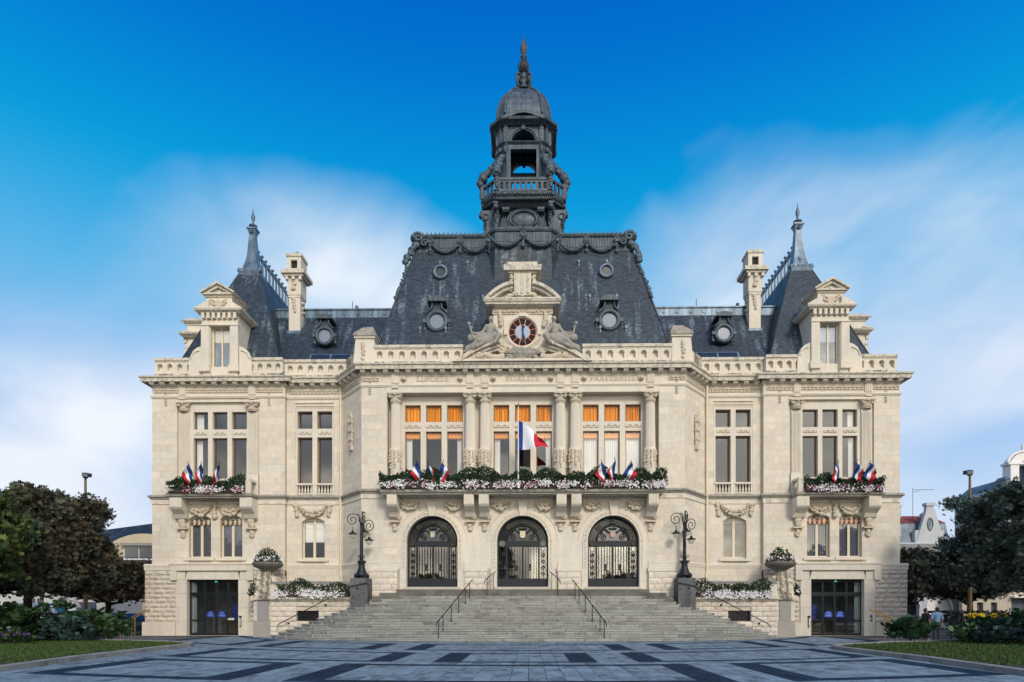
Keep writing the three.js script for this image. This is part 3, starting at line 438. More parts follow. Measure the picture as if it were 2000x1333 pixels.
  // garlands over the windows
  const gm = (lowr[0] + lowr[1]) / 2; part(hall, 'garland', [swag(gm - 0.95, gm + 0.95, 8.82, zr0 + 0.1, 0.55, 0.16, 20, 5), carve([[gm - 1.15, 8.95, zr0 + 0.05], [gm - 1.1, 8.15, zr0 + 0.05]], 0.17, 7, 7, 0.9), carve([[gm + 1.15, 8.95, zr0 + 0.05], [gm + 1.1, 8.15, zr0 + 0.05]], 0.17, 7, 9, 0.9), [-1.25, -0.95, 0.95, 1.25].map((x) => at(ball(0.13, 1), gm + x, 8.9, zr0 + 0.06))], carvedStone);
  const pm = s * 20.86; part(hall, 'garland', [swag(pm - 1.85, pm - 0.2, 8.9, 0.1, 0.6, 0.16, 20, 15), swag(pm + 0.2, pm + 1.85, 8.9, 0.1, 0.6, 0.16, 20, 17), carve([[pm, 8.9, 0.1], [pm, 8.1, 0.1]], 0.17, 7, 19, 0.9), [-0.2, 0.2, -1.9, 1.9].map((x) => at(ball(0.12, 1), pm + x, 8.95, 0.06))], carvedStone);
  // ---- canted wall with a carved fasces
  const ang = Math.atan2(2.35, 1.9), L = Math.hypot(1.9, 2.35), cant = group(hall, 'canted_wall');
  const place = s < 0 ? (g) => { g.rotateY(-ang); g.translate(-12.3, 0, -0.35); } : (g) => { g.rotateY(ang); g.translate(10.4, 0, 2); };
  { const g = B(0, L, 0, 17.1, -0.9, -0.04); place(g); part(cant, 'wall_core', g, jointStone); }
  courses(ashlar, 0, L, 4.86, 16.1, 0, [], { seed: 151 + s, parent: cant, place }); courses(ashlar, 0, L, 2.4, 4.5, 0.06, [], { seed: 161 + s, parent: cant, place, h: 0.42, len: 1.2, deep: 0.1 });
  const fs = [], fx = L * 0.52; for (let i = 0; i < 5; i++) fs.push(at(cyl(0.06, 0.06, 1.8, 6), fx - 0.2 + i * 0.1, 13.55, 0.1)); for (const y of [12.9, 13.5, 14.1]) fs.push(B(fx - 0.28, fx + 0.28, y, y + 0.1, 0.02, 0.2));
  fs.push(B(fx - 0.2, fx + 0.2, 12.3, 12.64, 0.01, 0.18), at(ball(0.13, 1), fx, 14.55, 0.07), at(ball(0.2, 1), fx + 0.2 * s, 14.75, 0.05, 0, 0, 0, [0.9, 1, 0.4]), carve([[fx + 0.28 * s, 14.4, 0.05], [fx + 0.34 * s, 13.6, 0.05], [fx + 0.22 * s, 12.7, 0.05]], 0.15, 16, 23 + s, 0.9)); fs.flat().forEach(place); part(cant, 'carved_fasces', fs, carvedStone);
  // downpipes
  for (const [px2, dk] of [[16.28, 0], [12.42, 0]]) { const x = s * px2, dp = group(hall, 'downpipe'), z = -0.22; part(dp, 'pipe', [bar([x, 4.3, z], [x, 16.9, z], 0.075, 8), bar([x, 4.3, z], [x - s * 0.12, 3.9, z + 0.2], 0.075, 8), bar([x - s * 0.12, 2.5, z + 0.2], [x - s * 0.12, 3.9, z + 0.2], 0.09, 8)], s > 0 && px2 > 14 ? leadDark : cream); for (let i = 0; i < 6; i++) part(dp, 'collar', at(cyl(0.1, 0.1, 0.07, 8), x, 5.2 + i * 2.1, z), s > 0 && px2 > 14 ? leadDark : cream); }
  // ---- pavilion balcony on two scrolled brackets
  const ba = X(17.95, 23.62), bal = group(hall, 'balcony'), bz = 1.05;
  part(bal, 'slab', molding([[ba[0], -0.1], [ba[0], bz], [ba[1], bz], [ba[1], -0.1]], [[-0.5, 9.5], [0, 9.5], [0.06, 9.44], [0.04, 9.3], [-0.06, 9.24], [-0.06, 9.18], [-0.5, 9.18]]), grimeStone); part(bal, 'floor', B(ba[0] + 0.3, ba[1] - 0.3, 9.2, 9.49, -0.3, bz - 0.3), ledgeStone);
  part(bal, 'rail', [B(ba[0] + 0.08, ba[1] - 0.08, 10.3, 10.44, bz - 0.32, bz - 0.02), B(ba[0] + 0.08, ba[0] + 0.36, 10.3, 10.438, 0, bz - 0.33), B(ba[1] - 0.36, ba[1] - 0.08, 10.3, 10.438, 0, bz - 0.33), B(ba[0] + 0.1, ba[0] + 0.42, 9.5, 10.3, bz - 0.3, bz - 0.04), B(ba[1] - 0.42, ba[1] - 0.1, 9.5, 10.3, bz - 0.3, bz - 0.04)], trimStone);
  for (let i = 0; i < 16; i++) part(bal, 'baluster', at(baluster(0.8, 0.085), mix(ba[0] + 0.6, ba[1] - 0.6, i / 15), 9.5, bz - 0.17), trimStone);
  for (const x of [s * 23.05, s * 18.36]) bracket(bal, x, 0.8, 9.18, 1.0);
  part(hall, 'carved_console', [[23.05], [18.36]].map(([x]) => [carve([[s * x, 7.75, 0.2], [s * x, 7.5, 0.15]], 0.2, 7, 33), B(s * x - 0.36, s * x + 0.36, 7.2, 7.3, 0, 0.3), carve([[s * x, 7.1, 0.12], [s * x, 6.75, 0.1]], 0.15, 6, 35), at(ring(0.14, 0.05, 12, 5), s * x, 6.85, 0.1)]), carvedStone);
}
function capital(x, y, z, r, h, d) {                 // acanthus and volute capital
  const g = [at(lathe([[r * 0.86, 0], [r * 0.92, h * 0.06], [r * 0.8, h * 0.1], [r * 0.84, h * 0.5], [r * 1.08, h * 0.78]], 16), x, y, z), B(x - r * 1.22, x + r * 1.22, y + h * 0.84, y + h, z - r * 1.1, z + r * 1.2)];
  for (const s of [-1, 1]) for (const zz of [0.95, -0.2]) g.push(at(spiral(r * 0.36, r * 0.1, 1.5, 22, s), x + s * r * 0.86, y + h * 0.64, z + r * zz), at(ball(r * 0.12, 0), x + s * r * 0.86, y + h * 0.64, z + r * zz));
  for (let i = 0; i < 9; i++) { const a = -1.4 + i * 0.35; g.push(at(ball(r * 0.2, 0), x + Math.sin(a) * r * 0.92, y + h * 0.26, z + Math.cos(a) * r * 0.92, 0, a, 0, [0.8, 1.7, 0.5])); }
  g.push(at(ball(r * 0.24, 0), x, y + h * 0.8, z + r * 1.1)); return g;
}
function baluster(h, r) { return lathe([[0, 0], [r, 0], [r, h * 0.08], [r * 0.6, h * 0.12], [r * 0.95, h * 0.3], [r * 0.9, h * 0.42], [r * 0.42, h * 0.72], [r * 0.5, h * 0.86], [r * 0.9, h * 0.9], [r * 0.9, h], [0, h]], 8); }
function bracket(parent, x, w, top, reach) {         // scrolled stone bracket under a balcony
  const p = [[0, top - 1.3], [0.12, top - 1.35], [0.34, top - 1.25], [0.5, top - 1.0], [reach - 0.1, top - 0.72], [reach, top - 0.6], [reach, top], [0, top]], g = ext(shape(p), w, -w / 2, 4); g.rotateY(-Math.PI / 2); g.translate(x, 0, 0);
  const br = group(parent, 'bracket'); part(br, 'block', g, trimStone);
  part(br, 'fluting', [-0.3, -0.15, 0, 0.15, 0.3].map((k) => B(x + k * w - 0.035, x + k * w + 0.035, top - 0.55, top - 0.1, reach - 0.02, reach + 0.025)), trimStone); part(br, 'volute', at(cyl(0.12, 0.12, w + 0.04, 12), x, top - 1.2, 0.24, 0, 0, Math.PI / 2), carvedStone); return br;
}

// ---- central block: three arched doors below, a loggia of columns above
{
  const DX = [-5.83, 0, 5.83], cw = group(hall, 'central_wall'), z = 2;
  const openings = DX.map((x) => archPts(x - 1.64, x + 1.64, 2.7, 6.16, 24));
  const log = [[-8.72, 9.56], [8.72, 9.56], [8.72, 15.72], [-8.72, 15.72]];
  part(cw, 'wall_core', plate(rect(-10.4, 10.4, 0, 17.1), [log, ...openings], 0.6, z - 0.64), jointStone);
  courses(ashlar, -10.4, 10.4, 8.9, 16.1, z, [[-8.75, 8.75, 9.5, 15.75]], { seed: 201, parent: cw });
  courses(ashlar, -10.4, -8.1, 4.86, 8.9, z, [], { seed: 203, parent: cw }); courses(ashlar, 8.1, 10.4, 4.86, 8.9, z, [], { seed: 205, parent: cw });
  part(cw, 'arcade_facing', plate(rect(-8.1, 8.1, 4.4, 8.9), DX.map((x) => archPts(x - 1.66, x + 1.66, 4.402, 6.16, 24).map(([a, b]) => [a, b])), 0.05, z - 0.05), trimStone);
  // rock-faced pier bases
  const pb = group(hall, 'pier_base');
  for (const [a, b, k] of [[-10.5, -8.05, 1], [-3.75, -2.25, 2], [2.25, 3.75, 3], [8.05, 10.5, 4]]) {
    part(pb, 'pier_core', B(a, b, 2.4, 4.3, z - 0.2, z + 0.1), jointStone); courses(rough, a, b, 2.6, 4.2, z + 0.14, [], { h: 0.36, len: 0.8, deep: 0.06, jt: 0.012, relief: 0.03, seed: 300 + k, parent: pb, tone: 1.12 });
    part(pb, 'coping', [B(a - 0.04, b + 0.04, 4.2, 4.4, z - 0.1, z + 0.18), B(a, b, 4.4, 4.86, z - 0.1, z + 0.08)], trimStone);
  }
  DX.forEach((x, i) => {
    for (const s of [-1, 1]) [[2.7, 3.6], [3.6, 4.4]].forEach(([a, b]) => part(pb, 'jamb_stone', B(x + s * 1.65, x + s * 2.06, a + 0.005, b - 0.005, z - 0.5, z + 0.09), trimStone));
    // carved archivolt: each voussoir its own stone, plus the beaded roll
    const ar = group(hall, 'door_arch'), n = 17;
    for (let k = 0; k < n; k++) { const a0 = Math.PI * k / n + 0.004, a1 = Math.PI * (k + 1) / n - 0.004, p = []; for (let j = 0; j <= 3; j++) { const a = mix(a0, a1, j / 3); p.push([x + 1.96 * Math.cos(a), 6.16 + 1.96 * Math.sin(a)]); } for (let j = 3; j >= 0; j--) { const a = mix(a0, a1, j / 3); p.push([x + 1.65 * Math.cos(a), 6.16 + 1.65 * Math.sin(a)]); } part(ar, 'voussoir', ext(shape(p), 0.24, z - 0.16, 3), trimStone); }
    const bead = []; for (let k = 0; k < 40; k++) { const a = Math.PI * (k + 0.5) / 40; bead.push(at(ball(0.06, 0), x + 1.81 * Math.cos(a), 6.16 + 1.81 * Math.sin(a), z + 0.08, 0, 0, a, [1.5, 0.8, 0.7])); } for (const s of [-1, 1]) for (let k = 0; k < 11; k++) bead.push(at(ball(0.06, 0), x + s * 1.81, 6.08 - k * 0.155, z + 0.08, 0, 0, 0, [1.5, 0.8, 0.7]));
    part(ar, 'beading', bead, carvedStone); part(ar, 'jamb', [B(x - 1.96, x - 1.65, 4.405, 6.155, z - 0.16, z + 0.08), B(x + 1.65, x + 1.96, 4.405, 6.155, z - 0.16, z + 0.08)], trimStone);
    part(ar, 'outer_roll', at(ring(2.25, 0.035, 40, 6, Math.PI), x, 6.16, z + 0.01), trimStone);
    part(ar, 'keystone', plate([[x - 0.18, 7.78], [x + 0.18, 7.78], [x + 0.32, 8.7], [x - 0.32, 8.7]], [], 0.3, z - 0.1), trimStone);
    part(hall, 'garland', [swag(x - 2.0, x - 0.85, 8.6, z + 0.1, 0.25, 0.17, 14, 51 + i), swag(x + 0.85, x + 2.0, 8.6, z + 0.1, 0.25, 0.17, 14, 61 + i), carve([[x - 2.05, 8.85, z + 0.05], [x - 1.95, 8.5, z + 0.05]], 0.12, 4, 71), carve([[x + 2.05, 8.85, z + 0.05], [x + 1.95, 8.5, z + 0.05]], 0.12, 4, 72), carve([[x - 0.85, 8.55, z + 0.04], [x - 0.8, 8.2, z + 0.04]], 0.09, 3, 73), carve([[x + 0.85, 8.55, z + 0.04], [x + 0.8, 8.2, z + 0.04]], 0.09, 3, 74)], carvedStone);
    part(hall, 'threshold', B(x - 1.78, x + 1.78, 3.06, 3.22, z - 0.5, z + 0.24), mat({ color: rgb(0.72, 0.69, 0.62), map: stoneTex }));
    // wrought iron and glass door
    const dr = group(hall, 'iron_door', ['wrought iron arched door, one of three, with a blue and red shield', 'wrought iron arched door with a pale shield above it', 'wrought iron arched door with a red and gold shield'][i]), dz = z - 0.38, fr = [], T = 0.05;
    fr.push(B(x - 1.64, x + 1.64, 3.22, 3.78, dz - T, dz + T), B(x - 1.64, x + 1.64, 5.85, 6.22, dz - T, dz + T)); for (const k of [-1.6, -1.05, 0, 1.05, 1.6]) fr.push(B(x + k - 0.055, x + k + 0.055, 3.22, 6.2, dz - T - 0.005, dz + T + 0.005));
    part(dr, 'frame', fr, iron); part(dr, 'arch_frame', [at(ring(1.58, 0.07, 32, 6, Math.PI), x, 6.16, dz), ...[0.1, 0.2, 0.3, 0.4].map((k) => at(ring(1.52 - k, 0.024, 28, 5, Math.PI), x, 6.2, dz)), at(ring(1.02, 0.06, 24, 6, Math.PI), x, 6.2, dz + 0.01)], iron);
    for (const k of [-0.9, -0.72, -0.54, -0.36, -0.18, 0.18, 0.36, 0.54, 0.72, 0.9]) part(dr, 'bar', bar([x + k, 3.78, dz], [x + k, 5.85, dz], 0.018, 5), iron);
    for (const s of [-1, 1]) { part(dr, 'side_panel', [bar([x + s * 1.2, 3.78, dz], [x + s * 1.2, 5.85, dz], 0.02, 5), bar([x + s * 1.45, 3.78, dz], [x + s * 1.45, 5.85, dz], 0.02, 5), ...[4.1, 4.5, 4.9, 5.3].map((y) => at(ring(0.09, 0.02, 10, 4), x + s * 1.325, y, dz)), bar([x + s * 1.325, 3.8, dz], [x + s * 1.325, 5.6, dz], 0.03, 5)], iron); part(dr, 'lock_plate', B(x + s * 0.42, x + s * 0.54, 4.3, 4.72, dz - 0.05, dz + 0.06), iron);
      part(dr, 'rosette', [at(cyl(0.2, 0.2, 0.08, 14), x + s * 1.33, 6.03, dz + 0.06, Math.PI / 2), at(ring(0.14, 0.035, 12, 5), x + s * 1.33, 6.03, dz + 0.11)], i === 1 ? mat({ color: rgb(0.16, 0.18, 0.13), roughness: 0.6 }) : bronze); }
    const bs = []; for (const a of [0.25, 0.5, 0.75]) bs.push(at(new THREE.BoxGeometry(0.3, 0.34, 0.06), x + 1.3 * Math.cos(a * Math.PI), 6.18 + 1.3 * Math.sin(a * Math.PI), dz + 0.05, 0, 0, a * Math.PI)); part(dr, 'boss', bs, bronze);
    const cr = []; for (const s of [-1, 1]) cr.push(at(spiral(0.22, 0.025, 1.8, 30, s, 5), x + s * 0.62, 6.45, dz + 0.02), carve([[x + s * 0.25, 6.75, dz], [x + s * 0.55, 6.95, dz], [x + s * 0.75, 6.7, dz]], 0.07, 9, 81 + i)); part(dr, 'scrollwork', [cr, carve([[x - 0.2, 7.0, dz + 0.03], [x + 0.2, 7.0, dz + 0.03]], 0.07, 5, 85)], iron);
    const sh = group(dr, 'shield'); const y0 = 6.42; part(sh, 'field', ext(shape([[x - 0.17, y0 + 0.1], [x - 0.1, y0], [x + 0.1, y0], [x + 0.17, y0 + 0.1], [x + 0.17, y0 + 0.42], [x - 0.17, y0 + 0.42]]), 0.05, dz + 0.05), mat({ color: [rgb(0.12, 0.3, 0.45), rgb(0.72, 0.66, 0.42), rgb(0.25, 0.3, 0.38)][i], roughness: 0.4 }));
    part(sh, 'charge', i === 1 ? [-0.1, 0, 0.1].flatMap((k) => [B(x + k - 0.02, x + k + 0.02, y0 + 0.28, y0 + 0.33, dz + 0.1, dz + 0.108), B(x + k - 0.02, x + k + 0.02, y0 + 0.13, y0 + 0.18, dz + 0.1, dz + 0.108)]) : [B(x - 0.12, x + 0.0, y0 + 0.06, y0 + 0.36, dz + 0.1, dz + 0.108), B(x + 0.03, x + 0.1, y0 + 0.12, y0 + 0.3, dz + 0.1, dz + 0.112)], mat({ color: i === 1 ? rgb(0.02, 0.03, 0.05) : rgb(0.75, i ? 0.25 : 0.5, 0.12), roughness: 0.4 }));
    part(dr, 'pane', B(x - 1.6, x + 1.6, 3.78, 5.9, dz - 0.09, dz - 0.08), glass); { const g = new THREE.ShapeGeometry(shape(archPts(x - 1.6, x + 1.6, 6.1, 6.16, 20))); g.translate(0, 0, dz - 0.085); part(dr, 'pane', g, new THREE.MeshPhysicalMaterial({ color: rgb(0.035, 0.04, 0.05), roughness: 0.06, ior: 1.6 })); }
  });
  // loggia: back wall with nine tall lights and nine transoms
  const zb = 1.42, cols = [-7.18, -5.81, -4.43, -1.39, 0, 1.39, 4.43, 5.81, 7.18], hw = 0.51, holes = cols.flatMap((x) => [[[x - hw, 14.02], [x + hw, 14.02], [x + hw, 15.12], [x - hw, 15.12]], [[x - hw, 9.6], [x + hw, 9.6], [x + hw, 13.4], [x - hw, 13.4]]]);
  const lg = group(hall, 'loggia_wall'); part(lg, 'stone_mullions', plate(rect(-8.75, 8.75, 9.3, 15.9), holes, 0.35, zb - 0.35), trimStone);
  cols.forEach((x, i) => {
    const t = light(x - hw, x + hw, 14.02, 15.12, zb - 0.22, { m: brownWood, fw: 0.06, gl: clearGlass }); part(t, 'orange_blind', pleat(x - hw + 0.05, x + hw - 0.05, 14.05, 15.1, zb - 0.29, 0.045, 4.3 + (i % 3) * 0.7), orange); const bq = rng(700 + i); part(t, 'blind_stripe', Array.from({ length: 5 }, (_, k) => { const a = x - 0.42 + k * 0.19 + bq() * 0.08; return B(a, a + 0.02 + 0.035 * bq(), 14.05, 15.1, zb - 0.244, zb - 0.24); }), orangeDark);
    const w = light(x - hw, x + hw, 9.6, 13.4, zb - 0.22, { m: brownWood, fw: 0.06 }); part(w, 'orange_valance', pleat(x - hw + 0.05, x + hw - 0.05, 12.95, 13.36, zb - 0.26, 0.025, 4, 0.07), orange); part(w, 'valance_fringe', pleat(x - hw + 0.05, x + hw - 0.05, 12.9, 13.0, zb - 0.255, 0.025, 4, 0.07), orangeDark);
    if (i >= 6) part(w, 'white_curtain', pleat(x - hw, x + hw, 9.65, 13.0, zb - 0.4, 0.03, 7), curtain);
    else if (i === 0 || i === 2 || i === 3 || i === 5) { const l = i === 0 || i === 3; part(w, 'white_curtain', pleat(l ? x - hw : x + 0.12, l ? x - 0.1 : x + hw, 9.65, 13.0, zb - 0.4, 0.03, 5), curtain); }
    const cv = []; for (let k = 0; k < 5; k++) { const u = x - 0.4 + k * 0.2; cv.push(at(ring(0.085, 0.03, 10, 5, 4.4), u, 13.72, zb + 0.025, 0, 0, k % 2 ? 0 : 2.6), at(ball(0.045, 0), u + 0.08, 13.67, zb + 0.025)); } part(lg, 'carved_panel', cv, carvedStone);
  });
  // fluted columns with carved drums
  for (const x of [-8.2, -3.38, -2.43, 2.43, 3.38, 8.2]) {
    const c = group(hall, 'column'), r = 0.33, N = 96, rows = [12.15, 13.2, 14.2, 15.02], P = [], rad = (i, k) => (r - 0.012 * k) * (1 - 0.075 * (0.5 - 0.5 * Math.cos(i / N * 24 * 6.283)) ** 1.0), pt = (i, k) => { const a = i / N * 6.2832; return [x + rad(i, k) * Math.sin(a), rows[k], 1.86 + rad(i, k) * Math.cos(a)]; };
    for (let k = 0; k < 3; k++) for (let i = 0; i < N; i++) P.push(...pt(i, k), ...pt(i + 1, k), ...pt(i + 1, k + 1), ...pt(i, k), ...pt(i + 1, k + 1), ...pt(i, k + 1));
    const g = new THREE.BufferGeometry(); g.setAttribute('position', new THREE.Float32BufferAttribute(P, 3)); g.computeVertexNormals(); part(c, 'shaft', g, trimStone);
    part(c, 'drum', at(lathe([[0, 0], [r * 1.08, 0], [r * 1.08, 1.5], [r * 1.15, 1.55], [r * 1.15, 1.68], [0, 1.7]], 20), x, 10.46, 1.86), trimStone);
    const orn = []; for (let i = 0; i < 5; i++) { const a = -1.2 + i * 0.6; orn.push(carve([[x + Math.sin(a) * r * 1.1, 11.95, 1.86 + Math.cos(a) * r * 1.1], [x + Math.sin(a) * r * 1.12, 11.3 - 0.35 * ((i + 1) % 2), 1.86 + Math.cos(a) * r * 1.12]], 0.085, 8, 91 + i, 0.8)); } part(c, 'carved_swag', orn, carvedStone);
    part(c, 'base', [at(lathe([[0, 0], [0.48, 0], [0.48, 0.12], [0.42, 0.18], [0.45, 0.26], [0.38, 0.34], [0, 0.36]], 20), x, 10.12, 1.86), B(x - 0.5, x + 0.5, 9.4, 10.12, 1.36, 2.32)], trimStone);
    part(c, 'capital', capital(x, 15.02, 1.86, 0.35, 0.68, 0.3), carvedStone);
  }
  part(hall, 'loggia_lintel', B(-8.75, 8.75, 15.74, 16.1, 1.1, 2.02), trimStone);
  // central balcony and its six brackets
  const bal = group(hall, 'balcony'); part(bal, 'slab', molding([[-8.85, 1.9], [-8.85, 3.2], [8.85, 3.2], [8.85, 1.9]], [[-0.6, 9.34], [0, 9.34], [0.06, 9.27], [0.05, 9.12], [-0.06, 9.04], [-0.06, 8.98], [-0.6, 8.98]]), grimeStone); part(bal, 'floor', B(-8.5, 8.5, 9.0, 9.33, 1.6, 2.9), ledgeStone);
  const segs = [[-8.6, -2.95], [-2.65, 2.65], [2.95, 8.6]]; part(bal, 'rail', [...segs.map(([a, b]) => B(a, b, 10.05, 10.2, 2.86, 3.14)), ...segs.flatMap(([a, b]) => [B(a + 0.02, a + 0.4, 9.34, 10.05, 2.88, 3.12), B(b - 0.4, b - 0.02, 9.34, 10.05, 2.88, 3.12)])], trimStone);
  for (const [a, b] of segs) for (let i = 0; i < 14; i++) part(bal, 'baluster', at(baluster(0.71, 0.085), mix(a + 0.6, b - 0.6, i / 13), 9.34, 3.0), trimStone);
  for (const x of [-8.2, -3.36, -2.42, 2.45, 3.38, 8.2]) { const b = bracket(bal, x, 0.62, 8.98, 1.15); b.position.z = 1.98; part(b, 'carving', [carve([[x - 0.25, 7.75, 0.2], [x + 0.25, 7.75, 0.2]], 0.17, 6, 97), B(x - 0.32, x + 0.32, 7.36, 7.46, 0, 0.34), carve([[x, 7.28, 0.12], [x, 6.85, 0.1]], 0.14, 6, 99), at(ring(0.13, 0.045, 12, 5), x, 7.0, 0.12)], carvedStone); }
}
lay(ashlar, 'ashlar_block', stone); lay(rough, 'rock_faced_stone', roughStone);

// ---- courses that run round the whole front
for (const w of [[...inset(0).slice(3, 6), [-8.1, 2]], [[8.1, 2], ...inset(0).slice(6, 9)]]) part(hall, 'base_string_course', molding(w, [[-0.3, 4.86], [0.04, 4.86], [0.1, 4.8], [0.06, 4.62], [0.02, 4.5], [-0.3, 4.5]]), trimStone);
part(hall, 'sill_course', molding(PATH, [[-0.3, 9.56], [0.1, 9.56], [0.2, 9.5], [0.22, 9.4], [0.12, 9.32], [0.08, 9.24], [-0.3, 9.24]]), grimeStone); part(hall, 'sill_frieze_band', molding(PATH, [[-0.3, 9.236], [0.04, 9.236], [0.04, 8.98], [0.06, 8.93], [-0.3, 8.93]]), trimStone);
{
  const fr = group(hall, 'sill_frieze'), put = (x, z, a = 0) => { for (const k of [-0.12, 0, 0.12]) { const g = B(k - 0.035, k + 0.035, 8.97, 9.22, 0.03, 0.075); g.rotateY(a); g.translate(x, 0, z); part(fr, 'flute', g, trimStone); } };
  for (const s of [-1, 1]) { for (const x of [24.9, 17.4, 16.5]) put(s * x, 0.01); for (const x of [15.9, 12.6]) put(s * x, -0.34); for (const x of [10.1, 9.1]) put(s * x, 2.01); }
  part(hall, 'architrave_string', molding(PATH, [[-0.2, 16.28], [0.06, 16.28], [0.1, 16.22], [0.04, 16.1], [-0.2, 16.1]]), trimStone);
  part(hall, 'frieze', molding(PATH, [[-0.3, 17.0], [0.01, 17.0], [0.01, 16.27], [-0.3, 16.27]]), trimStone);
  const co = group(hall, 'cornice'), up0 = [[-0.5, 17.48], [0.56, 17.48], [0.62, 17.44], [0.60, 17.36], [0.52, 17.31], [0.50, 17.1]];
  part(co, 'crown_moulding', molding(PATH, [...up0, [0.44, 17.1], [0.44, 17.27], [-0.5, 17.27]]), ledgeStone);
  part(co, 'bed_moulding', molding(PATH, [[-0.3, 17.265], [0.05, 17.265], [0.1, 17.06], [0.1, 17.0], [0.04, 16.94], [-0.3, 16.94]]), trimStone);
  // modillions under the cornice, one by one; cut from one block
  const mod = merge([ext(shape([[0, 16.88], [0.16, 16.9], [0.36, 16.96], [0.42, 17.03], [0.42, 17.262], [0, 17.262]]), 0.3, -0.15)]); mod.rotateY(-Math.PI / 2); mod.userData.done = 1;
  const run = (x0, z0, x1, z1, n, off) => { const a = Math.atan2(x1 - x0, z1 - z0) - Math.PI / 2; for (let i = 0; i < n; i++) { const t = (i + 0.5) / n, m = new THREE.Mesh(mod, trimStone); m.name = 'modillion'; m.castShadow = m.receiveShadow = true; m.rotation.y = a; m.position.set(mix(x0, x1, t), 0, mix(z0, z1, t)); co.add(m); } };
  for (const s of [-1, 1]) { const S = (x0, z0, x1, z1, n) => (s < 0 ? run(-x1, z1, -x0, z0, n) : run(x0, z0, x1, z1, n)); S(16.2, 0, 25.4, 0, 13); S(12.5, -0.35, 16.05, -0.35, 5); S(10.55, 1.8, 12.2, -0.2, 4); } run(-10.6, 2, 10.6, 2, 29);
  // carved frieze: linked rings and leaves, hanging tabs at the wall ends
  const q = rng(5), link = (x0, x1, y, z, tf) => { const out = []; const n = Math.round((x1 - x0) / 0.27); for (let i = 0; i < n; i++) { const x = mix(x0, x1, (i + 0.5) / n); out.push(at(ring(0.1, 0.035, 8, 4), x, y, z + 0.02), at(ball(0.055, 0), x + 0.13, y + 0.08, z + 0.02), at(ball(0.055, 0), x + 0.13, y - 0.08, z + 0.02)); } if (tf) out.forEach(tf); return out; };
  const fz = []; for (const s of [-1, 1]) { const R2 = (a, b, z, y = 16.58) => fz.push(link(Math.min(s * a, s * b), Math.max(s * a, s * b), y, z)); R2(23.4, 25.1, 0.02); R2(18.6, 22.9, 0.02); R2(16.3, 18.1, 0.02); R2(12.5, 16.0, -0.33); R2(9.3, 10.4, 2.02);
    for (const [x, z] of [[24.25, 0], [17.2, 0], [9.85, 2]]) for (let k = 0; k < 4; k++) fz.push(at(ring(0.09, 0.03, 4, 4), s * x, 16.35 - k * 0.22, z + 0.03, 0, 0, 0.785)); 
    const ang = Math.atan2(2.35, 1.9); fz.push(link(0.2, 2.8, 16.58, 0.02, s < 0 ? (g) => { g.rotateY(-ang); g.translate(-12.3, 0, -0.35); } : (g) => { g.rotateY(ang); g.translate(10.4, 0, 2); })); }
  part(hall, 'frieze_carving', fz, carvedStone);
  // triglyph tabs over columns and pilasters, lion heads beside the words
  const tri = group(hall, 'frieze_blocks'); for (const [x, z] of [...[-8.2, -3.38, -2.43, 2.43, 3.38, 8.2].map((x) => [x, 2.0]), ...[23.1, 18.35, -23.1, -18.35].map((x) => [x, 0])]) part(tri, 'triglyph', [B(x - 0.24, x + 0.24, 16.3, 17.0, z, z + 0.09), ...[-0.14, 0, 0.14].map((k) => B(x + k - 0.035, x + k + 0.035, 16.34, 16.98, z + 0.08, z + 0.125)), B(x - 0.2, x + 0.2, 16.02, 16.09, z, z + 0.14)], trimStone);
  for (const x of [-7.62, -3.98, -1.85, 1.85, 3.98, 7.62]) part(hall, 'carved_lion_head', [carve([[x - 0.08, 16.68, 2.06], [x + 0.08, 16.55, 2.1]], 0.14, 5, 140), at(ball(0.13, 1), x, 16.6, 2.14), at(ball(0.07, 1), x, 16.54, 2.25)], carvedStone);
  const font = await new FontLoader().loadAsync('fonts/droid/droid_serif_bold.typeface.json');
  const letters = mat({ color: rgb(0.70, 0.63, 0.52), map: stoneTex, roughness: 0.9 });
  for (const [word, x, w] of [['LIBERTE', -5.8, 2.1], ['EGALITE', 0, 2.2], ['FRATERNITE', 5.8, 2.95]]) { const g = new TextGeometry(word, { font, size: 0.33, depth: 0.04, curveSegments: 3, bevelEnabled: false }); g.computeBoundingBox(); const b = g.boundingBox; g.translate(-(b.min.x + b.max.x) / 2, 0, 0); g.scale(w / (b.max.x - b.min.x), 1, 1); g.translate(x, 16.46, 2.0); part(hall, 'inscription', g, letters, 'carved word ' + word + ' on the frieze'); }
}
// ---- pierced parapet: bays with round-headed panels between plinth and coping
function parapet(x0, x1, z, n, turn) {
  const p = group(hall, 'parapet'), tf = turn ?? ((g) => g), L = x1 - x0, T = (g) => { tf(g); return g; };
  part(p, 'plinth', [T(B(x0, x1, 17.48, 17.78, z - 0.4, z + 0.05))], patchStone); part(p, 'coping', [T(B(x0 - 0.02, x1 + 0.02, 18.66, 18.84, z - 0.44, z + 0.09)), T(B(x0, x1, 18.58, 18.66, z - 0.4, z + 0.03))], ledgeStone); part(p, 'back', T(B(x0, x1, 17.78, 18.58, z - 0.4, z - 0.24)), trimStone);
  for (let i = 0; i < n; i++) { const a = mix(x0, x1, i / n), b = mix(x0, x1, (i + 1) / n), m = (a + b) / 2, w = 0.17; part(p, 'arched_panel', [T(plate(rect(a + 0.004, b - 0.004, 17.78, 18.58), [archPts(m - w, m + w, 17.92, 18.28, 8)], 0.24, z - 0.24)), T(B(m - w, m + w, 17.92, 18.02, z - 0.24, z - 0.1)), T(at(ring(w + 0.03, 0.02, 10, 4, Math.PI), m, 18.28, z + 0.005))], trimStone); }
  return p;
}
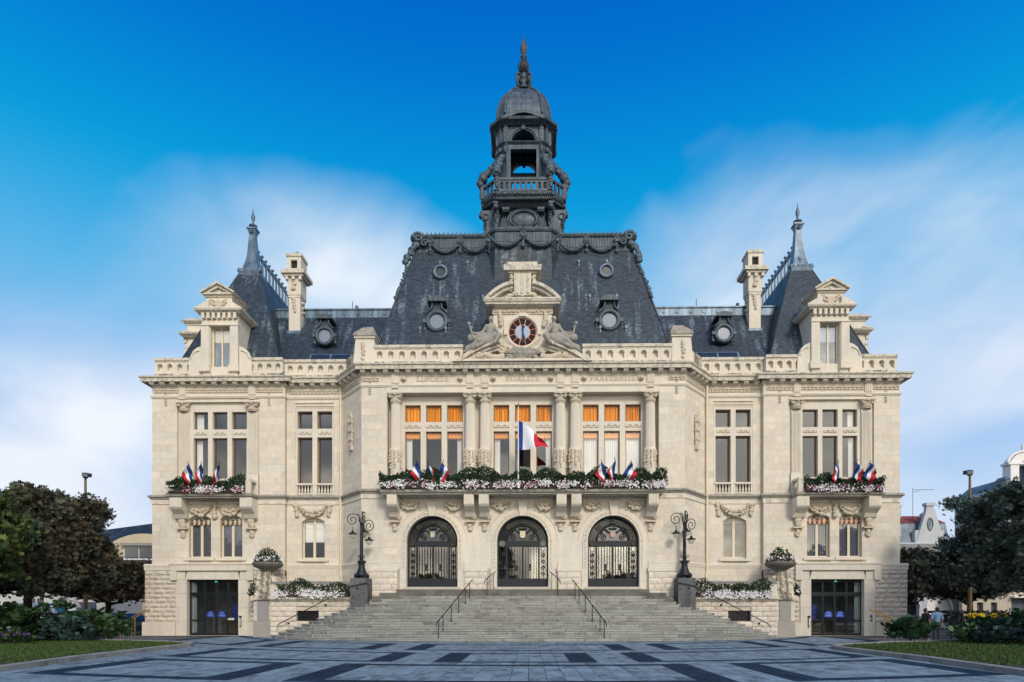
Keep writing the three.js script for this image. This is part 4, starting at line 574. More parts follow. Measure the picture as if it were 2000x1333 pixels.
for (const s of [-1, 1]) {
  const S = (a, b, z, n) => parapet(Math.min(s * a, s * b), Math.max(s * a, s * b), z, n);
  S(22.3, 25.0, 0.0, 4); S(16.3, 18.75, 0.0, 4); S(12.1, 16.28, -0.4, 6); S(3.85, 9.6, 1.9, 8);
  const ang = Math.atan2(2.3, 1.9), pc = group(hall, 'parapet_corner');
  { const g = B(0, 2.2, 17.48, 18.84, -0.4, -0.02); if (s < 0) { g.rotateY(-ang); g.translate(-12.2, 0, -0.5); } else { g.rotateY(ang); g.translate(10.75, 0, 1.3); } part(pc, 'canted_parapet', g, patchStone); }
  // corner acroterion: a tilted block with a pitched cap
  part(pc, 'block', [loft([{ y: 17.5, pts: quad(s * 10.25 - 0.7, s * 10.25 + 0.7, 0.9, 1.98) }, { y: 19.3, pts: quad(s * 10.2 - 0.6, s * 10.2 + 0.6, 0.95, 1.9) }]), B(s * 10.2 - 0.68, s * 10.2 + 0.68, 19.3, 19.42, 0.85, 2.0)], trimStone);
  part(pc, 'cap', [loft([{ y: 19.42, pts: quad(s * 10.2 - 0.74, s * 10.2 + 0.74, 0.8, 2.06) }, { y: 19.6, pts: quad(s * 10.2 - 0.72, s * 10.2 + 0.72, 0.82, 2.04) }, { y: 19.98, pts: quad(s * 9.95 - 0.3, s * 9.95 + 0.3, 0.9, 2.0) }])], grimeStone);
  part(pc, 'carving', [carve([[s * 10.3, 19.0, 1.95], [s * 10.3, 17.9, 1.99]], 0.14, 8, 151), B(s * 10.2 - 0.45, s * 10.2 + 0.45, 17.7, 17.76, 1.9, 2.0)], carvedStone);
  part(hall, 'side_parapet', B(s * 25.0 - 0.2, s * 25.0 + 0.2, 17.48, 18.84, -16, -0.45), ledgeStone);
}

// ---------------------------------------------------------------- roofs
function roofRings(list) { return loft(list.map(([y, x0, x1, z0, z1]) => ({ y, pts: quad(x0, x1, z0, z1) }))); }
{
  const rf = part(hall, 'central_roof', [roofRings([[17.6, -10.0, 10.0, -15.2, 1.0], [19.2, -9.72, 9.72, -14.4, 0.62], [27.5, -7.7, 7.7, -11.2, -2.6]])], slate);
  part(rf, 'roof_bulge', loft([{ y: 21.5, pts: [[-2.1, -1.2], [2.1, -1.2], [2.6, -1.6], [2.6, -5], [-2.6, -5], [-2.6, -1.6]] }, { y: 27.5, pts: [[-1.95, -1.85], [1.95, -1.85], [2.6, -2.62], [2.6, -5], [-2.6, -5], [-2.6, -2.62]] }]), slate);
  const top = [[-7.7, -2.6], [-2.6, -2.6], [-1.95, -1.85], [1.95, -1.85], [2.6, -2.6], [7.7, -2.6], [7.7, -11.2], [-7.7, -11.2]];
  const cr = group(hall, 'roof_crest'); part(cr, 'lead_band', molding(top, [[-0.5, 27.35], [0.05, 27.35], [0.05, 28.3], [-0.5, 28.3]], true), lead);
  part(cr, 'roll_moulding', molding(top, [[-0.6, 28.62], [0.02, 28.62], [0.16, 28.56], [0.2, 28.44], [0.14, 28.32], [0.05, 28.29], [-0.6, 28.29]], true), lead); part(cr, 'roof_deck', B(-7.4, 7.4, 28.3, 28.5, -10.9, -2.9), lead);
  const ribs = [], notch = []; for (let x = -7.5; x < 7.5; x += 0.19) { const f = Math.abs(x) < 2 ? -1.8 : -2.55; if (Math.abs(x) > 1.9 && Math.abs(x) < 2.65) continue; ribs.push(B(x, x + 0.1, 27.62, 28.26, f + 0.0, f + 0.06)); } for (let x = -7.5; x < 7.5; x += 0.3) if (Math.abs(x) > 2.7) notch.push(B(x, x + 0.05, 28.34, 28.66, -2.62, -2.36)); part(cr, 'lambrequin_ribs', [ribs, notch], lead).userData.kind = 'stuff';
  const N = [[-6.63, -2.5], [-4.5, -2.5], [-2.45, -2.4], [0, -1.75], [2.45, -2.4], [4.5, -2.5], [6.63, -2.5]];
  for (let i = 0; i < 6; i++) { const [x0, z0] = N[i], [x1, z1] = N[i + 1], p = []; for (let k = 0; k <= 8; k++) { const t = k / 8; p.push([mix(x0, x1, t), 27.95 - 0.72 * 4 * t * (1 - t) * 1.0, mix(Math.max(z0, z1) + 0.1, Math.max(z0, z1) + 0.1, t)]); } const c = new THREE.CatmullRomCurve3(p.map((a) => new THREE.Vector3(...a))), g = []; for (let k = 0; k < 22; k++) { const a = c.getPoint(k / 21); g.push(at(ball(0.1 + 0.06 * Math.sin(Math.PI * k / 21), 0), a.x, a.y, a.z + 0.03, k, k * 2)); } part(cr, 'swag', g, lead); }
  N.forEach(([x, z], i) => part(cr, 'boss', [at(cyl(0.24, 0.24, 0.16, 12), x, 28.02, z + 0.14, Math.PI / 2), at(ring(0.17, 0.05, 12, 5), x, 28.02, z + 0.23), carve([[x, 27.7, z + 0.14], [x, 27.2, z + 0.12]], 0.12, 5, 160 + i)], lead));
  for (const s of [-1, 1]) { part(cr, 'corner_scroll', [at(spiral(0.36, 0.12, 1.5, 30, s), s * 7.5, 28.25, -2.3), at(spiral(0.28, 0.09, 1.4, 26, -s), s * 7.05, 27.85, -2.3), at(ball(0.36, 1), s * 7.75, 28.35, -2.6), carve([[s * 7.6, 27.9, -2.4], [s * 8.0, 27.2, -2.25], [s * 8.25, 26.4, -2.0]], 0.26, 9, 171)], lead);
    part(rf, 'hip_ornament', carve([[s * 8.1, 26.2, -2.05], [s * 8.55, 24.4, -1.35], [s * 8.8, 23.2, -0.85]], 0.15, 14, 173), lead); part(rf, 'hip_roll', bar([s * 7.75, 27.4, -2.58], [s * 9.72, 19.2, 0.62], 0.07, 6), leadDark);
    roundDormer(s * 5.8, 21.2, 0.05, 1); const oc = group(hall, 'roof_oculus'); part(oc, 'ring', [at(ring(0.42, 0.12, 20, 8), s * 5.8, 25.4, -1.55), at(cyl(0.46, 0.46, 0.6, 16), s * 5.8, 25.4, -1.9, Math.PI / 2)], zinc); part(oc, 'pane', at(cyl(0.32, 0.32, 0.03, 16), s * 5.8, 25.4, -1.58, Math.PI / 2), mat({ color: rgb(0.02, 0.03, 0.04), roughness: 0.4 })); }
  const hooks = []; for (const [y, n, off] of [[20.6, 9, 0], [23.2, 8, 0.4], [26.2, 7, 0]]) for (let i = 0; i < n; i++) { const x = mix(-8.2, 8.2, (i + 0.5) / n) * (1 - (y - 18) * 0.02), z = 0.62 - (y - 19.2) / 8.3 * 3.22; if (Math.abs(x) < 2.3) continue; hooks.push(B(x - 0.07, x + 0.07, y, y + 0.2, z - 0.1, z + 0.16), B(x - 0.04, x + 0.04, y - 0.25, y, z - 0.1, z + 0.12)); } part(rf, 'roof_hooks', hooks, zinc).userData.kind = 'stuff';
}
function roundDormer(x, y, z, k) {
  const d = group(hall, 'round_dormer'), L = lead;
  part(d, 'body', [at(cyl(0.78 * k, 0.78 * k, 1.7 * k, 20), x, y, z - 0.85 * k, Math.PI / 2), ext(shape([[x - 0.75 * k, y + 0.3 * k], [x + 0.75 * k, y + 0.3 * k], [x + 0.36 * k, y + 0.95 * k], [x + 0.3 * k, y + 1.4 * k], [x - 0.3 * k, y + 1.4 * k], [x - 0.36 * k, y + 0.95 * k]]), 1.4 * k, z - 1.4 * k)], leadDark);
  part(d, 'ring', [at(ring(0.62 * k, 0.15 * k, 24, 8), x, y, z + 0.05), B(x - 0.92 * k, x - 0.7 * k, y - 0.12 * k, y + 0.12 * k, z - 0.1, z + 0.16), B(x + 0.7 * k, x + 0.92 * k, y - 0.12 * k, y + 0.12 * k, z - 0.1, z + 0.16), carve([[x - 0.85 * k, y - 0.2, z], [x - 0.8 * k, y - 0.55 * k, z]], 0.1 * k, 4, 181), carve([[x + 0.85 * k, y - 0.2, z], [x + 0.8 * k, y - 0.55 * k, z]], 0.1 * k, 4, 182)], L);
  part(d, 'pane', at(cyl(0.5 * k, 0.5 * k, 0.02, 24), x, y, z + 0.03, Math.PI / 2), new THREE.MeshPhysicalMaterial({ color: rgb(0.20, 0.24, 0.30), roughness: 0.25, ior: 1.5 }));
  part(d, 'hood', [ext(shape(archPts(x - 0.56 * k, x + 0.56 * k, y + 1.32 * k, y + 1.45 * k, 10, 0.2 * k)), 1.6 * k, z - 1.35 * k), B(x - 0.62 * k, x + 0.62 * k, y + 1.26 * k, y + 1.36 * k, z - 1.3 * k, z + 0.3 * k), tube([[x - 0.3 * k, y + 1.25 * k, z + 0.08], [x - 0.36 * k, y + 0.9 * k, z + 0.1], [x - 0.7 * k, y + 0.55 * k, z + 0.1]], 0.06 * k, 12, 6), tube([[x + 0.3 * k, y + 1.25 * k, z + 0.08], [x + 0.36 * k, y + 0.9 * k, z + 0.1], [x + 0.7 * k, y + 0.55 * k, z + 0.1]], 0.06 * k, 12, 6)], L);
}
function dormer(place) {                                  // stone dormer with broken and triangular pediments, built facing +z round x = 0
  const d = group(hall, 'stone_dormer'); const T = (g) => { [g].flat(9).forEach((e) => e && place(e)); return g; };
  part(d, 'body', T([B(-1.22, -0.66, 17.5, 21.0, -1.5, 0.0), B(0.66, 1.22, 17.5, 21.0, -1.5, 0.0), B(-1.22, 1.22, 17.5, 18.2, -1.5, -0.1), B(-1.22, 1.22, 21.0, 21.34, -1.5, 0.02), B(-1.15, 1.15, 21.3, 22.2, -3, -0.05), B(-1.2, -1.15, 17.5, 22, -3.4, -0.2), B(1.15, 1.2, 17.5, 22, -3.4, -0.2)]), trimStone);
  part(d, 'pilasters', T([B(-1.26, -0.72, 18.2, 21.0, -0.1, 0.08), B(0.72, 1.26, 18.2, 21.0, -0.1, 0.08), B(-1.36, -0.64, 17.85, 18.3, -0.1, 0.2), B(0.64, 1.36, 17.85, 18.3, -0.1, 0.2), B(-1.3, 1.3, 20.96, 21.06, -0.1, 0.13)]), trimStone);
  const den = []; for (let i = 0; i < 7; i++) den.push(B(-1.18 + i * 0.36, -0.98 + i * 0.36, 21.42, 21.78, 0.0, 0.22)); part(d, 'dentils', T(den), trimStone);
  part(d, 'cornice', T([molding([[-1.3, -3], [-1.3, 0.05], [1.3, 0.05], [1.3, -3]], [[-0.6, 22.06], [0.3, 22.06], [0.34, 22.0], [0.3, 21.9], [0.16, 21.8], [0.12, 21.76], [-0.6, 21.76]])]), ledgeStone);
  const half = [[-1.62, 22.07], [-0.62, 22.07], [-0.62, 22.6], [-0.74, 22.56]]; part(d, 'broken_pediment', T([ext(shape(half), 0.42, -0.1), ext(shape(half.map(([x, y]) => [-x, y]).reverse()), 0.42, -0.1)]), trimStone);
  part(d, 'attic', T([B(-0.86, 0.86, 22.06, 22.95, -2.0, 0.1), B(-0.94, 0.94, 22.86, 22.96, -1.9, 0.18)]), trimStone);
  part(d, 'carved_shield', T([ext(shape([[-0.2, 22.15], [0.2, 22.15], [0.28, 22.6], [-0.28, 22.6]]), 0.1, 0.08), carve([[-0.55, 22.7, 0.14], [-0.3, 22.3, 0.14]], 0.12, 5, 191), carve([[0.55, 22.7, 0.14], [0.3, 22.3, 0.14]], 0.12, 5, 192), bar([-0.5, 22.75, 0.14], [0.2, 22.15, 0.14], 0.05), bar([0.5, 22.75, 0.14], [-0.2, 22.15, 0.14], 0.05)].flat()), carvedStone);
  part(d, 'pediment', T([plate([[-1.06, 22.97], [1.06, 22.97], [1.1, 23.1], [0, 23.7], [-1.1, 23.1]], [[[-0.62, 23.1], [0.62, 23.1], [0, 23.42]]], 2.1, -1.8), ext(shape([[-0.66, 23.05], [0.66, 23.05], [0, 23.46]]), 0.2, -0.05), ext(shape([[-1.18, 23.1], [-1.12, 23.02], [0, 23.64], [1.12, 23.02], [1.18, 23.1], [0, 23.8]]), 2.25, -1.8)]), ledgeStone);
  const vol = (s) => { const p = [[s * 1.3, 17.5], [s * 2.15, 17.5], [s * 2.15, 18.5], [s * 2.05, 18.9], [s * 1.85, 19.3], [s * 1.6, 19.5], [s * 1.3, 19.62]]; return plate(s > 0 ? p : p.reverse(), [], 0.34, -0.36); }; part(d, 'side_scroll', T([vol(-1), vol(1), at(ring(0.55, 0.05, 10, 5, 1.57), 1.42, 18.75, 0), at(ring(0.55, 0.05, 10, 5, 1.57), -1.42, 18.75, 0, 0, 0, 1.57)]), trimStone);
  const w = group(d, 'window'); part(w, 'frame', T(plate(rect(-0.66, 0.66, 18.2, 21.0), [[[-0.56, 18.32], [-0.05, 18.32], [-0.05, 20.9], [-0.56, 20.9]], [[0.05, 18.32], [0.56, 18.32], [0.56, 20.9], [0.05, 20.9]]], 0.08, -0.4)), cream);
  part(w, 'pane', T(B(-0.56, -0.05, 18.32, 20.9, -0.37, -0.36)), glass); part(w, 'pane', T(B(0.05, 0.56, 18.32, 20.9, -0.37, -0.36)), glass);
  return [d, w, T];
}
for (const s of [-1, 1]) {
  const xc = s * 20.3;
  const rf = part(hall, 'pavilion_roof', roofRings([[17.6, xc - 4.1, xc + 4.1, -16.6, -0.25], [19.2, xc - 3.35, xc + 3.35, -16, -0.95], [23.6, xc - 1.85, xc + 1.85, -14.4, -2.7], [26.9, xc - 0.66, xc + 0.66, -12.6, -4.0]]), slate);
  for (const k of [-1, 1]) part(rf, 'hip_roll', tube([[xc + k * 3.35, 19.2, -0.95], [xc + k * 1.85, 23.6, -2.7], [xc + k * 0.67, 26.85, -4.0]], 0.05, 10, 6), leadDark);
  const sp = group(hall, 'roof_spike'), sq = (h) => quad(xc - h, xc + h, -4.6 - h, -4.6 + h);
  part(sp, 'flared_base', [loft([{ y: 26.35, pts: sq(0.72) }, { y: 26.8, pts: sq(0.78) }, { y: 26.95, pts: sq(0.62) }, { y: 27.6, pts: sq(0.44) }, { y: 28.3, pts: sq(0.32) }, { y: 30.0, pts: sq(0.2) }]), carve([[xc - 0.6, 26.9, -3.95], [xc + 0.6, 26.9, -3.95]], 0.16, 7, 195), carve([[xc, 26.6, -3.95], [xc, 27.5, -4.15]], 0.15, 5, 196), at(ball(0.2, 1), xc - 0.72, 26.9, -4), at(ball(0.2, 1), xc + 0.72, 26.9, -4)], zinc);
  part(sp, 'capital', [loft([{ y: 29.8, pts: sq(0.2) }, { y: 30.15, pts: sq(0.3) }, { y: 30.2, pts: sq(0.36) }, { y: 30.3, pts: sq(0.36) }]), at(ring(0.1, 0.05, 8, 4), xc, 30.0, -4.28)], zinc);
  part(sp, 'finial', at(lathe([[0, 0], [0.16, 0], [0.12, 0.1], [0.3, 0.2], [0.3, 0.28], [0.1, 0.36], [0.06, 0.5], [0.13, 0.75], [0.15, 0.95], [0.04, 1.3], [0.015, 1.65], [0, 1.66]], 12), xc, 30.3, -4.6), zinc);
  const cr = group(hall, 'ridge_crest'), L = 7.4, n = 11; part(cr, 'ridge_roll', B(xc - 0.24, xc + 0.24, 26.85, 27.5, -12.4, -4.6), zinc);
  for (let i = 0; i < n; i++) { const z0 = -4.9 - i * L / n, z1 = z0 - L / n, g = plate(rect(z1, z0, 27.5, 28.95), [archPts(z1 + 0.1, z0 - 0.1, 27.68, 28.5, 8)], 0.12, -0.06); g.rotateY(-Math.PI / 2); g.translate(xc, 0, 0); part(cr, 'arched_panel', g, zinc); part(cr, 'knob', [at(cyl(0.04, 0.04, 0.2, 5), xc, 29.02, z0), at(ball(0.11, 1), xc, 29.16, z0)], zinc); }
  // dormers on the front and the outer side
  { const [d, w, T] = dormer((g) => g.translate(s * 20.5, 0, 0.12)); part(w, 'roller_blind', T(B(-0.56, 0.56, s < 0 ? 20.0 : 19.8, 20.92, -0.45, -0.44)), s < 0 ? blindCream : mat({ color: rgb(0.3, 0.36, 0.45) })); }
  dormer((g) => { g.rotateY(s * Math.PI / 2); g.translate(s * 25.25, 0.35, -5.6); });
  // recessed roof, zinc ridge, valley, skylight, chimney
  const [x0, x1] = s < 0 ? [-19.5, -8.5] : [8.5, 19.5];
  const rr2 = part(hall, 'recess_roof', roofRings([[17.6, x0, x1, -9, -0.9], [23.75, x0, x1, -5.5, -4.6]]), slate); part(rr2, 'zinc_ridge', [B(x0, x1, 23.6, 24.22, -5.6, -4.5), B(x0, x1, 24.16, 24.26, -5.65, -4.42)], zinc);
  const bs = []; for (let i = 0; i < 9; i++) bs.push(at(cyl(0.13, 0.13, 0.08, 10), s * (9.4 + i * 1.0), 23.9, -4.48, Math.PI / 2)); part(rr2, 'ridge_bosses', bs, zinc); part(rr2, 'valley_flashing', bar([s * 19.0, 23.7, -4.45], [s * 16.75, 18.6, -1.1], 0.17, 4), zinc);
  part(rr2, 'flue', at(cyl(0.12, 0.12, 0.5, 10), s * (s > 0 ? 16.0 : 12.6), 24.45, -5), zinc); part(rr2, 'lightning_rod', bar([s * 12.9, 24.2, -4.9], [s * 12.9, 25.0, -4.9], 0.025, 5), iron);
  const sk = group(hall, 'skylight'); part(sk, 'frame', at(B(-1.5, 1.5, -0.45, 0.45, -0.06, 0.06), s * 13.6, 19.45, -1.82, -0.53), zinc); for (const k of [-0.72, 0.72]) part(sk, 'pane', at(B(k - 0.66, k + 0.66, -0.38, 0.38, 0.062, 0.07), s * 13.6, 19.45, -1.82, -0.53), new THREE.MeshPhysicalMaterial({ color: rgb(0.015, 0.03, 0.05), roughness: 0.15, ior: 1.5 }));
  roundDormer(s * 14.2, 21.35, -2.45, 0.92);
  const cx = s * 16.85, cz = -4.2, ch = group(hall, 'chimney'), b2 = (w, y0, y1, d = w) => B(cx - w, cx + w, y0, y1, cz - d, cz + d);
  part(ch, 'shaft', [b2(0.42, 21.0, 24.9, 0.5), b2(0.5, 24.9, 26.35, 0.58), b2(0.46, 24.75, 24.95, 0.54)], trimStone); part(ch, 'flashing', b2(0.5, 21.4, 22.25, 0.62), zinc); part(ch, 'cap', [b2(0.86, 26.35, 26.62, 0.94), b2(0.72, 26.2, 26.36, 0.8)], ledgeStone);
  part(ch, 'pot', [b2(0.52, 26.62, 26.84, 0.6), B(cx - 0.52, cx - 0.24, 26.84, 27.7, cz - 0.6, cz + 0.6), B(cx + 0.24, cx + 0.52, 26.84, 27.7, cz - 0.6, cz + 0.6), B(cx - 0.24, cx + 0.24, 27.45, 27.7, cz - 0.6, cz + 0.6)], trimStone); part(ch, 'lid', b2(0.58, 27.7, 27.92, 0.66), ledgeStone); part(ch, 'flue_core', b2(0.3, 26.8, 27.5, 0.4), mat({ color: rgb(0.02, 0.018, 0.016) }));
  part(ch, 'brackets', [-0.5, 0, 0.5].flatMap((k) => [B(cx + k - 0.1, cx + k + 0.1, 25.95, 26.2, cz + 0.55, cz + 0.78)]), trimStone); part(ch, 'carving', [carve([[cx, 25.9, cz + 0.6], [cx, 25.3, cz + 0.62]], 0.17, 5, 201), carve([[cx - 0.1, 24.7, cz + 0.52], [cx + 0.05, 23.7, cz + 0.52]], 0.12, 9, 203), [0, 1, 2].map((k) => carve([[cx - s * 0.44, 24.6 - k * 0.35, cz - 0.2], [cx - s * 0.44, 24.4 - k * 0.35, cz + 0.2]], 0.1, 4, 205 + k))], carvedStone);
}
// ---------------------------------------------------------------- bell tower in dark lead
{
  const tw = group(hall, 'bell_tower', 'dark lead bell tower with a balustraded platform and a small dome'), zc = -5.2;
  const O = (w, c) => octo(w, c, zc), pc = O(2.95, 1.05);
  part(tw, 'lower_stage', [loft([{ y: 28.3, pts: O(2.9, 0.75) }, { y: 28.75, pts: O(2.85, 0.8) }, { y: 28.9, pts: O(2.5, 0.75) }, { y: 30.6, pts: O(2.2, 0.75) }]), molding(O(2.75, 0.8), [[-0.5, 28.8], [0.12, 28.8], [0.2, 28.7], [0.2, 28.6], [0.1, 28.52], [-0.5, 28.52]], true)], leadDark);
  for (const [a, w] of [[0, 0], [Math.PI / 2, 1], [-Math.PI / 2, 2], [Math.PI, 3]]) {
    const T = (g) => { [g].flat(9).forEach((e) => e && (e.rotateY(a), e.translate(0, 0, zc))); return g; }, f = 2.45;
    part(tw, 'cartouche', T([at(new THREE.SphereGeometry(1, 24, 12), 0, 29.72, f - 0.05, 0, 0, 0, [0.86, 0.52, 0.2])]), lead); part(tw, 'cartouche_frame', T([at(ring(1, 0.1, 32, 6), 0, 29.72, f + 0.05, 0, 0, 0, [0.95, 0.6, 1]), at(ring(1, 0.06, 32, 6), 0, 29.74, f, 0, 0, 0, [1.12, 0.74, 1]), carve([[-1.5, 29.05, f - 0.02], [-0.9, 29.1, f + 0.08], [-0.3, 28.95, f + 0.08]], 0.16, 9, 211), carve([[1.5, 29.05, f - 0.02], [0.9, 29.1, f + 0.08], [0.3, 28.95, f + 0.08]], 0.16, 9, 212), at(spiral(0.28, 0.08, 1.4, 22, 1), -0.32, 28.85, f + 0.25), at(spiral(0.28, 0.08, 1.4, 22, -1), 0.32, 28.85, f + 0.25), B(-1.5, -1.0, 30.2, 30.5, f - 0.4, f + 0.25), B(1.0, 1.5, 30.2, 30.5, f - 0.4, f + 0.25), at(cyl(0.14, 0.14, 0.5, 10), -1.25, 30.35, f + 0.2, 0, 0, Math.PI / 2), at(cyl(0.14, 0.14, 0.5, 10), 1.25, 30.35, f + 0.2, 0, 0, Math.PI / 2)]), lead);
    for (const s of [-1, 1]) {                                          // tall S-scroll consoles at the corners
      const p = [[f - 0.7, 28.75], [f + 0.42, 28.75], [f + 0.26, 29.2], [f + 0.2, 29.7], [f + 0.42, 30.2], [f + 0.72, 30.5], [f + 0.72, 30.62], [f - 0.7, 30.62]], g = ext(shape(p), 0.34, -0.17, 3); g.rotateY(-Math.PI / 2); g.translate(s * 1.95, 0, 0);
      part(tw, 'scroll_console', T([g, at(ring(0.22, 0.07, 14, 5), s * 2.14, 30.15, f + 0.3, 0, Math.PI / 2), at(ball(0.2, 1), s * 1.95, 30.3, f + 0.62), at(ball(0.16, 1), s * 1.95, 29.0, f + 0.34), carve([[s * 1.95, 30.0, f + 0.4], [s * 1.95, 29.2, f + 0.28]], 0.12, 6, 215)]), lead);
      // crouching scroll buttress rising from the corner post to the upper stage
      const q = [[1.65, 31.6], [2.95, 31.6], [3.0, 32.5], [2.75, 33.0], [2.45, 33.3], [2.2, 33.9], [2.0, 34.5], [1.6, 34.6]], h = ext(shape(q), 0.3, -0.15, 3); h.rotateY(-Math.PI / 2); h.translate(s * 1.85, 0, 0);
      part(tw, 'griffin_buttress', T([tube([[s * 1.9, 32.3, 3.0], [s * 1.9, 33.0, 3.05], [s * 1.85, 33.35, 2.7], [s * 1.75, 33.75, 2.35], [s * 1.6, 34.35, 2.05], [s * 1.5, 34.6, 1.9]], 0.19, 20, 8), carve([[s * 1.9, 32.5, 3.1], [s * 1.9, 33.05, 3.05], [s * 1.84, 33.4, 2.72], [s * 1.75, 33.8, 2.4], [s * 1.58, 34.4, 2.08]], 0.26, 18, 225 + w, 0.8), at(ball(0.36, 1), s * 1.9, 33.0, 2.95), at(ball(0.22, 1), s * 1.92, 32.7, 3.22), carve([[s * 1.9, 33.3, 2.85], [s * 1.72, 33.9, 2.4], [s * 1.5, 34.6, 2.0]], 0.17, 10, 221 + w), carve([[s * 1.9, 32.6, 3.1], [s * 1.9, 31.7, 3.12]], 0.14, 7, 231 + w), B(s * 1.9 - 0.17, s * 1.9 + 0.17, 31.5, 32.5, 2.78, 3.1)]), lead); h.dispose();
    }
    // platform balustrade
    const bal = group(tw, 'balustrade'); part(bal, 'rail', T([B(-1.75, 1.75, 32.22, 32.4, 2.8, 3.04), B(-1.75, 1.75, 31.42, 31.56, 2.78, 3.04)]), lead); for (let i = 0; i < 9; i++) part(bal, 'arched_panel', T([plate(rect(-1.72 + i * 0.382, -1.34 + i * 0.382, 31.56, 32.22), [archPts(-1.64 + i * 0.382, -1.42 + i * 0.382, 31.6, 31.98, 6)], 0.14, 2.85)]), lead);
    part(bal, 'chamfer_rail', T([at(B(-0.75, 0.75, 32.2, 32.38, -0.1, 0.1), 2.42, 0, 2.42, 0, Math.PI / 4), at(B(-0.75, 0.75, 31.42, 31.56, -0.1, 0.1), 2.42, 0, 2.42, 0, Math.PI / 4), ...[-0.6, -0.2, 0.2, 0.6].map((k) => at(B(k - 0.06, k + 0.06, 31.5, 32.25, -0.07, 0.07), 2.42, 0, 2.42, 0, Math.PI / 4))]), lead);
    // upper stage: a wall pierced by a square and a round-headed opening
    const up1 = [[-0.94, 32.0], [0.94, 32.0], [0.94, 35.22], [-0.94, 35.22]]; part(tw, 'upper_wall', T(plate(rect(-1.4, 1.4, 31.4, 37.2), [up1, archPts(-0.9, 0.9, 35.74, 35.75, 14, 0.86)], 0.36, 1.52)), lead);
    if (w !== 3 && w !== 0) part(tw, 'louvre_panel', T(B(-0.94, 0.94, 32.0, 33.1, 1.55, 1.7)), leadDark); else part(tw, 'sill_panel', T(B(-0.94, 0.94, 32.0, w ? 33.5 : 32.4, 1.6, 1.7)), leadDark);
    part(tw, 'arch_moulding', T([at(ring(1.02, 0.07, 20, 6, Math.PI), 0, 35.72, 1.9), ext(shape([[-0.12, 36.55], [0.12, 36.55], [0.2, 37.15], [-0.2, 37.15]]), 0.25, 1.8)]), lead);
    for (const s of [-1, 1]) part(tw, 'pier', T([B(s * 1.3 - 0.14, s * 1.3 + 0.14, 35.75, 37.0, 1.85, 2.0), ...[0, 1, 2, 3, 4, 5].map((k) => B(s * 1.3 - 0.08, s * 1.3 + 0.08, 35.9 + k * 0.17, 36.0 + k * 0.17, 1.98, 2.04)), at(ball(0.17, 1), s * 1.32, 35.2, 1.96, 0, 0, 0, [1, 1.3, 0.8]), at(ball(0.1, 1), s * 1.32, 34.98, 1.98)]), lead);
    { const g = B(-0.55, 0.55, 31.4, 37.2, -0.3, 0); part(tw, 'corner_pier', T([at(g, 1.63, 0, 1.63, 0, Math.PI / 4), at(B(-0.16, 0.16, 35.75, 37.0, 0, 0.14), 1.63, 0, 1.63, 0, Math.PI / 4), at(ball(0.17, 1), 1.72, 35.2, 1.72, 0, 0, 0, [1, 1.3, 1])]), lead); }
    // eyebrow of the cornice above each face, carried by side brackets
    const arc = []; for (let i = 0; i <= 10; i++) { const t = i / 10, x = -1.45 + 2.9 * t; arc.push([x, 37.22 + 0.42 * Math.sin(Math.PI * t) ** 1.4]); } for (let i = 10; i >= 0; i--) { const t = i / 10, x = -1.45 + 2.9 * t; arc.push([x, 36.98 + 0.42 * Math.sin(Math.PI * t) ** 1.4]); } part(tw, 'cornice_eyebrow', T([ext(shape(arc.reverse()), 0.75, 1.75)]), lead);
    const dent = []; for (let i = 0; i < 16; i++) { const t = (i + 0.5) / 16; if (Math.abs(t - 0.5) < 0.06) continue; dent.push(B(-1.1 + 2.2 * t - 0.04, -1.1 + 2.2 * t + 0.04, 36.82 + 0.4 * Math.sin(Math.PI * t) ** 1.4, 36.94 + 0.4 * Math.sin(Math.PI * t) ** 1.4, 1.86, 2.02)); } part(tw, 'dentils', T(dent), lead);
    const d2 = []; for (let i = 0; i < 30; i++) d2.push(B(-2.1 + i * 0.145, -2.03 + i * 0.145, 30.92, 31.04, 2.9, 3.0)); part(tw, 'dentils', T(d2), lead);
    part(tw, 'leaf_band', T(carve([[-2.1, 31.28, 3.02], [2.1, 31.28, 3.02]], 0.13, 26, 241 + w)), lead);
  }
  part(tw, 'platform', [molding(pc, [[-1.5, 31.5], [0.06, 31.5], [0.12, 31.4], [0.08, 31.2], [0.02, 31.1], [-0.05, 31.06], [-0.05, 30.9], [-0.3, 30.84], [-0.5, 30.6], [-1.5, 30.6]], true), loft([{ y: 30.55, pts: O(2.3, 0.8) }, { y: 31.45, pts: O(2.8, 1.0) }])], leadDark);
  part(tw, 'string_course', molding(O(1.86, 0.5), [[-0.4, 35.76], [0.12, 35.76], [0.18, 35.66], [0.06, 35.56], [-0.4, 35.5]], true), lead);
  part(tw, 'main_cornice', [molding(O(1.98, 0.55), [[-0.8, 37.24], [0.42, 37.24], [0.5, 37.16], [0.44, 37.02], [0.16, 36.92], [0.08, 36.86], [-0.8, 36.86]], true), loft([{ y: 37.1, pts: O(2.0, 0.6) }, { y: 37.6, pts: O(1.85, 0.55) }])], lead);
  const dome = [[37.4, 1.92], [37.8, 1.92], [38.3, 1.88], [38.9, 1.76], [39.4, 1.58], [39.8, 1.36], [40.2, 1.06], [40.5, 0.78], [40.72, 0.5]];
  part(tw, 'dome', loft(dome.map(([y, w]) => ({ y, pts: O(w, w * 0.3) }))), mat({ color: rgb(0.20, 0.25, 0.30), map: leadTex, bumpMap: slateMap(1), bumpScale: 0.02, roughness: 0.5, metalness: 0.2 }));
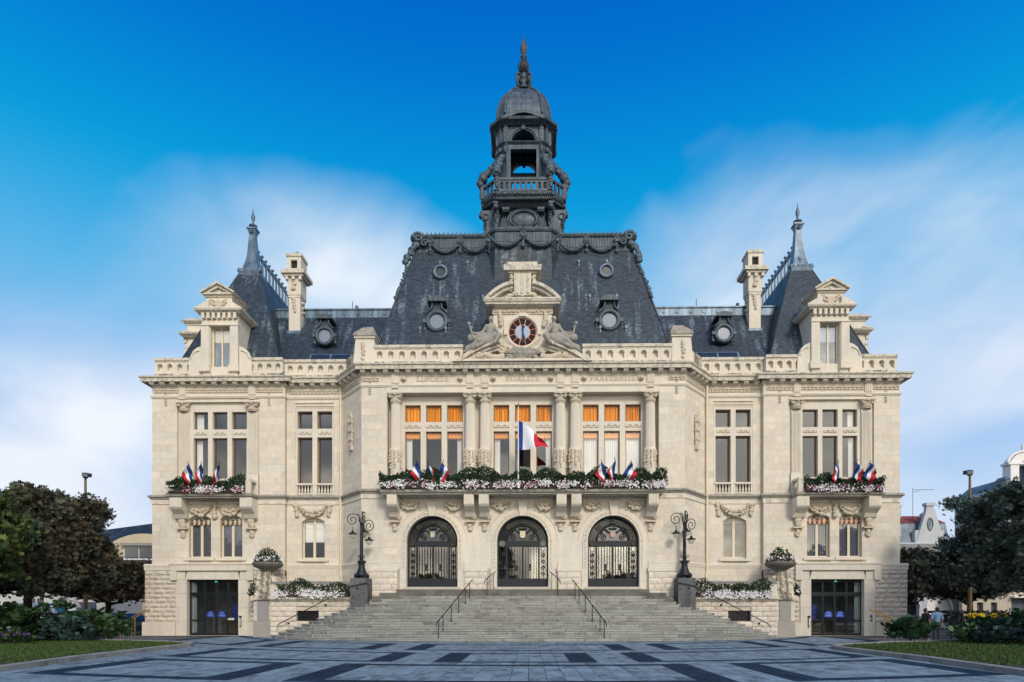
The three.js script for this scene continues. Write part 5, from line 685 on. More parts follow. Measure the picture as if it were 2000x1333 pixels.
  // lead scales on the dome faces, row by row
  const sc = []; for (let f = 0; f < 4; f++) for (let k = 0; k < 15; k++) { const y = 37.95 + k * 0.17, j = dome.findIndex(([yy]) => yy > y), t = (y - dome[j - 1][0]) / (dome[j][0] - dome[j - 1][0]), w = mix(dome[j - 1][1], dome[j][1], t), sl = Math.atan2(dome[j - 1][1] - dome[j][1], dome[j][0] - dome[j - 1][0]), n = Math.max(2, Math.round(w * 0.66 * 2 / 0.24)); for (let i = 0; i < n; i++) { const x = (i + 0.5 + (k % 2 ? 0.25 : -0.25) - n / 2) * 0.24; if (Math.abs(x) > w * 0.62) continue; const g = ext(shape([[-0.11, 0.1], [-0.11, -0.04], [0, -0.13], [0.11, -0.04], [0.11, 0.1]]), 0.02, 0); at(g, 0, 0, 0, -sl); g.translate(x, y, w); g.rotateY(f * Math.PI / 2); g.translate(0, 0, zc); sc.push(g); } } part(tw, 'dome_scales', sc, zinc.clone()).userData.kind = 'stuff'; tw.children.at(-1).material.color.setRGB(0.20, 0.26, 0.32);
  for (let i = 0; i < 8; i++) { const a = (w) => O(w, w * 0.3)[i], p = dome.slice(1).map(([y, w]) => { const [x, z] = a(w + 0.02); return [x, y, z]; }); part(tw, 'dome_rib', [tube(p, 0.1, 20, 6), carve(p.slice(0, 5), 0.1, 10, 251 + i)], lead); }
  const fi = group(hall, 'tower_finial'); part(fi, 'stem', at(lathe([[0, 0], [0.75, 0], [0.6, 0.12], [0.34, 0.3], [0.24, 0.7], [0.22, 1.0], [0.34, 1.06], [0.36, 1.2], [0.2, 1.3], [0.16, 1.6], [0, 1.62]], 14), 0, 40.72, zc), lead);
  for (let i = 0; i < 4; i++) part(fi, 'scroll', [(() => { const g = merge([spiral(0.36, 0.09, 1.3, 26, 1), tube([[0.36, 0, 0], [0.3, -0.35, 0], [0.1, -0.62, 0]], 0.09, 10, 6)]); g.rotateY(i * Math.PI / 2 + Math.PI / 4); const d = i * Math.PI / 2 + Math.PI / 4; g.translate(Math.cos(d) * 0.42, 41.66, zc - Math.sin(d) * 0.42); return g; })()], lead);
  const bulb = (r, y, h, n) => { const out = [at(new THREE.SphereGeometry(r * 0.86, 16, 10), 0, y, zc, 0, 0, 0, [1, h / r, 1])]; for (let i = 0; i < n; i++) { const a = i / n * 6.283, p = []; for (let k = 0; k <= 6; k++) { const t = -1.35 + 2.7 * k / 6; p.push([Math.cos(a) * r * 0.9 * Math.cos(t), y + Math.sin(t) * h, zc + Math.sin(a) * r * 0.9 * Math.cos(t)]); } out.push(tube(p, r * 0.13, 10, 5)); } return out; };
  part(fi, 'melon', bulb(0.44, 42.75, 0.46, 12), leadDark); part(fi, 'collar', [at(lathe([[0, 0], [0.16, 0], [0.14, 0.15], [0.26, 0.22], [0.26, 0.32], [0.1, 0.4], [0, 0.4]], 12), 0, 43.2, zc)], lead); part(fi, 'flame', [at(lathe([[0, 0], [0.13, 0], [0.17, 0.22], [0.25, 0.55], [0.24, 0.75], [0.1, 1.15], [0.02, 1.45], [0.008, 1.75], [0, 1.76]], 10), 0, 43.58, zc), ...[0, 1, 2, 3, 4, 5].map((i) => tube([0, 0.22, 0.55, 0.75, 1.15].map((h, k) => { const r = [0.13, 0.17, 0.25, 0.24, 0.1][k], a = i * 1.047 + h * 0.3; return [Math.cos(a) * r, 43.58 + h, zc + Math.sin(a) * r]; }), 0.03, 10, 5))], lead);
}
// ---------------------------------------------------------------- clock gable
{
  const ck = group(hall, 'clock_gable', 'carved stone gable with the clock'), z = 2.02;
  part(ck, 'body', [B(-1.88, 1.88, 17.5, 20.95, -0.6, z), B(-1.9, -1.6, 17.6, 20.5, z, z + 0.08), B(1.6, 1.9, 17.6, 20.5, z, z + 0.08)], trimStone); part(ck, 'panel', plate(rect(-1.2, 1.2, 18.35, 20.4), [Array.from({ length: 40 }, (_, i) => [1.1 * Math.cos(i / 40 * 6.2832), 19.55 + 1.1 * Math.sin(i / 40 * 6.2832)])].map((h) => h.map(([x, y]) => [clamp(x, -1.15, 1.15), Math.min(y, 20.38)])), 0.08, z), trimStone);
  part(ck, 'cornice', molding([[-1.95, -1.2], [-1.95, 2.05], [1.95, 2.05], [1.95, -1.2]], [[-0.9, 21.58], [0.5, 21.58], [0.54, 21.5], [0.48, 21.34], [0.42, 21.3], [0.42, 21.2], [0.1, 21.1], [-0.9, 21.1]]), ledgeStone); part(ck, 'carved_frieze', [B(-1.94, 1.94, 20.72, 21.1, -0.6, z + 0.06), carve([[-1.8, 20.9, z + 0.08], [1.8, 20.9, z + 0.08]], 0.1, 40, 261)], carvedStone);
  part(ck, 'festoon', [carve([[-1.45, 20.75, z + 0.12], [-1.4, 20.0, z + 0.12]], 0.15, 8, 263), carve([[1.45, 20.75, z + 0.12], [1.4, 20.0, z + 0.12]], 0.15, 8, 265)], carvedStone);
  const seg = (R, cy, xo, xi, th, s) => { const p = [], a0 = Math.asin(xi / R), a1 = Math.asin(xo / R); for (let i = 0; i <= 12; i++) { const a = mix(a0, a1, i / 12); p.push([s * R * Math.sin(a), cy + R * Math.cos(a)]); } for (let i = 12; i >= 0; i--) { const a = mix(a0, a1 * 0.985, i / 12); p.push([s * (R - th) * Math.sin(a), Math.max(cy + (R - th) * Math.cos(a), cy + R * Math.cos(a1))]); } return shape(s > 0 ? p : p.reverse()); };
  for (const s of [-1, 1]) { part(ck, 'segmental_pediment', [ext(seg(3.1, 19.62, 2.42, 0.66, 0.2, s), 1.6, z - 1.05), ext(seg(2.92, 19.6, 2.2, 0.66, 0.2, s), 1.3, z - 0.95)], ledgeStone); }
  part(ck, 'tympanum', ext(shape(archPts(-2.1, 2.1, 21.56, 21.57, 16, 0.85)), 0.8, z - 0.9), trimStone); part(ck, 'tympanum_carving', [carve([[-1.1, 21.7, z + 0.1], [-0.5, 21.95, z + 0.2], [0.5, 21.95, z + 0.2], [1.1, 21.7, z + 0.1]], 0.15, 22, 271), carve([[-0.75, 22.2, z + 0.2], [-0.72, 23.2, z + 0.2]], 0.13, 10, 273), carve([[0.75, 22.2, z + 0.2], [0.72, 23.2, z + 0.2]], 0.13, 10, 275)], carvedStone);
  const shd = group(ck, 'coat_of_arms'); part(shd, 'shield', [ext(shape([[-0.52, 21.85], [-0.12, 21.82], [0, 21.74], [0.12, 21.82], [0.52, 21.85], [0.56, 23.25], [-0.56, 23.25]]), 0.3, z + 0.02), B(-0.85, 0.85, 21.6, 23.35, -0.3, z + 0.02)], trimStone); for (const k of [-0.36, -0.02, 0.34]) part(shd, 'pale', B(k - 0.1, k + 0.1, 21.92, 23.12, z + 0.32, z + 0.37), ledgeStone);
  part(ck, 'crown_block', [B(-1.2, 1.2, 23.34, 23.68, -0.6, z + 0.5), B(-0.95, 0.95, 23.68, 23.9, -0.5, z + 0.4), B(-0.9, 0.9, 23.22, 23.35, -0.4, z + 0.35)], ledgeStone);
  // clock
  const cl = group(hall, 'clock'), zf = z + 0.1; part(cl, 'stone_ring', [at(ring(1.0, 0.11, 40, 8), 0, 19.55, zf), at(ring(1.14, 0.07, 40, 6), 0, 19.55, zf - 0.02), ...[0, 90, 180, 270].map((d) => { const a = d * Math.PI / 180; return at(B(-0.22, 0.22, -0.1, 0.12, -0.05, 0.16), 1.06 * Math.sin(a), 19.55 + 1.06 * Math.cos(a), zf, 0, 0, -a); }), carve([[-0.9, 18.55, zf], [-0.6, 18.4, zf]], 0.13, 4, 277), carve([[0.9, 18.55, zf], [0.6, 18.4, zf]], 0.13, 4, 278)], trimStone);
  const gold = mat({ color: rgb(0.62, 0.24, 0.10), roughness: 0.45, metalness: 0.2 }), navy = mat({ color: rgb(0.014, 0.008, 0.018), roughness: 0.9 });
  part(cl, 'dial', at(cyl(0.9, 0.9, 0.06, 40), 0, 19.55, zf - 0.04, Math.PI / 2), gold); for (let i = 0; i < 12; i++) { const a0 = (i + 0.05) / 12 * 6.2832 - 0.26 + 0.0, a1 = (i + 0.95) / 12 * 6.2832 - 0.26, p = []; for (let j = 0; j <= 4; j++) { const a = mix(a0, a1, j / 4); p.push([0.85 * Math.sin(a), 19.55 + 0.85 * Math.cos(a)]); } for (let j = 4; j >= 0; j--) { const a = mix(a0 + 0.03, a1 - 0.03, j / 4); p.push([0.5 * Math.sin(a), 19.55 + 0.5 * Math.cos(a)]); } part(cl, 'hour_plate', ext(shape(p), 0.03, zf - 0.01), navy); }
  part(cl, 'dial_centre', at(cyl(0.45, 0.45, 0.02, 32), 0, 19.55, zf + 0.01, Math.PI / 2), mat({ color: rgb(0.30, 0.40, 0.55), roughness: 0.4 }));
  const hand = (len, w, a, zz) => { const g = ext(shape([[-w * 0.5, -0.18], [w * 0.5, -0.18], [w, len * 0.6], [w * 1.5, len * 0.72], [0, len], [-w * 1.5, len * 0.72], [-w, len * 0.6]]), 0.02, zz); g.rotateZ(a); g.translate(0, 19.55, 0); return g; }; part(cl, 'minute_hand', hand(0.78, 0.05, Math.PI, zf + 0.05), iron); part(cl, 'hour_hand', hand(0.55, 0.06, -3.4 + 0.5, zf + 0.03), iron); part(cl, 'hand_tail', [B(-0.05, 0.06, 19.6, 19.95, zf + 0.03, zf + 0.05), at(ball(0.07, 0), 0.08, 19.88, zf + 0.05), at(ball(0.06, 0), -0.02, 19.95, zf + 0.05)], iron);
  // wide broken pediment below with carving and two reclining figures
  for (const s of [-1, 1]) { part(ck, 'lower_pediment', [ext(seg(6.58, 12.47, 4.3, 1.5, 0.24, s), 1.3, 1.5), ext(seg(6.36, 12.47, 4.05, 1.5, 0.2, s), 1.0, 1.6)], ledgeStone); const d = []; for (let i = 0; i < 12; i++) { const a = mix(0.26, 0.55, i / 11); d.push(at(B(-0.07, 0.07, -0.09, 0.09, 0, 0.5), s * 6.1 * Math.sin(a), 12.47 + 6.08 * Math.cos(a), 1.95, 0, 0, -s * a)); } part(ck, 'pediment_dentils', d, trimStone);
    part(ck, 'cornucopia', [tube([[s * 1.2, 17.9, 2.35], [s * 1.7, 17.75, 2.5], [s * 2.2, 17.85, 2.55], [s * 2.45, 17.95, 2.55]], 0.22, 16, 8), carve([[s * 2.3, 17.75, 2.55], [s * 2.75, 17.9, 2.5], [s * 3.3, 17.65, 2.45]], 0.18, 22, 281, 0.9)], carvedStone); part(ck, 'scroll', [at(spiral(0.34, 0.1, 1.5, 24, s), s * 1.35, 18.35, 2.35), carve([[s * 1.5, 18.8, 2.3], [s * 1.2, 18.2, 2.35]], 0.16, 8, 283)], carvedStone); }
  part(ck, 'lower_tympanum', [ext(shape(archPts(-4.0, 4.0, 17.49, 17.5, 20, 1.38)), 0.6, 1.3), B(-4.4, 4.4, 17.485, 17.62, 1.4, 2.75)], trimStone); part(ck, 'urn_carving', [at(lathe([[0, 0], [0.5, 0], [0.35, 0.1], [0.6, 0.35], [0.75, 0.55], [0.4, 0.6], [0, 0.6]], 16), 0, 17.62, 2.35, 0, 0, 0, [1.3, 1, 0.5]), carve([[-1.1, 18.2, 2.35], [-0.5, 18.3, 2.4], [0.5, 18.3, 2.4], [1.1, 18.2, 2.35]], 0.16, 16, 285), carve([[-1.0, 17.75, 2.4], [-0.6, 18.0, 2.4]], 0.16, 5, 286), carve([[1.0, 17.75, 2.4], [0.6, 18.0, 2.4]], 0.16, 5, 287)], statueStone);
  const F = 2.55, bones = [[[-2.05, 19.62, F - 0.05], [-2.07, 19.05, F - 0.05], 0.27, 0.24], [[-1.85, 19.75, F - 0.03], [-2.27, 19.72, F - 0.03], 0.15, 0.15], [[-2.02, 19.8, F], [-2.0, 20.0, F + 0.02], 0.09, 0.085], [[-2.0, 20.14, F + 0.05], [-1.99, 20.2, F + 0.03], 0.15, 0.16], [[-1.99, 20.26, F - 0.06], [-1.99, 20.2, F - 0.1], 0.14, 0.12], [[-1.99, 20.12, F + 0.2], [-1.99, 20.15, F + 0.17], 0.03, 0.03],
    [[-2.0, 19.0, F], [-1.45, 19.02, F + 0.3], 0.22, 0.17], [[-1.45, 19.02, F + 0.3], [-1.75, 18.55, F + 0.4], 0.16, 0.11], [[-2.15, 19.0, F], [-2.75, 18.72, F + 0.28], 0.23, 0.18], [[-2.75, 18.72, F + 0.28], [-3.45, 18.2, F + 0.2], 0.17, 0.11], [[-3.45, 18.2, F + 0.2], [-3.7, 18.02, F + 0.3], 0.09, 0.06],
    [[-2.28, 19.72, F], [-2.56, 19.32, F + 0.02], 0.12, 0.1], [[-2.56, 19.32, F + 0.02], [-2.95, 19.22, F + 0.12], 0.1, 0.075], [[-2.95, 19.22, F + 0.12], [-3.08, 19.26, F + 0.16], 0.07, 0.06], [[-2.3, 19.1, F - 0.1], [-3.3, 19.05, F - 0.05], 0.26, 0.2], [[-2.4, 18.7, F + 0.1], [-3.5, 18.35, F + 0.05], 0.24, 0.16], [[-1.82, 19.74, F], [-1.62, 19.4, F + 0.1], 0.12, 0.095], [[-1.62, 19.4, F + 0.1], [-1.52, 19.2, F + 0.3], 0.09, 0.07], [[-2.0, 18.85, F + 0.05], [-3.1, 18.3, F + 0.15], 0.26, 0.2], [[-2.5, 18.9, F - 0.1], [-3.35, 18.9, F], 0.18, 0.1], [[-2.3, 18.75, F + 0.2], [-2.9, 18.35, F + 0.3], 0.14, 0.12]];
  const fig = body(bones, 0.035, 0.07); for (const s of [-1, 1]) { const st = group(ck, 'reclining_statue', 'grey weathered reclining figure beside the clock'); part(st, 'figure', s < 0 ? fig : mirrored(fig), statueStone); part(st, 'torch', [bar([s * 3.08, 18.9, F + 0.12], [s * 3.36, 19.75, F + 0.12], 0.06, 7), at(ball(0.13, 1), s * 3.38, 19.85, F + 0.12)], statueStone); }
}
// interior floors and walls, so that the rooms behind the glass are dark but real
part(hall, 'interior', [B(-24.9, 24.9, 4.9, 5.05, -5, -0.95), B(-24.9, 24.9, 9.1, 9.3, -5, -0.95), B(-24.9, 24.9, 3.9, 17.2, -5.2, -5), B(-10, 10, 2.6, 3.2, -4.5, 1.3), B(-10, 10, 9.0, 9.3, -4.5, 1.0), B(-24.9, 24.9, 17.1, 17.45, -16, -0.3), B(-10.3, 10.3, 17.1, 17.45, -1, 1.9)], roomMat);
part(hall, 'outer_wall', [B(-25.15, -24.8, 0, 17.1, -17, -0.6), B(24.8, 25.15, 0, 17.1, -17, -0.6), B(-25.1, 25.1, 0, 17.4, -17.3, -17), B(-17.9, -17.6, 0, 17, -5, -0.9), B(17.6, 17.9, 0, 17, -5, -0.9), B(-10.2, -9.9, 0, 17, -5, 1.4), B(9.9, 10.2, 0, 17, -5, 1.4)], trimStone);
part(hall, 'loggia_ceiling', B(-8.75, 8.75, 15.9, 16.0, 1.0, 2.0), trimStone);

// ---------------------------------------------------------------- the great stair
const stair = thing('grand_staircase', 'wide curved flight of grey stone steps leading up to the three arched doors', 'staircase');
const NS = 15, RISE = 2.6 / NS, EL = (k) => ({ a: 15.9 - 6.6 * k / (NS - 1), c: 6.2 - 5.2 * k / (NS - 1) }), ep = (k, t, d = 0) => { const { a, c } = EL(k); return [-(a - d) * Math.cos(t), 2.5 + (c - d) * Math.sin(t)]; };
{
  const q = rng(17);
  for (let k = 0; k < NS; k++) {
    const st = group(stair, 'step'), y0 = k * RISE, y1 = y0 + RISE, { a, c } = EL(k), n = Math.round((2 * a + c) / 1.75), off = q() * 0.6; let cuts = [0]; for (let i = 0; i < n; i++) { const t = Math.PI * (i + 0.25 + off * 0.5 + 0.3 * q()) / n; if (t > 0.1 && t < Math.PI - 0.1) cuts.push(t); } cuts.push(Math.PI);
    for (let i = 0; i + 1 < cuts.length; i++) {
      const t0 = cuts[i] + 0.0005, t1 = cuts[i + 1] - 0.0005, m = 4, P = [], f = rr(-0.006, 0.006, q), tri = (A, Bq, C) => P.push(...A, ...Bq, ...C);
      for (let j = 0; j < m; j++) { const ta = mix(t0, t1, j / m), tb = mix(t0, t1, (j + 1) / m), o0 = ep(k, ta, f), o1 = ep(k, tb, f), i0 = k < NS - 1 ? ep(k + 1, ta, 0.05) : ep(k, ta, 0.5), i1 = k < NS - 1 ? ep(k + 1, tb, 0.05) : ep(k, tb, 0.5), b0 = ep(k, ta, f + 0.045), b1 = ep(k, tb, f + 0.045), yn = y1 - 0.055;
        const A = [o0[0], y1, o0[1]], Bq = [o1[0], y1, o1[1]], C = [i1[0], y1, i1[1]], D = [i0[0], y1, i0[1]]; tri(A, Bq, C); tri(A, C, D);
        const E0 = [o0[0], yn, o0[1]], F0 = [o1[0], yn, o1[1]], G0 = [b0[0], yn, b0[1]], H0 = [b1[0], yn, b1[1]], I0 = [b0[0], y0 + 0.02, b0[1]], J0 = [b1[0], y0 + 0.02, b1[1]]; tri(E0, F0, Bq); tri(E0, Bq, A); tri(G0, H0, F0); tri(G0, F0, E0); tri(I0, J0, H0); tri(I0, H0, G0);
      }
      for (const t of [t0, t1]) { const o = ep(k, t, f), n2 = k < NS - 1 ? ep(k + 1, t, 0.05) : ep(k, t, 0.5); tri([o[0], y1, o[1]], [n2[0], y1, n2[1]], [n2[0], y0, n2[1]]); tri([o[0], y1, o[1]], [n2[0], y0, n2[1]], [o[0], y0, o[1]]); }
      let g = new THREE.BufferGeometry(); g.setAttribute('position', new THREE.Float32BufferAttribute(P, 3)); g.computeVertexNormals(); g = fin(g, q() * 5, q() * 5); g.userData.done = 1; const v = 0.88 + 0.24 * q(); part(st, 'stone_slab', tint(g, v, v * (0.99 + 0.02 * q()), v * (0.96 + 0.05 * q())), stepStone);
    }
  }
  const core = []; for (let k = 0; k < NS; k++) { const p = []; for (let i = 0; i <= 24; i++) { const [x, z] = ep(k, Math.PI * i / 24, 0.16); p.push([x, -z]); } const g = ext(shape(p), RISE - 0.012, 0); g.rotateX(-Math.PI / 2); g.translate(0, k * RISE - 0.02, 0); core.push(g); } part(stair, 'stair_core', core, mat({ color: rgb(0.05, 0.048, 0.045) }));
  const tone = (g, v) => { g = fin(g); g.userData.done = 1; return tint(g, v, v, v * 0.97); }, up2 = mat({ color: rgb(0.25, 0.235, 0.21), map: stepTex, vertexColors: true, roughness: 0.85 });
  part(stair, 'landing', tone(B(-9.4, 9.4, 2.3, 2.602, 1.9, 3.06), 0.95), up2);
  for (const [y0, y1, z, w] of [[2.602, 2.82, 3.05, 9.0], [2.82, 3.05, 2.72, 8.0]]) { const st = group(stair, 'step'); for (let i = 0; i < 10; i++) part(st, 'stone_slab', tone(B(mix(-w, w, i / 10) + 0.004, mix(-w, w, (i + 1) / 10) - 0.004, y0 + 0.002, y1, 1.9, z), 0.85 + 0.2 * q()), up2); }
}
for (const s of [-1, 1]) {
  const side = s < 0 ? 'left' : 'right', X = (a, b) => (s < 0 ? [-b, -a] : [a, b]);
  // flank wall with a barred cellar window, parapet with balusters
  const fw = thing('flank_wall', `pale stone terrace wall with barred cellar window at the ${side} end of the steps`, 'wall', 'terrace walls beside the steps'), wl = X(10.8, 16.2), win = X(13.08, 14.52), fl = [];
  part(fw, 'wall_core', plate(rect(wl[0], wl[1], 0, 2.3), [[[win[0], 1.03], [win[1], 1.03], [win[1], 1.7], [win[0], 1.7]]], 0.5, 1.7), jointStone);
  courses(fl, wl[0], wl[1], 0, 2.3, 2.28, [[win[0], win[1], 1.03, 1.7]], { h: 0.33, len: 0.85, deep: 0.08, jt: 0.012, relief: 0.035, seed: 401 + s, tone: 1.08 }); fl.forEach((o) => part(fw, 'rock_faced_stone', o.g, roughStone));
  part(fw, 'ledge', [B(wl[0], wl[1], 2.3, 2.42, 1.6, 2.36), B(wl[0], wl[1], 2.42, 2.6, 1.5, 2.5)], ledgeStone); part(fw, 'coping', B(wl[0], wl[1], 3.4, 3.58, 1.86, 2.26), greyStone); part(fw, 'end_block', B(...(s < 0 ? [wl[0], wl[0] + 0.7] : [wl[1] - 0.7, wl[1]]), 2.6, 3.4, 1.9, 2.22), trimStone);
  for (let i = 0; i < 15; i++) part(fw, 'baluster', at(baluster(0.8, 0.09), mix(s < 0 ? wl[0] + 0.9 : wl[0] + 0.3, s < 0 ? wl[1] - 0.3 : wl[1] - 0.9, i / 14), 2.6, 2.06), trimStone);
  for (let i = 0; i < 11; i++) part(fw, 'window_bar', bar([mix(win[0], win[1], (i + 0.5) / 11), 1.03, 2.12], [mix(win[0], win[1], (i + 0.5) / 11), 1.7, 2.12], 0.016, 5), iron); part(fw, 'cellar_pane', B(win[0], win[1], 1.03, 1.7, 1.9, 1.92), mat({ color: rgb(0.01, 0.01, 0.012), roughness: 0.3 })); part(fw, 'terrace_floor', B(wl[0], wl[1], 2.3, 2.46, -0.3, 1.7), greyStone);
  // lamp pedestal
  const lp = thing('lamp_pedestal', `smooth grey stone block carrying the iron lamp at the ${side} of the steps`, 'pedestal', 'pedestals of the iron lamps'); part(lp, 'block', [B(s * 10.2 - 0.54, s * 10.2 + 0.54, 0.5, 3.73, 2.0, 3.35)], mat({ color: rgb(0.165, 0.172, 0.175), map: paveTex, roughness: 0.8 }));
  // urn pedestal
  const ux = s * 16.75, uz = 1.55, ped = thing('urn_pedestal', `weathered stone pier under the ${side} flower bowl beside the steps`, 'pedestal', 'piers of the flower bowls'), sqr = (h, d = h) => quad(ux - h, ux + h, uz - d, uz + d);
  part(ped, 'plinth', [loft([{ y: 0, pts: sqr(0.62, 0.6) }, { y: 1.05, pts: sqr(0.6, 0.58) }])], mat({ color: rgb(0.45, 0.43, 0.40), map: stoneTex })); for (let i = 0; i < 4; i++) part(ped, 'bossed_stone', B(ux - 0.64 + 0.03 * (i % 2), ux + 0.64 - 0.03 * (i % 2), 1.06 + i * 0.33, 1.37 + i * 0.33, uz - 0.55, uz + 0.5), roughStone.clone()); ped.children.slice(-4).forEach((m) => { m.material.vertexColors = false; });
  part(ped, 'panel', B(ux - 0.36, ux + 0.36, 1.06, 2.38, uz + 0.4, uz + 0.56), mat({ color: rgb(0.40, 0.40, 0.40), map: stoneTex }));
  part(ped, 'upper_block', [loft([{ y: 2.4, pts: sqr(0.74, 0.7) }, { y: 2.62, pts: sqr(0.76, 0.72) }, { y: 2.7, pts: sqr(0.56, 0.54) }, { y: 3.55, pts: sqr(0.5, 0.5) }, { y: 3.75, pts: sqr(0.44, 0.44) }, { y: 4.2, pts: sqr(0.36, 0.36) }]), B(ux - 0.28, ux + 0.28, 2.9, 3.5, uz + 0.4, uz + 0.56), loft([{ y: 2.6, pts: quad(ux - s * 0.75 - 0.5, ux - s * 0.75 + 0.5, uz - 0.5, uz + 0.4) }, { y: 3.58, pts: quad(ux - s * 0.7 - 0.4, ux - s * 0.7 + 0.4, uz - 0.4, uz + 0.3) }, { y: 3.95, pts: quad(ux - s * 0.4 - 0.3, ux - s * 0.4 + 0.3, uz - 0.3, uz + 0.2) }])], patchStone);
  const bowl = thing('flower_bowl', `wide ribbed stone bowl of ${s < 0 ? 'white petunias with a spiky purple plant' : 'pink and white flowers'} on its pier`, 'planter', 'flower bowls', [ux + s * -0.1, 4.2, uz]);
  { const P = [[0.4, 0], [0.34, 0.08], [0.45, 0.16], [0.8, 0.34], [0.94, 0.52], [0.9, 0.62], [0.82, 0.62], [0.78, 0.5], [0, 0.48]], g = lathe(P, 48), p = g.attributes.position; for (let i = 0; i < p.count; i++) { const x = p.getX(i), z = p.getZ(i), r = Math.hypot(x, z); if (r > 0.42) { const k = 1 + 0.045 * Math.abs(Math.cos(Math.atan2(z, x) * 6)); p.setX(i, x * k); p.setZ(i, z * k); } } g.computeVertexNormals(); part(bowl, 'bowl', g, mat({ color: rgb(0.24, 0.225, 0.20), map: weatherTex, roughness: 0.9 })); }
  flowers(bowl, 0.86, 0.75, 0.8, 0.72, 480, 240, 501 + s, s < 0 ? [0.78, 0.2] : [0.55, 0.45], [0, 0.62, 0], true);
  if (s < 0) { const b = []; const q = rng(77); for (let i = 0; i < 34; i++) { const a = q() * 6.28, e = 0.5 + q() * 0.9, g = new THREE.ConeGeometry(0.022, 0.75, 4); g.translate(0, 0.37, 0); g.rotateZ(Math.PI / 2 - e); g.rotateY(a); g.translate(-0.15, 0.95, 0); b.push(g); } part(bowl, 'spiky_leaves', b, mat({ color: rgb(0.10, 0.018, 0.03), roughness: 0.6 })).userData.kind = 'stuff'; }
  const hang = thing('hanging_basket', `small flower basket hung on the outer face of the ${side} pier`, 'planter', 'hanging flower baskets', [s * 17.62, 2.75, 1.5]); part(hang, 'basket', at(lathe([[0, -0.28], [0.16, -0.22], [0.26, -0.05], [0.28, 0.02], [0, 0]], 12), 0, 0, 0), iron); flowers(hang, 0.34, 0.5, 0.34, 0.5, 130, 18, 521 + s, [0.6, 0.3], [0, 0.0, 0], true);
  const box = thing('flower_box', `long box of white petunias on the ${side} terrace wall above the cellar window`, 'flower box', 'terrace wall flower boxes', [s * 13.35, 2.6, 2.42]); part(box, 'trough', [B(-2.35, 2.35, 0.0, 0.24, -0.1, 0.2)], mat({ color: rgb(0.05, 0.04, 0.03) })); flowers(box, 2.35, 0.28, 0.2, 0.55, 900, 760, 541 + s, [0.86, 0.14], [0, 0.2, 0.12], false);
  // wall handrail
  const hr = thing('wall_handrail', `thin dark handrail on brackets along the ${side} terrace wall`, 'handrail', 'terrace wall handrails'), z = 3.4; const pts = s < 0 ? [[-9.55, 3.25, 3.4], [-9.7, 3.42, 3.42], [-10.6, 3.24, 3.44], [-13, 2.1, 2.8], [-15.5, 0.86, 2.62], [-15.62, 0.66, 2.62]] : [[9.55, 3.25, 3.4], [9.7, 3.42, 3.42], [10.6, 3.24, 3.44], [13, 2.1, 2.8], [15.5, 0.86, 2.62], [15.62, 0.66, 2.62]]; const rl = []; for (let i = 0; i + 1 < pts.length; i++) rl.push(bar(pts[i], pts[i + 1], 0.028, 7)); part(hr, 'rail', rl, iron); for (const [x, y] of [[10.3, 3.18], [12.6, 2.15], [15.0, 0.98]]) part(hr, 'bracket', [bar([s * x, y, x < 11 ? 3.46 : 2.72], [s * x, y - 0.1, x < 11 ? 3.34 : 2.26], 0.018, 5), at(cyl(0.07, 0.07, 0.03, 10), s * x, y - 0.1, x < 11 ? 3.36 : 2.33, Math.PI / 2)], iron);
}
// free-standing handrails on the steps
for (const s of [-1, 1]) {
  const yAt = (x, z) => { let h = 0; for (let k = 0; k < NS; k++) { const { a, c } = EL(k); if (z <= 2.5 + c * Math.sqrt(Math.max(0, 1 - (x / a) ** 2))) h = (k + 1) * RISE; } return h; };
  const r1 = thing('stair_handrail', `dark steel handrail down the ${s < 0 ? 'left' : 'right'} middle of the steps on six posts`, 'handrail', 'handrails on the steps'), A = [s * 4.55, 8.15], Bq = [s * 3.15, 3.35], top = (t) => mix(yAt(A[0], A[1]) + 0.95, 2.6 + 0.98, t);
  for (let i = 0; i < 6; i++) { const t = [0.01, 0.13, 0.36, 0.58, 0.79, 0.93][i], x = mix(A[0], Bq[0], t), z = mix(A[1], Bq[1], t); part(r1, 'post', bar([x, yAt(x, z) - 0.05, z], [x, top(t), z], 0.025, 7), iron); } part(r1, 'rail', [bar([A[0], top(0), A[1]], [Bq[0], top(1), Bq[1]], 0.03, 7), bar([A[0], top(0), A[1]], [s * 4.62, top(0) - 0.12, A[1] + 0.22], 0.03, 7), bar([s * 4.62, top(0) - 0.12, A[1] + 0.22], [s * 4.62, top(0) - 0.3, A[1] + 0.24], 0.03, 7), bar([Bq[0], top(1), Bq[1]], [s * 3.1, top(1) - 0.02, Bq[1] - 0.15], 0.03, 7)], iron);
  const r2 = thing('door_handrail', `short dark handrail at the ${s < 0 ? 'left' : 'right'} jamb of the middle door`, 'handrail', 'handrails at the middle door'); const P = [s * 2.32, 3.62, 3.25], Q = [s * 1.72, 4.2, 2.3]; part(r2, 'rail', [bar(P, Q, 0.028, 7), bar(P, [P[0] + s * 0.04, 3.4, 3.36], 0.028, 7)], iron); part(r2, 'post', bar([s * 2.22, 2.6, 3.1], [s * 2.22, 3.72, 3.1], 0.024, 6), iron); part(r2, 'post', bar([s * 1.86, 3.04, 2.5], [s * 1.86, 4.06, 2.5], 0.024, 6), iron);
}
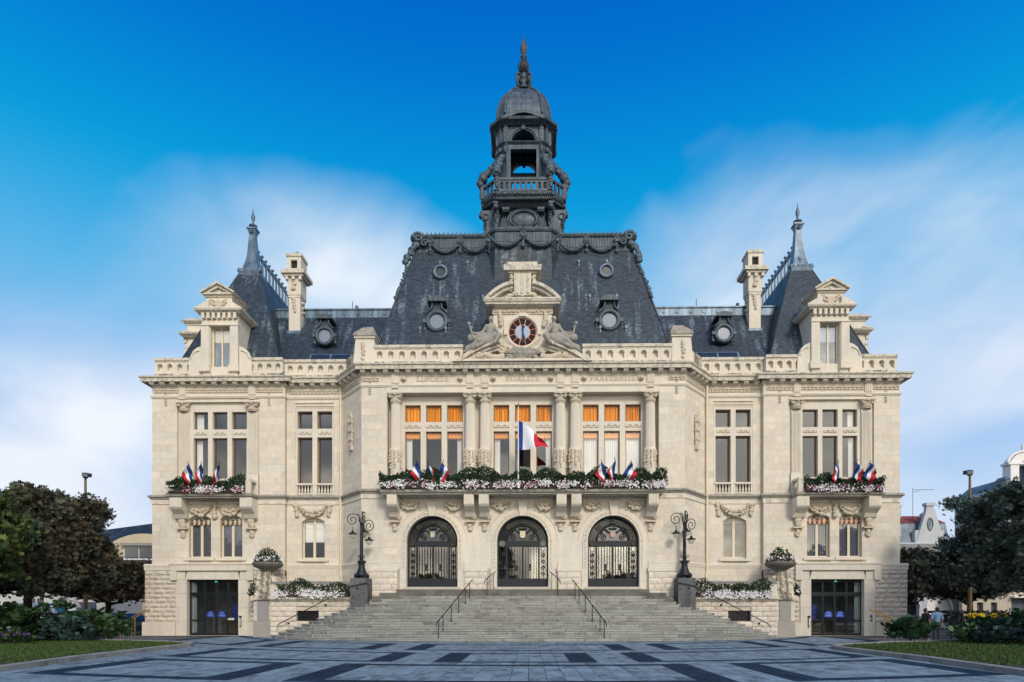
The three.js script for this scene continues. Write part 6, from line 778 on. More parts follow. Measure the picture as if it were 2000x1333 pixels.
// ---------------------------------------------------------------- flowers: leaves and blossoms heaped over a box or bowl
function leafGeo(l, w) { const g = new THREE.BufferGeometry(), P = [0, 0, 0, w / 2, l * 0.45, 0.02, 0, l, -0.02, 0, 0, 0, 0, l, -0.02, -w / 2, l * 0.45, 0.02]; g.setAttribute('position', new THREE.Float32BufferAttribute(P, 3)); g.computeVertexNormals(); return g; }
function bloomGeo(r) { const P = [], n = 5; for (let i = 0; i < n; i++) { const a = i / n * 6.283, b = (i + 0.5) / n * 6.283, c = (i + 1) / n * 6.283, p = (t, k, z) => [Math.cos(t) * r * k, Math.sin(t) * r * k, z]; P.push(0, 0, -r * 0.35, ...p(a, 0.75, 0), ...p(b, 1, r * 0.08), 0, 0, -r * 0.35, ...p(b, 1, r * 0.08), ...p(c, 0.75, 0)); } const g = new THREE.BufferGeometry(); g.setAttribute('position', new THREE.Float32BufferAttribute(P, 3)); g.computeVertexNormals(); return g; }
function scatter(parent, name, geo, m, n, fn, seed) {
  const o = new THREE.InstancedMesh(geo, m, n), q = rng(seed), d = new THREE.Object3D(), c = new THREE.Color(); let k = 0;
  for (let i = 0; i < n; i++) { d.rotation.set(0, 0, 0); d.scale.set(1, 1, 1); const col = fn(d, q, i, c); if (col === false) continue; d.updateMatrix(); o.setMatrixAt(k, d.matrix); o.setColorAt(k, c); k++; }
  o.count = k; o.name = name; o.userData.kind = 'stuff'; o.castShadow = o.receiveShadow = true; parent.add(o); return o;
}
function flowers(parent, hw, h, hd, leafTop, nl, nb, seed, [pw, pp], [ox, oy, oz], round) {
  flowers.leaf ??= mat({ color: 0xffffff, roughness: 0.8, side: THREE.DoubleSide }); flowers.lg ??= leafGeo(0.13, 0.08); flowers.bg ??= bloomGeo(0.05);
  const tuft = (x) => 0.45 + 0.75 * Math.abs(Math.sin(x * 1.55 + seed) * Math.sin(x * 0.9 + seed * 2));
  scatter(parent, 'foliage', flowers.lg, flowers.leaf, nl * 2, (d, q, i, c) => { const a = q() * 6.283, r = Math.sqrt(q()); const x = round ? Math.cos(a) * r * hw : (q() * 2 - 1) * hw, t = round ? 1 - r * r : tuft(x), y = -0.12 + q() * (leafTop * (round ? 1.3 : 1.25) * t + 0.2), z = round ? Math.sin(a) * r * hd : (q() * 2 - 1) * hd; d.position.set(ox + x, oy + y, oz + z); d.rotation.set(q() * 2 - 0.6, q() * 6.28, q() * 2 - 1); d.scale.setScalar(0.7 + 0.8 * q()); const v = 0.5 + q(); c.setRGB(0.026 * v, 0.058 * v, 0.024 * v); }, seed);
  const q2 = rng(seed + 5), cen = Array.from({ length: Math.max(4, Math.round(nb / 42)) }, () => [q2(), q2(), q2()]);
  scatter(parent, 'blossoms', flowers.bg, flowers.leaf, nb, (d, q, i, c) => { const m = cen[i % cen.length], g = () => (q() + q() + q() - 1.5) * 0.5; let x, y, z; if (round) { const a = m[0] * 6.283 + g() * 1.6, r = 0.62 + 0.4 * q(); x = Math.cos(a) * r * hw; z = Math.abs(Math.sin(a)) * r * hd * (m[1] < 0.8 ? 1 : -1); y = 0.02 + h * (0.5 * q() - 0.15) + 0.1; } else { x = clamp((m[0] * 2 - 1) * hw + g() * 0.75, -hw, hw); y = -0.05 + g() * 0.44 + (m[1] - 0.5) * 0.18; z = hd * (0.75 + 0.45 * q()); }
    d.position.set(ox + x, oy + y, oz + z); d.rotation.set((q() - 0.6) * 1.1, (q() - 0.5) * 1.8, q() * 6); d.scale.setScalar(0.75 + 0.55 * q()); const u = m[2] * 0.55 + q() * 0.45; u < pw ? c.setRGB(0.8, 0.8, 0.8) : u < pw + pp * 0.5 ? c.setRGB(0.48, 0.20, 0.34) : c.setRGB(0.16, 0.012, 0.06); }, seed + 9);
}
{ // balcony boxes
  const g = 'balcony flower boxes', names = ['left', 'middle', 'right'];
  [[-5.85, 3.0], [0, 2.75], [5.85, 3.0]].forEach(([x, hw], i) => { const b = thing('flower_box', `box of white and purple petunias on the central balcony below the ${names[i]} group of windows`, 'flower box', g, [x, 9.34, 3.14]); part(b, 'trough', B(-hw, hw, 0, 0.22, 0.02, 0.26), mat({ color: rgb(0.05, 0.04, 0.03) })); flowers(b, hw + 0.1, 0.3, 0.24, 0.66, 2200, 760, 601 + i, [0.70, 0.14], [0, 0.26, 0.14], false); });
  for (const s of [-1, 1]) { const b = thing('flower_box', `box of white and purple petunias on the ${s < 0 ? 'left' : 'right'} pavilion balcony`, 'flower box', g, [s * 20.95, 9.5, 1.02]); part(b, 'trough', B(-2.5, 2.5, 0, 0.22, 0.02, 0.26), mat({ color: rgb(0.05, 0.04, 0.03) })); flowers(b, 2.55, 0.3, 0.22, 0.6, 1500, 560, 621 + s, [0.66, 0.16], [0, 0.24, 0.12], false); }
}
// ---------------------------------------------------------------- flags
function cloth(w, h, fn, u0, u1, n = 14) { const P = [], m = 8, v = (i, j) => fn(mix(u0, u1, i / n), j / m); for (let i = 0; i < n; i++) for (let j = 0; j < m; j++) { const a = v(i, j), b = v(i + 1, j), c = v(i + 1, j + 1), d = v(i, j + 1); P.push(...a, ...b, ...c, ...a, ...c, ...d); } const g = new THREE.BufferGeometry(); g.setAttribute('position', new THREE.Float32BufferAttribute(P, 3)); g.computeVertexNormals(); return g; }
{
  const f = thing('flagpole', 'tall white flagpole in front of the central balcony flying the large tricolour flag', 'flag', null, [-0.25, 9.3, 3.5]); part(f, 'pole', [at(cyl(0.045, 0.025, 5.1, 10), 0, 2.55, 0), at(cyl(0.07, 0.07, 0.3, 10), 0, 0.15, 0), B(-0.05, 0.05, 0.1, 0.2, -0.4, 0)], white); part(f, 'finial', [at(new THREE.ConeGeometry(0.04, 0.3, 8), 0, 5.22, 0)], bronze);
  // hangs slack at the hoist and blows out to the right, the fly drooping and curling
  const fn = (u, v) => { const x = u * 1.0, top = 4.0 - 0.55 * x - 0.6 * x * x * 0.9, bot = 2.35 - 0.0 * x - 0.02 * x, t = v, y = mix(top, bot + 0.28 * Math.sin(x * 2.6) * x * 0.5, t) - 0.0; return [0.03 + x * (1.75 - 0.25 * (1 - t) * x) + 0.12 * Math.sin(x * 5 + t * 3) * x, y + 0.09 * Math.sin(x * 7 + t * 2) * x, 0.16 * Math.sin(x * 6.5 - t * 2.4) * (0.3 + x) + 0.3 * x]; };
  part(f, 'blue_band', cloth(1, 1, (u, v) => { const p = fn(u, v); return [p[0], v < 0.5 ? p[1] + (0.5 - v) * 1.0 * (0.34 - u) : p[1], p[2]]; }, 0, 0.14), flagBlue); part(f, 'white_band', cloth(1, 1, fn, 0.14, 0.60), flagWhite); part(f, 'red_band', cloth(1, 1, fn, 0.60, 1.0), flagRed);
}
function smallFlag(label, base, lean, sway, turn, spread) {
  const f = thing('small_flag', label, 'flag', 'small tricolour flags on the balconies', base), L = 1.5, d = new THREE.Vector3(lean, 1, 0.42).normalize(), tip = d.clone().multiplyScalar(L); part(f, 'staff', bar([0, 0, 0], tip.toArray(), 0.016, 6), bronze); part(f, 'spearhead', (() => { const g = new THREE.ConeGeometry(0.03, 0.14, 6); g.applyQuaternion(new THREE.Quaternion().setFromUnitVectors(up, d)); g.translate(...tip.clone().addScaledVector(d, 0.06).toArray()); return g; })(), bronze);
  // the cloth hangs in folds from the upper staff: blue at the staff, white, then red at the lower fly
  const fn = (u, v) => { const p = d.clone().multiplyScalar(L * (0.97 - 0.6 * v)); const k = Math.sign(spread) * Math.max(0.5, Math.abs(spread) * 1.1); return [p.x + k * u * (0.72 - 0.1 * v) + 0.05 * Math.sin(u * 5 + v * 4 + sway), p.y - u * (0.72 - 0.2 * v), p.z + 0.09 * Math.sin(v * 7 + u * 4 + sway) + 0.1 * u + turn * u * 0.2]; };
  [['blue_band', 0, 0.36, flagBlue], ['white_band', 0.36, 0.68, flagWhite], ['red_band', 0.68, 1, flagRed]].forEach(([n, a, b, m]) => part(f, n, cloth(1, 1, fn, a, b, 6), m));
}
{
  const W = ['leftmost', 'middle', 'rightmost'];
  [[-0.3, -0.5], [0.02, -0.5], [0.4, -0.5]].forEach(([l, sp], i) => smallFlag(`small tricolour flag, ${W[i]} of the three on the left pavilion balcony`, [-21.1 + l * 0.8 + (i === 2 ? 0.75 : i ? 0.15 : -0.2), 9.95, 1.2], l * 0.55 * (i === 2 ? 1 : 1), i, 0, sp));
  [[-0.4, 0.35], [0.0, 0.2], [0.5, 0.35]].forEach(([l, sp], i) => smallFlag(`small tricolour flag, ${W[i]} of the three on the right pavilion balcony`, [[20.6, 21.3, 21.9][i], 9.95, 1.2], [-0.25, 0.12, 0.3][i], i + 4, 0, [-0.5, 0.5, 0.6][i]));
  [[-0.5], [-0.05], [0.5]].forEach(([l], i) => smallFlag(`small tricolour flag, ${W[i]} of the three below the left loggia windows`, [[-6.0, -5.75, -5.45][i], 9.65, 3.2], [-0.4, -0.08, 0.45][i], i + 8, 0, [-0.5, 0.5, 0.5][i]));
  [[-0.5], [0], [0.5]].forEach(([l], i) => smallFlag(`small tricolour flag, ${W[i]} of the three below the right loggia windows`, [[5.5, 5.75, 6.0][i], 9.65, 3.2], [-0.5, -0.05, 0.55][i], i + 12, 0, [-0.5, -0.5, 0.5][i]));
}
// ---------------------------------------------------------------- iron lamp standards on the stair pedestals
function lampStandard(s) {
  const l = thing('lamp_standard', `ornate black iron lamp with scrolled arms on the ${s < 0 ? 'left' : 'right'} stair pedestal`, 'street lamp', 'iron lamps by the steps', [s * 10.2, 3.73, 2.7]);
  part(l, 'base', [at(lathe([[0, 0.1], [0.4, 0.12], [0.42, 0.24], [0.3, 0.42], [0.2, 0.7], [0.19, 1.0], [0.25, 1.02], [0.25, 1.1], [0.13, 1.14], [0.12, 1.3], [0, 1.3]], 16), 0, 0, 0), ...[0, 1, 2, 3].map((i) => { const a = i * Math.PI / 2 + Math.PI / 4; return at(new THREE.CylinderGeometry(0.15, 0.15, 0.12, 12), 0.4 * Math.cos(a), 0.16, 0.4 * Math.sin(a), Math.PI / 2, -a + Math.PI / 2); })], iron);
  for (let i = 0; i < 4; i++) { const a = i * Math.PI / 2 + 0.4; part(l, 'collar_scroll', at(spiral(0.11, 0.022, 1.4, 20, 1, 5), 0.24 * Math.cos(a), 1.02, 0.24 * Math.sin(a), 0, -a), iron); part(l, 'curl', at(spiral(0.11, 0.013, 1.5, 20, 1, 4), 0.2 * Math.cos(a), 1.36, 0.2 * Math.sin(a), 0, -a), iron); }
  part(l, 'shaft', [at(cyl(0.115, 0.085, 2.35, 12), 0, 2.4, 0), at(ring(0.11, 0.03, 12, 5), 0, 1.3, 0, Math.PI / 2), at(ring(0.1, 0.025, 12, 5), 0, 3.45, 0, Math.PI / 2)], iron);
  const glassBowl = new THREE.MeshPhysicalMaterial({ color: rgb(0.85, 0.84, 0.78), transmission: 0.75, thickness: 0, roughness: 0.25 });
  [[Math.PI + (s < 0 ? 0.1 : 0.15), 0, 0], [s < 0 ? -0.35 : -1.0, -0.42, 0], [s < 0 ? 1.5 : 1.1, 0.2, 0]].forEach(([a, dy], i) => {
    const arm = group(l, 'lamp_arm'), T = (g) => { [g].flat(9).forEach((e) => { e.rotateY(a); e.translate(0, dy, 0); }); return g; }, p = []; for (let k = 0; k <= 36; k++) { const t = k / 36, th = -0.35 + t * 2 * Math.PI * 1.75, r = 0.44 * (1 - 0.82 * t); p.push([0.56 + r * Math.cos(Math.PI - th), 3.72 + r * Math.sin(Math.PI - th), 0]); }
    part(arm, 'scroll', T([tube([[0.06, 3.3, 0], [0.1, 3.6, 0], ...p.slice(0, 3)], 0.035, 10, 6), tube(p, 0.026, 60, 6), tube([[0.08, 3.4, 0], [0.1, 3.9, 0], [0.2, 4.1, 0], [0.28, 4.05, 0]], 0.03, 14, 5)]), iron);
    part(arm, 'hanger', T([bar([0.56, 3.28, 0], [0.56, 2.98, 0], 0.02, 6), at(ball(0.06, 1), 0.56, 3.0, 0)]), iron); part(arm, 'shade', T(at(lathe([[0, 0.16], [0.07, 0.14], [0.1, 0.06], [0.27, 0.0], [0.28, -0.05], [0.2, -0.05], [0, -0.02]], 16), 0.56, 2.86, 0)), iron); part(arm, 'glass_bowl', T(at(lathe([[0.2, 0], [0.2, -0.1], [0.16, -0.22], [0.08, -0.29], [0, -0.3]], 14), 0.56, 2.81, 0)), glassBowl);
  });
}
lampStandard(-1); lampStandard(1);

// ---------------------------------------------------------------- trees
const palm = (() => { const P = []; for (let i = 0; i < 5; i++) { const a = (i - 2) * 0.62, l = [0.7, 0.95, 1.1, 0.95, 0.7][i], x = Math.sin(a), y = Math.cos(a), w = 0.19; P.push(0, 0, 0, x * l * 0.62 + y * w, y * l * 0.62 - x * w, -0.06, x * l, y * l, -0.16, 0, 0, 0, x * l, y * l, -0.16, x * l * 0.62 - y * w, y * l * 0.62 + x * w, -0.06); } const g = new THREE.BufferGeometry(); g.setAttribute('position', new THREE.Float32BufferAttribute(P, 3)); g.computeVertexNormals(); return g; })();
const leafMat = mat({ color: 0xffffff, roughness: 0.75, side: THREE.DoubleSide }), bark = mat({ color: rgb(0.055, 0.045, 0.035), map: stepTex, roughness: 0.95 });
function tree(label, x, z, trunkH, cy, hx, hy, hz, n, seed, tone, box = 0.5, size = 0.235, name = 'plane_tree') {
  const t = thing(name, label, 'tree', 'trees round the square', [x, 0, z]), q = rng(seed);
  part(t, 'trunk', [at(cyl(0.3, 0.2, trunkH, 10), 0, trunkH / 2 - 0.05, 0), at(cyl(0.2, 0.12, cy - trunkH + 0.3, 8), 0, (trunkH + cy) / 2, 0)], bark);
  const limbs = []; for (let i = 0; i < 11; i++) { const a = i * 2.4 + q(), e = 0.15 + 0.9 * q(), L = Math.min(hx, hz) * 0.85; limbs.push(tube([[0, trunkH - 0.2 + q() * 0.8, 0], [Math.cos(a) * L * 0.45, trunkH + e * 1.2, Math.sin(a) * L * 0.45], [Math.cos(a) * L * (0.7 + 0.3 * q()), cy + (q() - 0.3) * hy * 1.1, Math.sin(a) * L * (0.7 + 0.3 * q())]], 0.07, 8, 5)); } part(t, 'limbs', limbs, bark);
  // leaves gather on clumps spread through the crown, thicker near the surface
  const cl = []; for (let i = 0; i < 240; i++) { let u, v, w, k; do { u = q() * 2 - 1; v = q() * 2 - 1; w = q() * 2 - 1; const pw = 2 + box * 4; k = Math.abs(u) ** pw + Math.abs(v) ** pw + Math.abs(w) ** pw; } while (k > 1 || k < 0.22 * q()); const m = 0.88 + 0.24 * q(); cl.push([u * hx * m, cy + v * hy * m, w * hz * m, 0.42 + 0.4 * q(), 0.5 + 1.3 * q() * q() + 0.2 * q(), (q() - 0.35) * 0.6]); }
  scatter(t, 'crown', palm, leafMat, n, (d, r, i, c) => { const k = cl[Math.floor(r() * cl.length)], g2 = () => (r() + r() + r() - 1.5) * 0.9 * k[3]; d.position.set(k[0] + g2(), k[1] + g2() * 0.8, k[2] + g2()); if (d.position.y < trunkH * 0.82) d.position.y = trunkH * 0.82 + r() * 0.5; const out = Math.atan2(d.position.x, d.position.z); d.rotation.set(0.75 + (r() - 0.5) * 1.6, out + (r() - 0.5) * 2, (r() - 0.5) * 1.2, 'YXZ'); d.scale.setScalar(size * (0.65 + 0.6 * r())); const v = k[4] * (0.7 + 0.6 * r()); const hue = k[5]; c.setRGB(tone[0] * v * (1 + hue), tone[1] * v, tone[2] * v * (1 - hue * 0.4)); }, seed + 3);
  return t;
}
const dk = [0.072, 0.078, 0.052], gr = [0.085, 0.13, 0.035], dr = [0.055, 0.085, 0.072];
tree('large clipped dark tree with reddish leaves standing left of the hall', -28.5, 6.6, 2.7, 5.5, 3.5, 2.6, 3.2, 40000, 801, dk, 1.0, 0.19);
tree('yellowish green tree cut by the left edge of the picture', -26.6, 13.5, 2.8, 5.3, 2.3, 2.0, 2.3, 11000, 803, gr, 0.3);
tree('smaller dark tree close to the left corner of the hall', -33.2, -7.5, 2.2, 4.1, 3.6, 1.3, 2.8, 14000, 805, [0.055, 0.052, 0.034], 0.4);
tree('large clipped dark green tree right of the hall, at the picture edge', 29.5, 7.0, 2.8, 5.8, 4.2, 2.8, 3.2, 44000, 807, dr, 1.0, 0.19);
tree('small dark tree against the right corner of the hall', 30.6, -8.5, 2.1, 4.5, 2.3, 1.7, 2.5, 11000, 809, [0.042, 0.056, 0.046], 0.5);
tree('dark tree behind the tall lamp right of the hall', 34.6, -7.0, 2.2, 4.5, 3.0, 1.7, 2.6, 12000, 811, [0.042, 0.056, 0.046], 0.5);
{ // the conifer across the square that the middle door mirrors
  const t = thing('cedar_tree', 'tall dark cedar across the square, mirrored in the middle door', 'tree', null, [-4.5, 0, 74]); part(t, 'trunk', at(cyl(0.45, 0.08, 17, 10), 0, 8.5, 0), bark); const q = rng(831), br = []; for (let i = 0; i < 70; i++) br.push([3 + 14 * i / 70, i * 2.4 + q(), 4.6 * (1 - i / 78) * (0.75 + 0.4 * q())]);
  scatter(t, 'crown', leafGeo(0.5, 0.2), leafMat, 9000, (d, r, i, c) => { const [y, a, L] = br[Math.floor(r() * 70)], k = Math.sqrt(r()); d.position.set(Math.cos(a) * L * k + (r() - 0.5) * 0.8, y - 0.35 * k * k * L * 0.5 + (r() - 0.5) * 0.5, Math.sin(a) * L * k + (r() - 0.5) * 0.8); d.rotation.set(r() * 6, r() * 6, r() * 6); const v = 0.6 + 0.8 * r(); c.setRGB(0.018 * v, 0.032 * v, 0.02 * v); }, 833);
}
[[-52, 64], [-36, 34], [-34, 48], [36, 34], [34, 48], [52, 64], [-20, 88], [18, 88]].forEach(([x, z], i) => tree('broad tree of the row across the square, behind the viewer, mirrored in the windows', x, z, 2.6, 5.8, 4.4, 3.0, 4, 2600, 821 + i, gr, 0.2, 0.55));
// ---------------------------------------------------------------- hedges, shrubs and lawns
function hedge(label, x0, x1, z0, z1, h, seed) { const t = thing('hedge', label, 'hedge', 'clipped hedges'), w = (x1 - x0) / 2, d2 = (z1 - z0) / 2, cx = (x0 + x1) / 2, cz = (z0 + z1) / 2; t.position.set(cx, 0, cz); part(t, 'stems', Array.from({ length: 12 }, (_, i) => bar([mix(-w, w, (i + 0.5) / 12), 0, 0], [mix(-w, w, (i + 0.5) / 12), h * 0.8, 0], 0.04, 5)), bark); scatter(t, 'foliage', leafGeo(0.14, 0.09), leafMat, Math.round(w * 2 * 420), (d, r, i, c) => { d.position.set((r() * 2 - 1) * w, 0.05 + Math.sqrt(r()) * h, (r() * 2 - 1) * d2); d.rotation.set(r() * 6, r() * 6, r() * 6); const v = 0.6 + 0.8 * r(); c.setRGB(0.018 * v, 0.026 * v, 0.013 * v); }, seed); }
hedge('long low dark hedge behind the left flower bed', -33, -25.2, 3.4, 4.6, 1.5, 841); hedge('long low dark hedge behind the right flower bed', 25.4, 33, 3.8, 5.0, 1.62, 843);
const broad = (() => { const P = [], n = 6, p = (i) => { const t = i / n, a = -1.9 + 3.8 * t, r = 0.5 * (1 - 0.12 * Math.cos(3 * a)); return [Math.sin(a) * r, 0.5 + Math.cos(a) * r * -1 + 0.0, -0.12 * Math.abs(Math.sin(a))]; }; for (let i = 0; i < n; i++) P.push(0, 1, -0.12, ...p(i), ...p(i + 1)); const g = new THREE.BufferGeometry(); g.setAttribute('position', new THREE.Float32BufferAttribute(P, 3)); g.rotateZ(Math.PI); g.translate(0, 1, 0); g.computeVertexNormals(); return g; })();
function shrub(label, x, z, w, h, d2, n, seed, tone, size, bloom, name = 'shrub') {
  const t = thing(name, label, 'shrub', 'shrubs in the flower beds', [x, 0.08, z]), q = rng(seed); part(t, 'stems', Array.from({ length: 9 }, () => { const a = q() * 6.28, r = q(); return bar([Math.cos(a) * w * 0.15, 0, Math.sin(a) * d2 * 0.15], [Math.cos(a) * w * 0.6 * r, h * 0.8, Math.sin(a) * d2 * 0.6 * r], 0.018, 4); }), bark);
  const cl = Array.from({ length: 26 }, () => { const a = q() * 6.28, r = Math.sqrt(q()); return [Math.cos(a) * r * w, h * (0.22 + 0.72 * q() * Math.sqrt(1 - r * r * 0.8)), Math.sin(a) * r * d2, 0.7 + 0.6 * q()]; });
  scatter(t, 'foliage', broad, leafMat, n, (d, r, i, c) => { const k = cl[Math.floor(r() * 26)], g = () => (r() + r() - 1) * 0.34; d.position.set(k[0] + g(), Math.max(0.06, k[1] + g() * 0.8), k[2] + g()); d.rotation.set(0.75 + (r() - 0.5) * 1.1, Math.atan2(d.position.x, d.position.z) + (r() - 0.5) * 2.2, (r() - 0.5) * 0.8, 'YXZ'); d.scale.setScalar(size * (0.6 + 0.7 * r())); const v = k[3] * (0.7 + 0.6 * r()); c.setRGB(tone[0] * v, tone[1] * v, tone[2] * v); }, seed + 1);
  if (bloom) scatter(t, 'blossoms', flowers.bg, leafMat, bloom.n, (d, r, i, c) => { const k = cl[Math.floor(r() * (bloom.k ?? 26))], g = () => (r() + r() - 1) * 0.16; d.position.set(k[0] + g(), Math.max(k[1], h * (bloom.top ?? 0.5)) + 0.12 + g() * 0.7, k[2] + g() + 0.1); d.rotation.set(-0.5 + r() - 0.5, (r() - 0.5) * 3, r() * 6); d.scale.setScalar((bloom.s ?? 0.8) * (0.7 + 0.5 * r())); const v = 0.8 + 0.4 * r(); c.setRGB(bloom.c[0] * v, bloom.c[1] * v, bloom.c[2] * v); }, seed + 2);
}
const G1 = [0.032, 0.085, 0.036], G2 = [0.046, 0.10, 0.032], GB = [0.040, 0.088, 0.082];
shrub('broad-leaved green shrub nearest the left corner of the hall', -23.6, 7.6, 1.68, 1.60, 1.2, 930, 851, G1, 0.26, null);
shrub('tall leafy shrub with a few white flowers in the left bed', -24.9, 9.6, 1.46, 2.24, 1.2, 1200, 853, G1, 0.25, { n: 14, c: [0.75, 0.75, 0.72] });
shrub('bluish leaved shrub in the middle of the left bed', -23.3, 10.6, 1.34, 1.22, 0.8, 780, 855, GB, 0.22, { n: 16, c: [0.6, 0.6, 0.7], s: 0.6 });
shrub('tall bright green shrub behind the purple flowers in the left bed', -25.6, 12.0, 1.68, 1.92, 1.1, 1140, 857, G2, 0.25, null);
shrub('tall dark shrub at the left picture edge of the left bed', -27.8, 11.2, 1.79, 2.24, 1.2, 1200, 859, G1, 0.26, null);
shrub('low patch of purple and pink flowers at the front of the left bed', -24.2, 13.3, 1.01, 0.64, 0.4, 450, 861, G2, 0.16, { n: 160, c: [0.16, 0.07, 0.26], s: 0.8, top: 0.6 });
shrub('light green shrub between the two tall ones of the left bed', -22.3, 8.9, 1.01, 1.28, 0.9, 720, 862, G2, 0.23, { n: 10, c: [0.5, 0.06, 0.1] });
shrub('round broad-leaved shrub nearest the right corner of the hall', 20.3, 9.6, 1.2, 1.4, 1.1, 900, 863, G1, 0.25, null);
shrub('green shrub with yellow flower heads in the right bed', 23.2, 10.8, 1.06, 1.47, 0.8, 780, 865, G1, 0.22, { n: 420, c: [0.62, 0.44, 0.01], s: 0.95, top: 0.85, k: 11 });
shrub('bluish leaved shrub below the yellow flowers in the right bed', 23.0, 12.6, 1.29, 1.09, 0.8, 840, 867, GB, 0.22, null);
shrub('dark green shrub with white flecks in the right bed', 24.9, 12.2, 1.46, 1.73, 1.0, 1140, 869, G1, 0.25, { n: 14, c: [0.7, 0.72, 0.7], s: 0.7 });
shrub('tall bright green shrub at the right picture edge', 24.2, 15.2, 1.23, 2.37, 1.1, 1200, 871, G2, 0.24, null);
shrub('low green plant with a few purple heads between the right shrubs', 22.0, 11.4, 0.7, 0.75, 0.6, 570, 873, G2, 0.2, { n: 60, c: [0.22, 0.10, 0.24], s: 0.6 });
for (const [bed, sgn, seed] of [[bedL, -1, 881], [bedR, 1, 883]]) {
  const inside = (x, z) => { let c = false; for (let i = 0, j = bed.length - 1; i < bed.length; j = i++) { const [xi, zi] = bed[i], [xj, zj] = bed[j]; if ((zi > z) !== (zj > z) && x < (xj - xi) * (z - zi) / (zj - zi) + xi) c = !c; } return c; };
  const tg = leafGeo(0.10, 0.014), o = scatter(scene, 'grass', tg, leafMat, 30000, (d, r, i, c) => { const x = sgn * (13.6 + r() * 13), z = 7.5 + r() * 17; if (!inside(x, z) || !inside(x - sgn * 0.32, z) || !inside(x, z - 0.3)) return false; d.position.set(x, 0.085, z); d.rotation.set((r() - 0.5) * 0.9, r() * 6, (r() - 0.5) * 0.9); d.scale.setScalar(0.6 + 0.6 * r()); const v = 0.6 + 0.8 * r(); c.setRGB(0.045 * v, 0.088 * v, 0.014 * v); }, seed); o.name = numbered('grass'); o.userData.label = `mown green grass of the ${sgn < 0 ? 'left' : 'right'} bed`; o.userData.category = 'grass';
}
// ---------------------------------------------------------------- street furniture, cars, people
for (const s of [-1, 1]) {
  const l = thing('street_lamp', `tall bronze floodlight mast rising behind the ${s < 0 ? 'left' : 'right'} trees`, 'street lamp', 'floodlight masts', [s * 31.6, 0, s < 0 ? -2.6 : -2.6]); const gold = mat({ color: rgb(0.15, 0.10, 0.04), roughness: 0.5, metalness: 0.3 });
  part(l, 'mast', [at(cyl(0.15, 0.075, 11.4, 12), 0, 5.7, 0)], gold); part(l, 'base', at(cyl(0.28, 0.22, 0.5, 12), 0, 0.25, 0), gold); part(l, 'floodlight', [at(new THREE.BoxGeometry(0.46, 0.26, 0.4), -s * 0.12 + (s < 0 ? 0.12 : -0.14), 11.45, 0.2, 0.25, 0, s * 0.18), at(new THREE.BoxGeometry(0.25, 0.25, 0.2), 0, 11.38, 0)], leadDark); part(l, 'lens', at(new THREE.BoxGeometry(0.4, 0.2, 0.03), -s * 0.12 + (s < 0 ? 0.12 : -0.14), 11.4, 0.41, 0.25, 0, s * 0.18), mat({ color: rgb(0.2, 0.22, 0.24), roughness: 0.2 }));
  const h = thing('brass_handrail', `pair of slanting gold rails beside the ${s < 0 ? 'left' : 'right'} flower bed`, 'handrail', 'slanting gold rails'), m = mat({ color: rgb(0.42, 0.24, 0.08), roughness: 0.4, metalness: 0.4 }); for (const k of [0, 1]) { const x = s * ((s < 0 ? 22.6 : 20.75) + k * 0.95), z = 4.6 - k * 1.2; part(h, 'rail', bar([x, 1.78, z], [x + s * 1.75, 0.78, z + 0.05], 0.035, 7), m); part(h, 'post', bar([x + s * 0.9, 0, z + 0.02], [x + s * 0.9, 1.27, z + 0.02], 0.025, 6), m); part(h, 'post', bar([x + s * 1.6, 0, z + 0.05], [x + s * 1.6, 0.86, z + 0.05], 0.03, 6), m); }
}
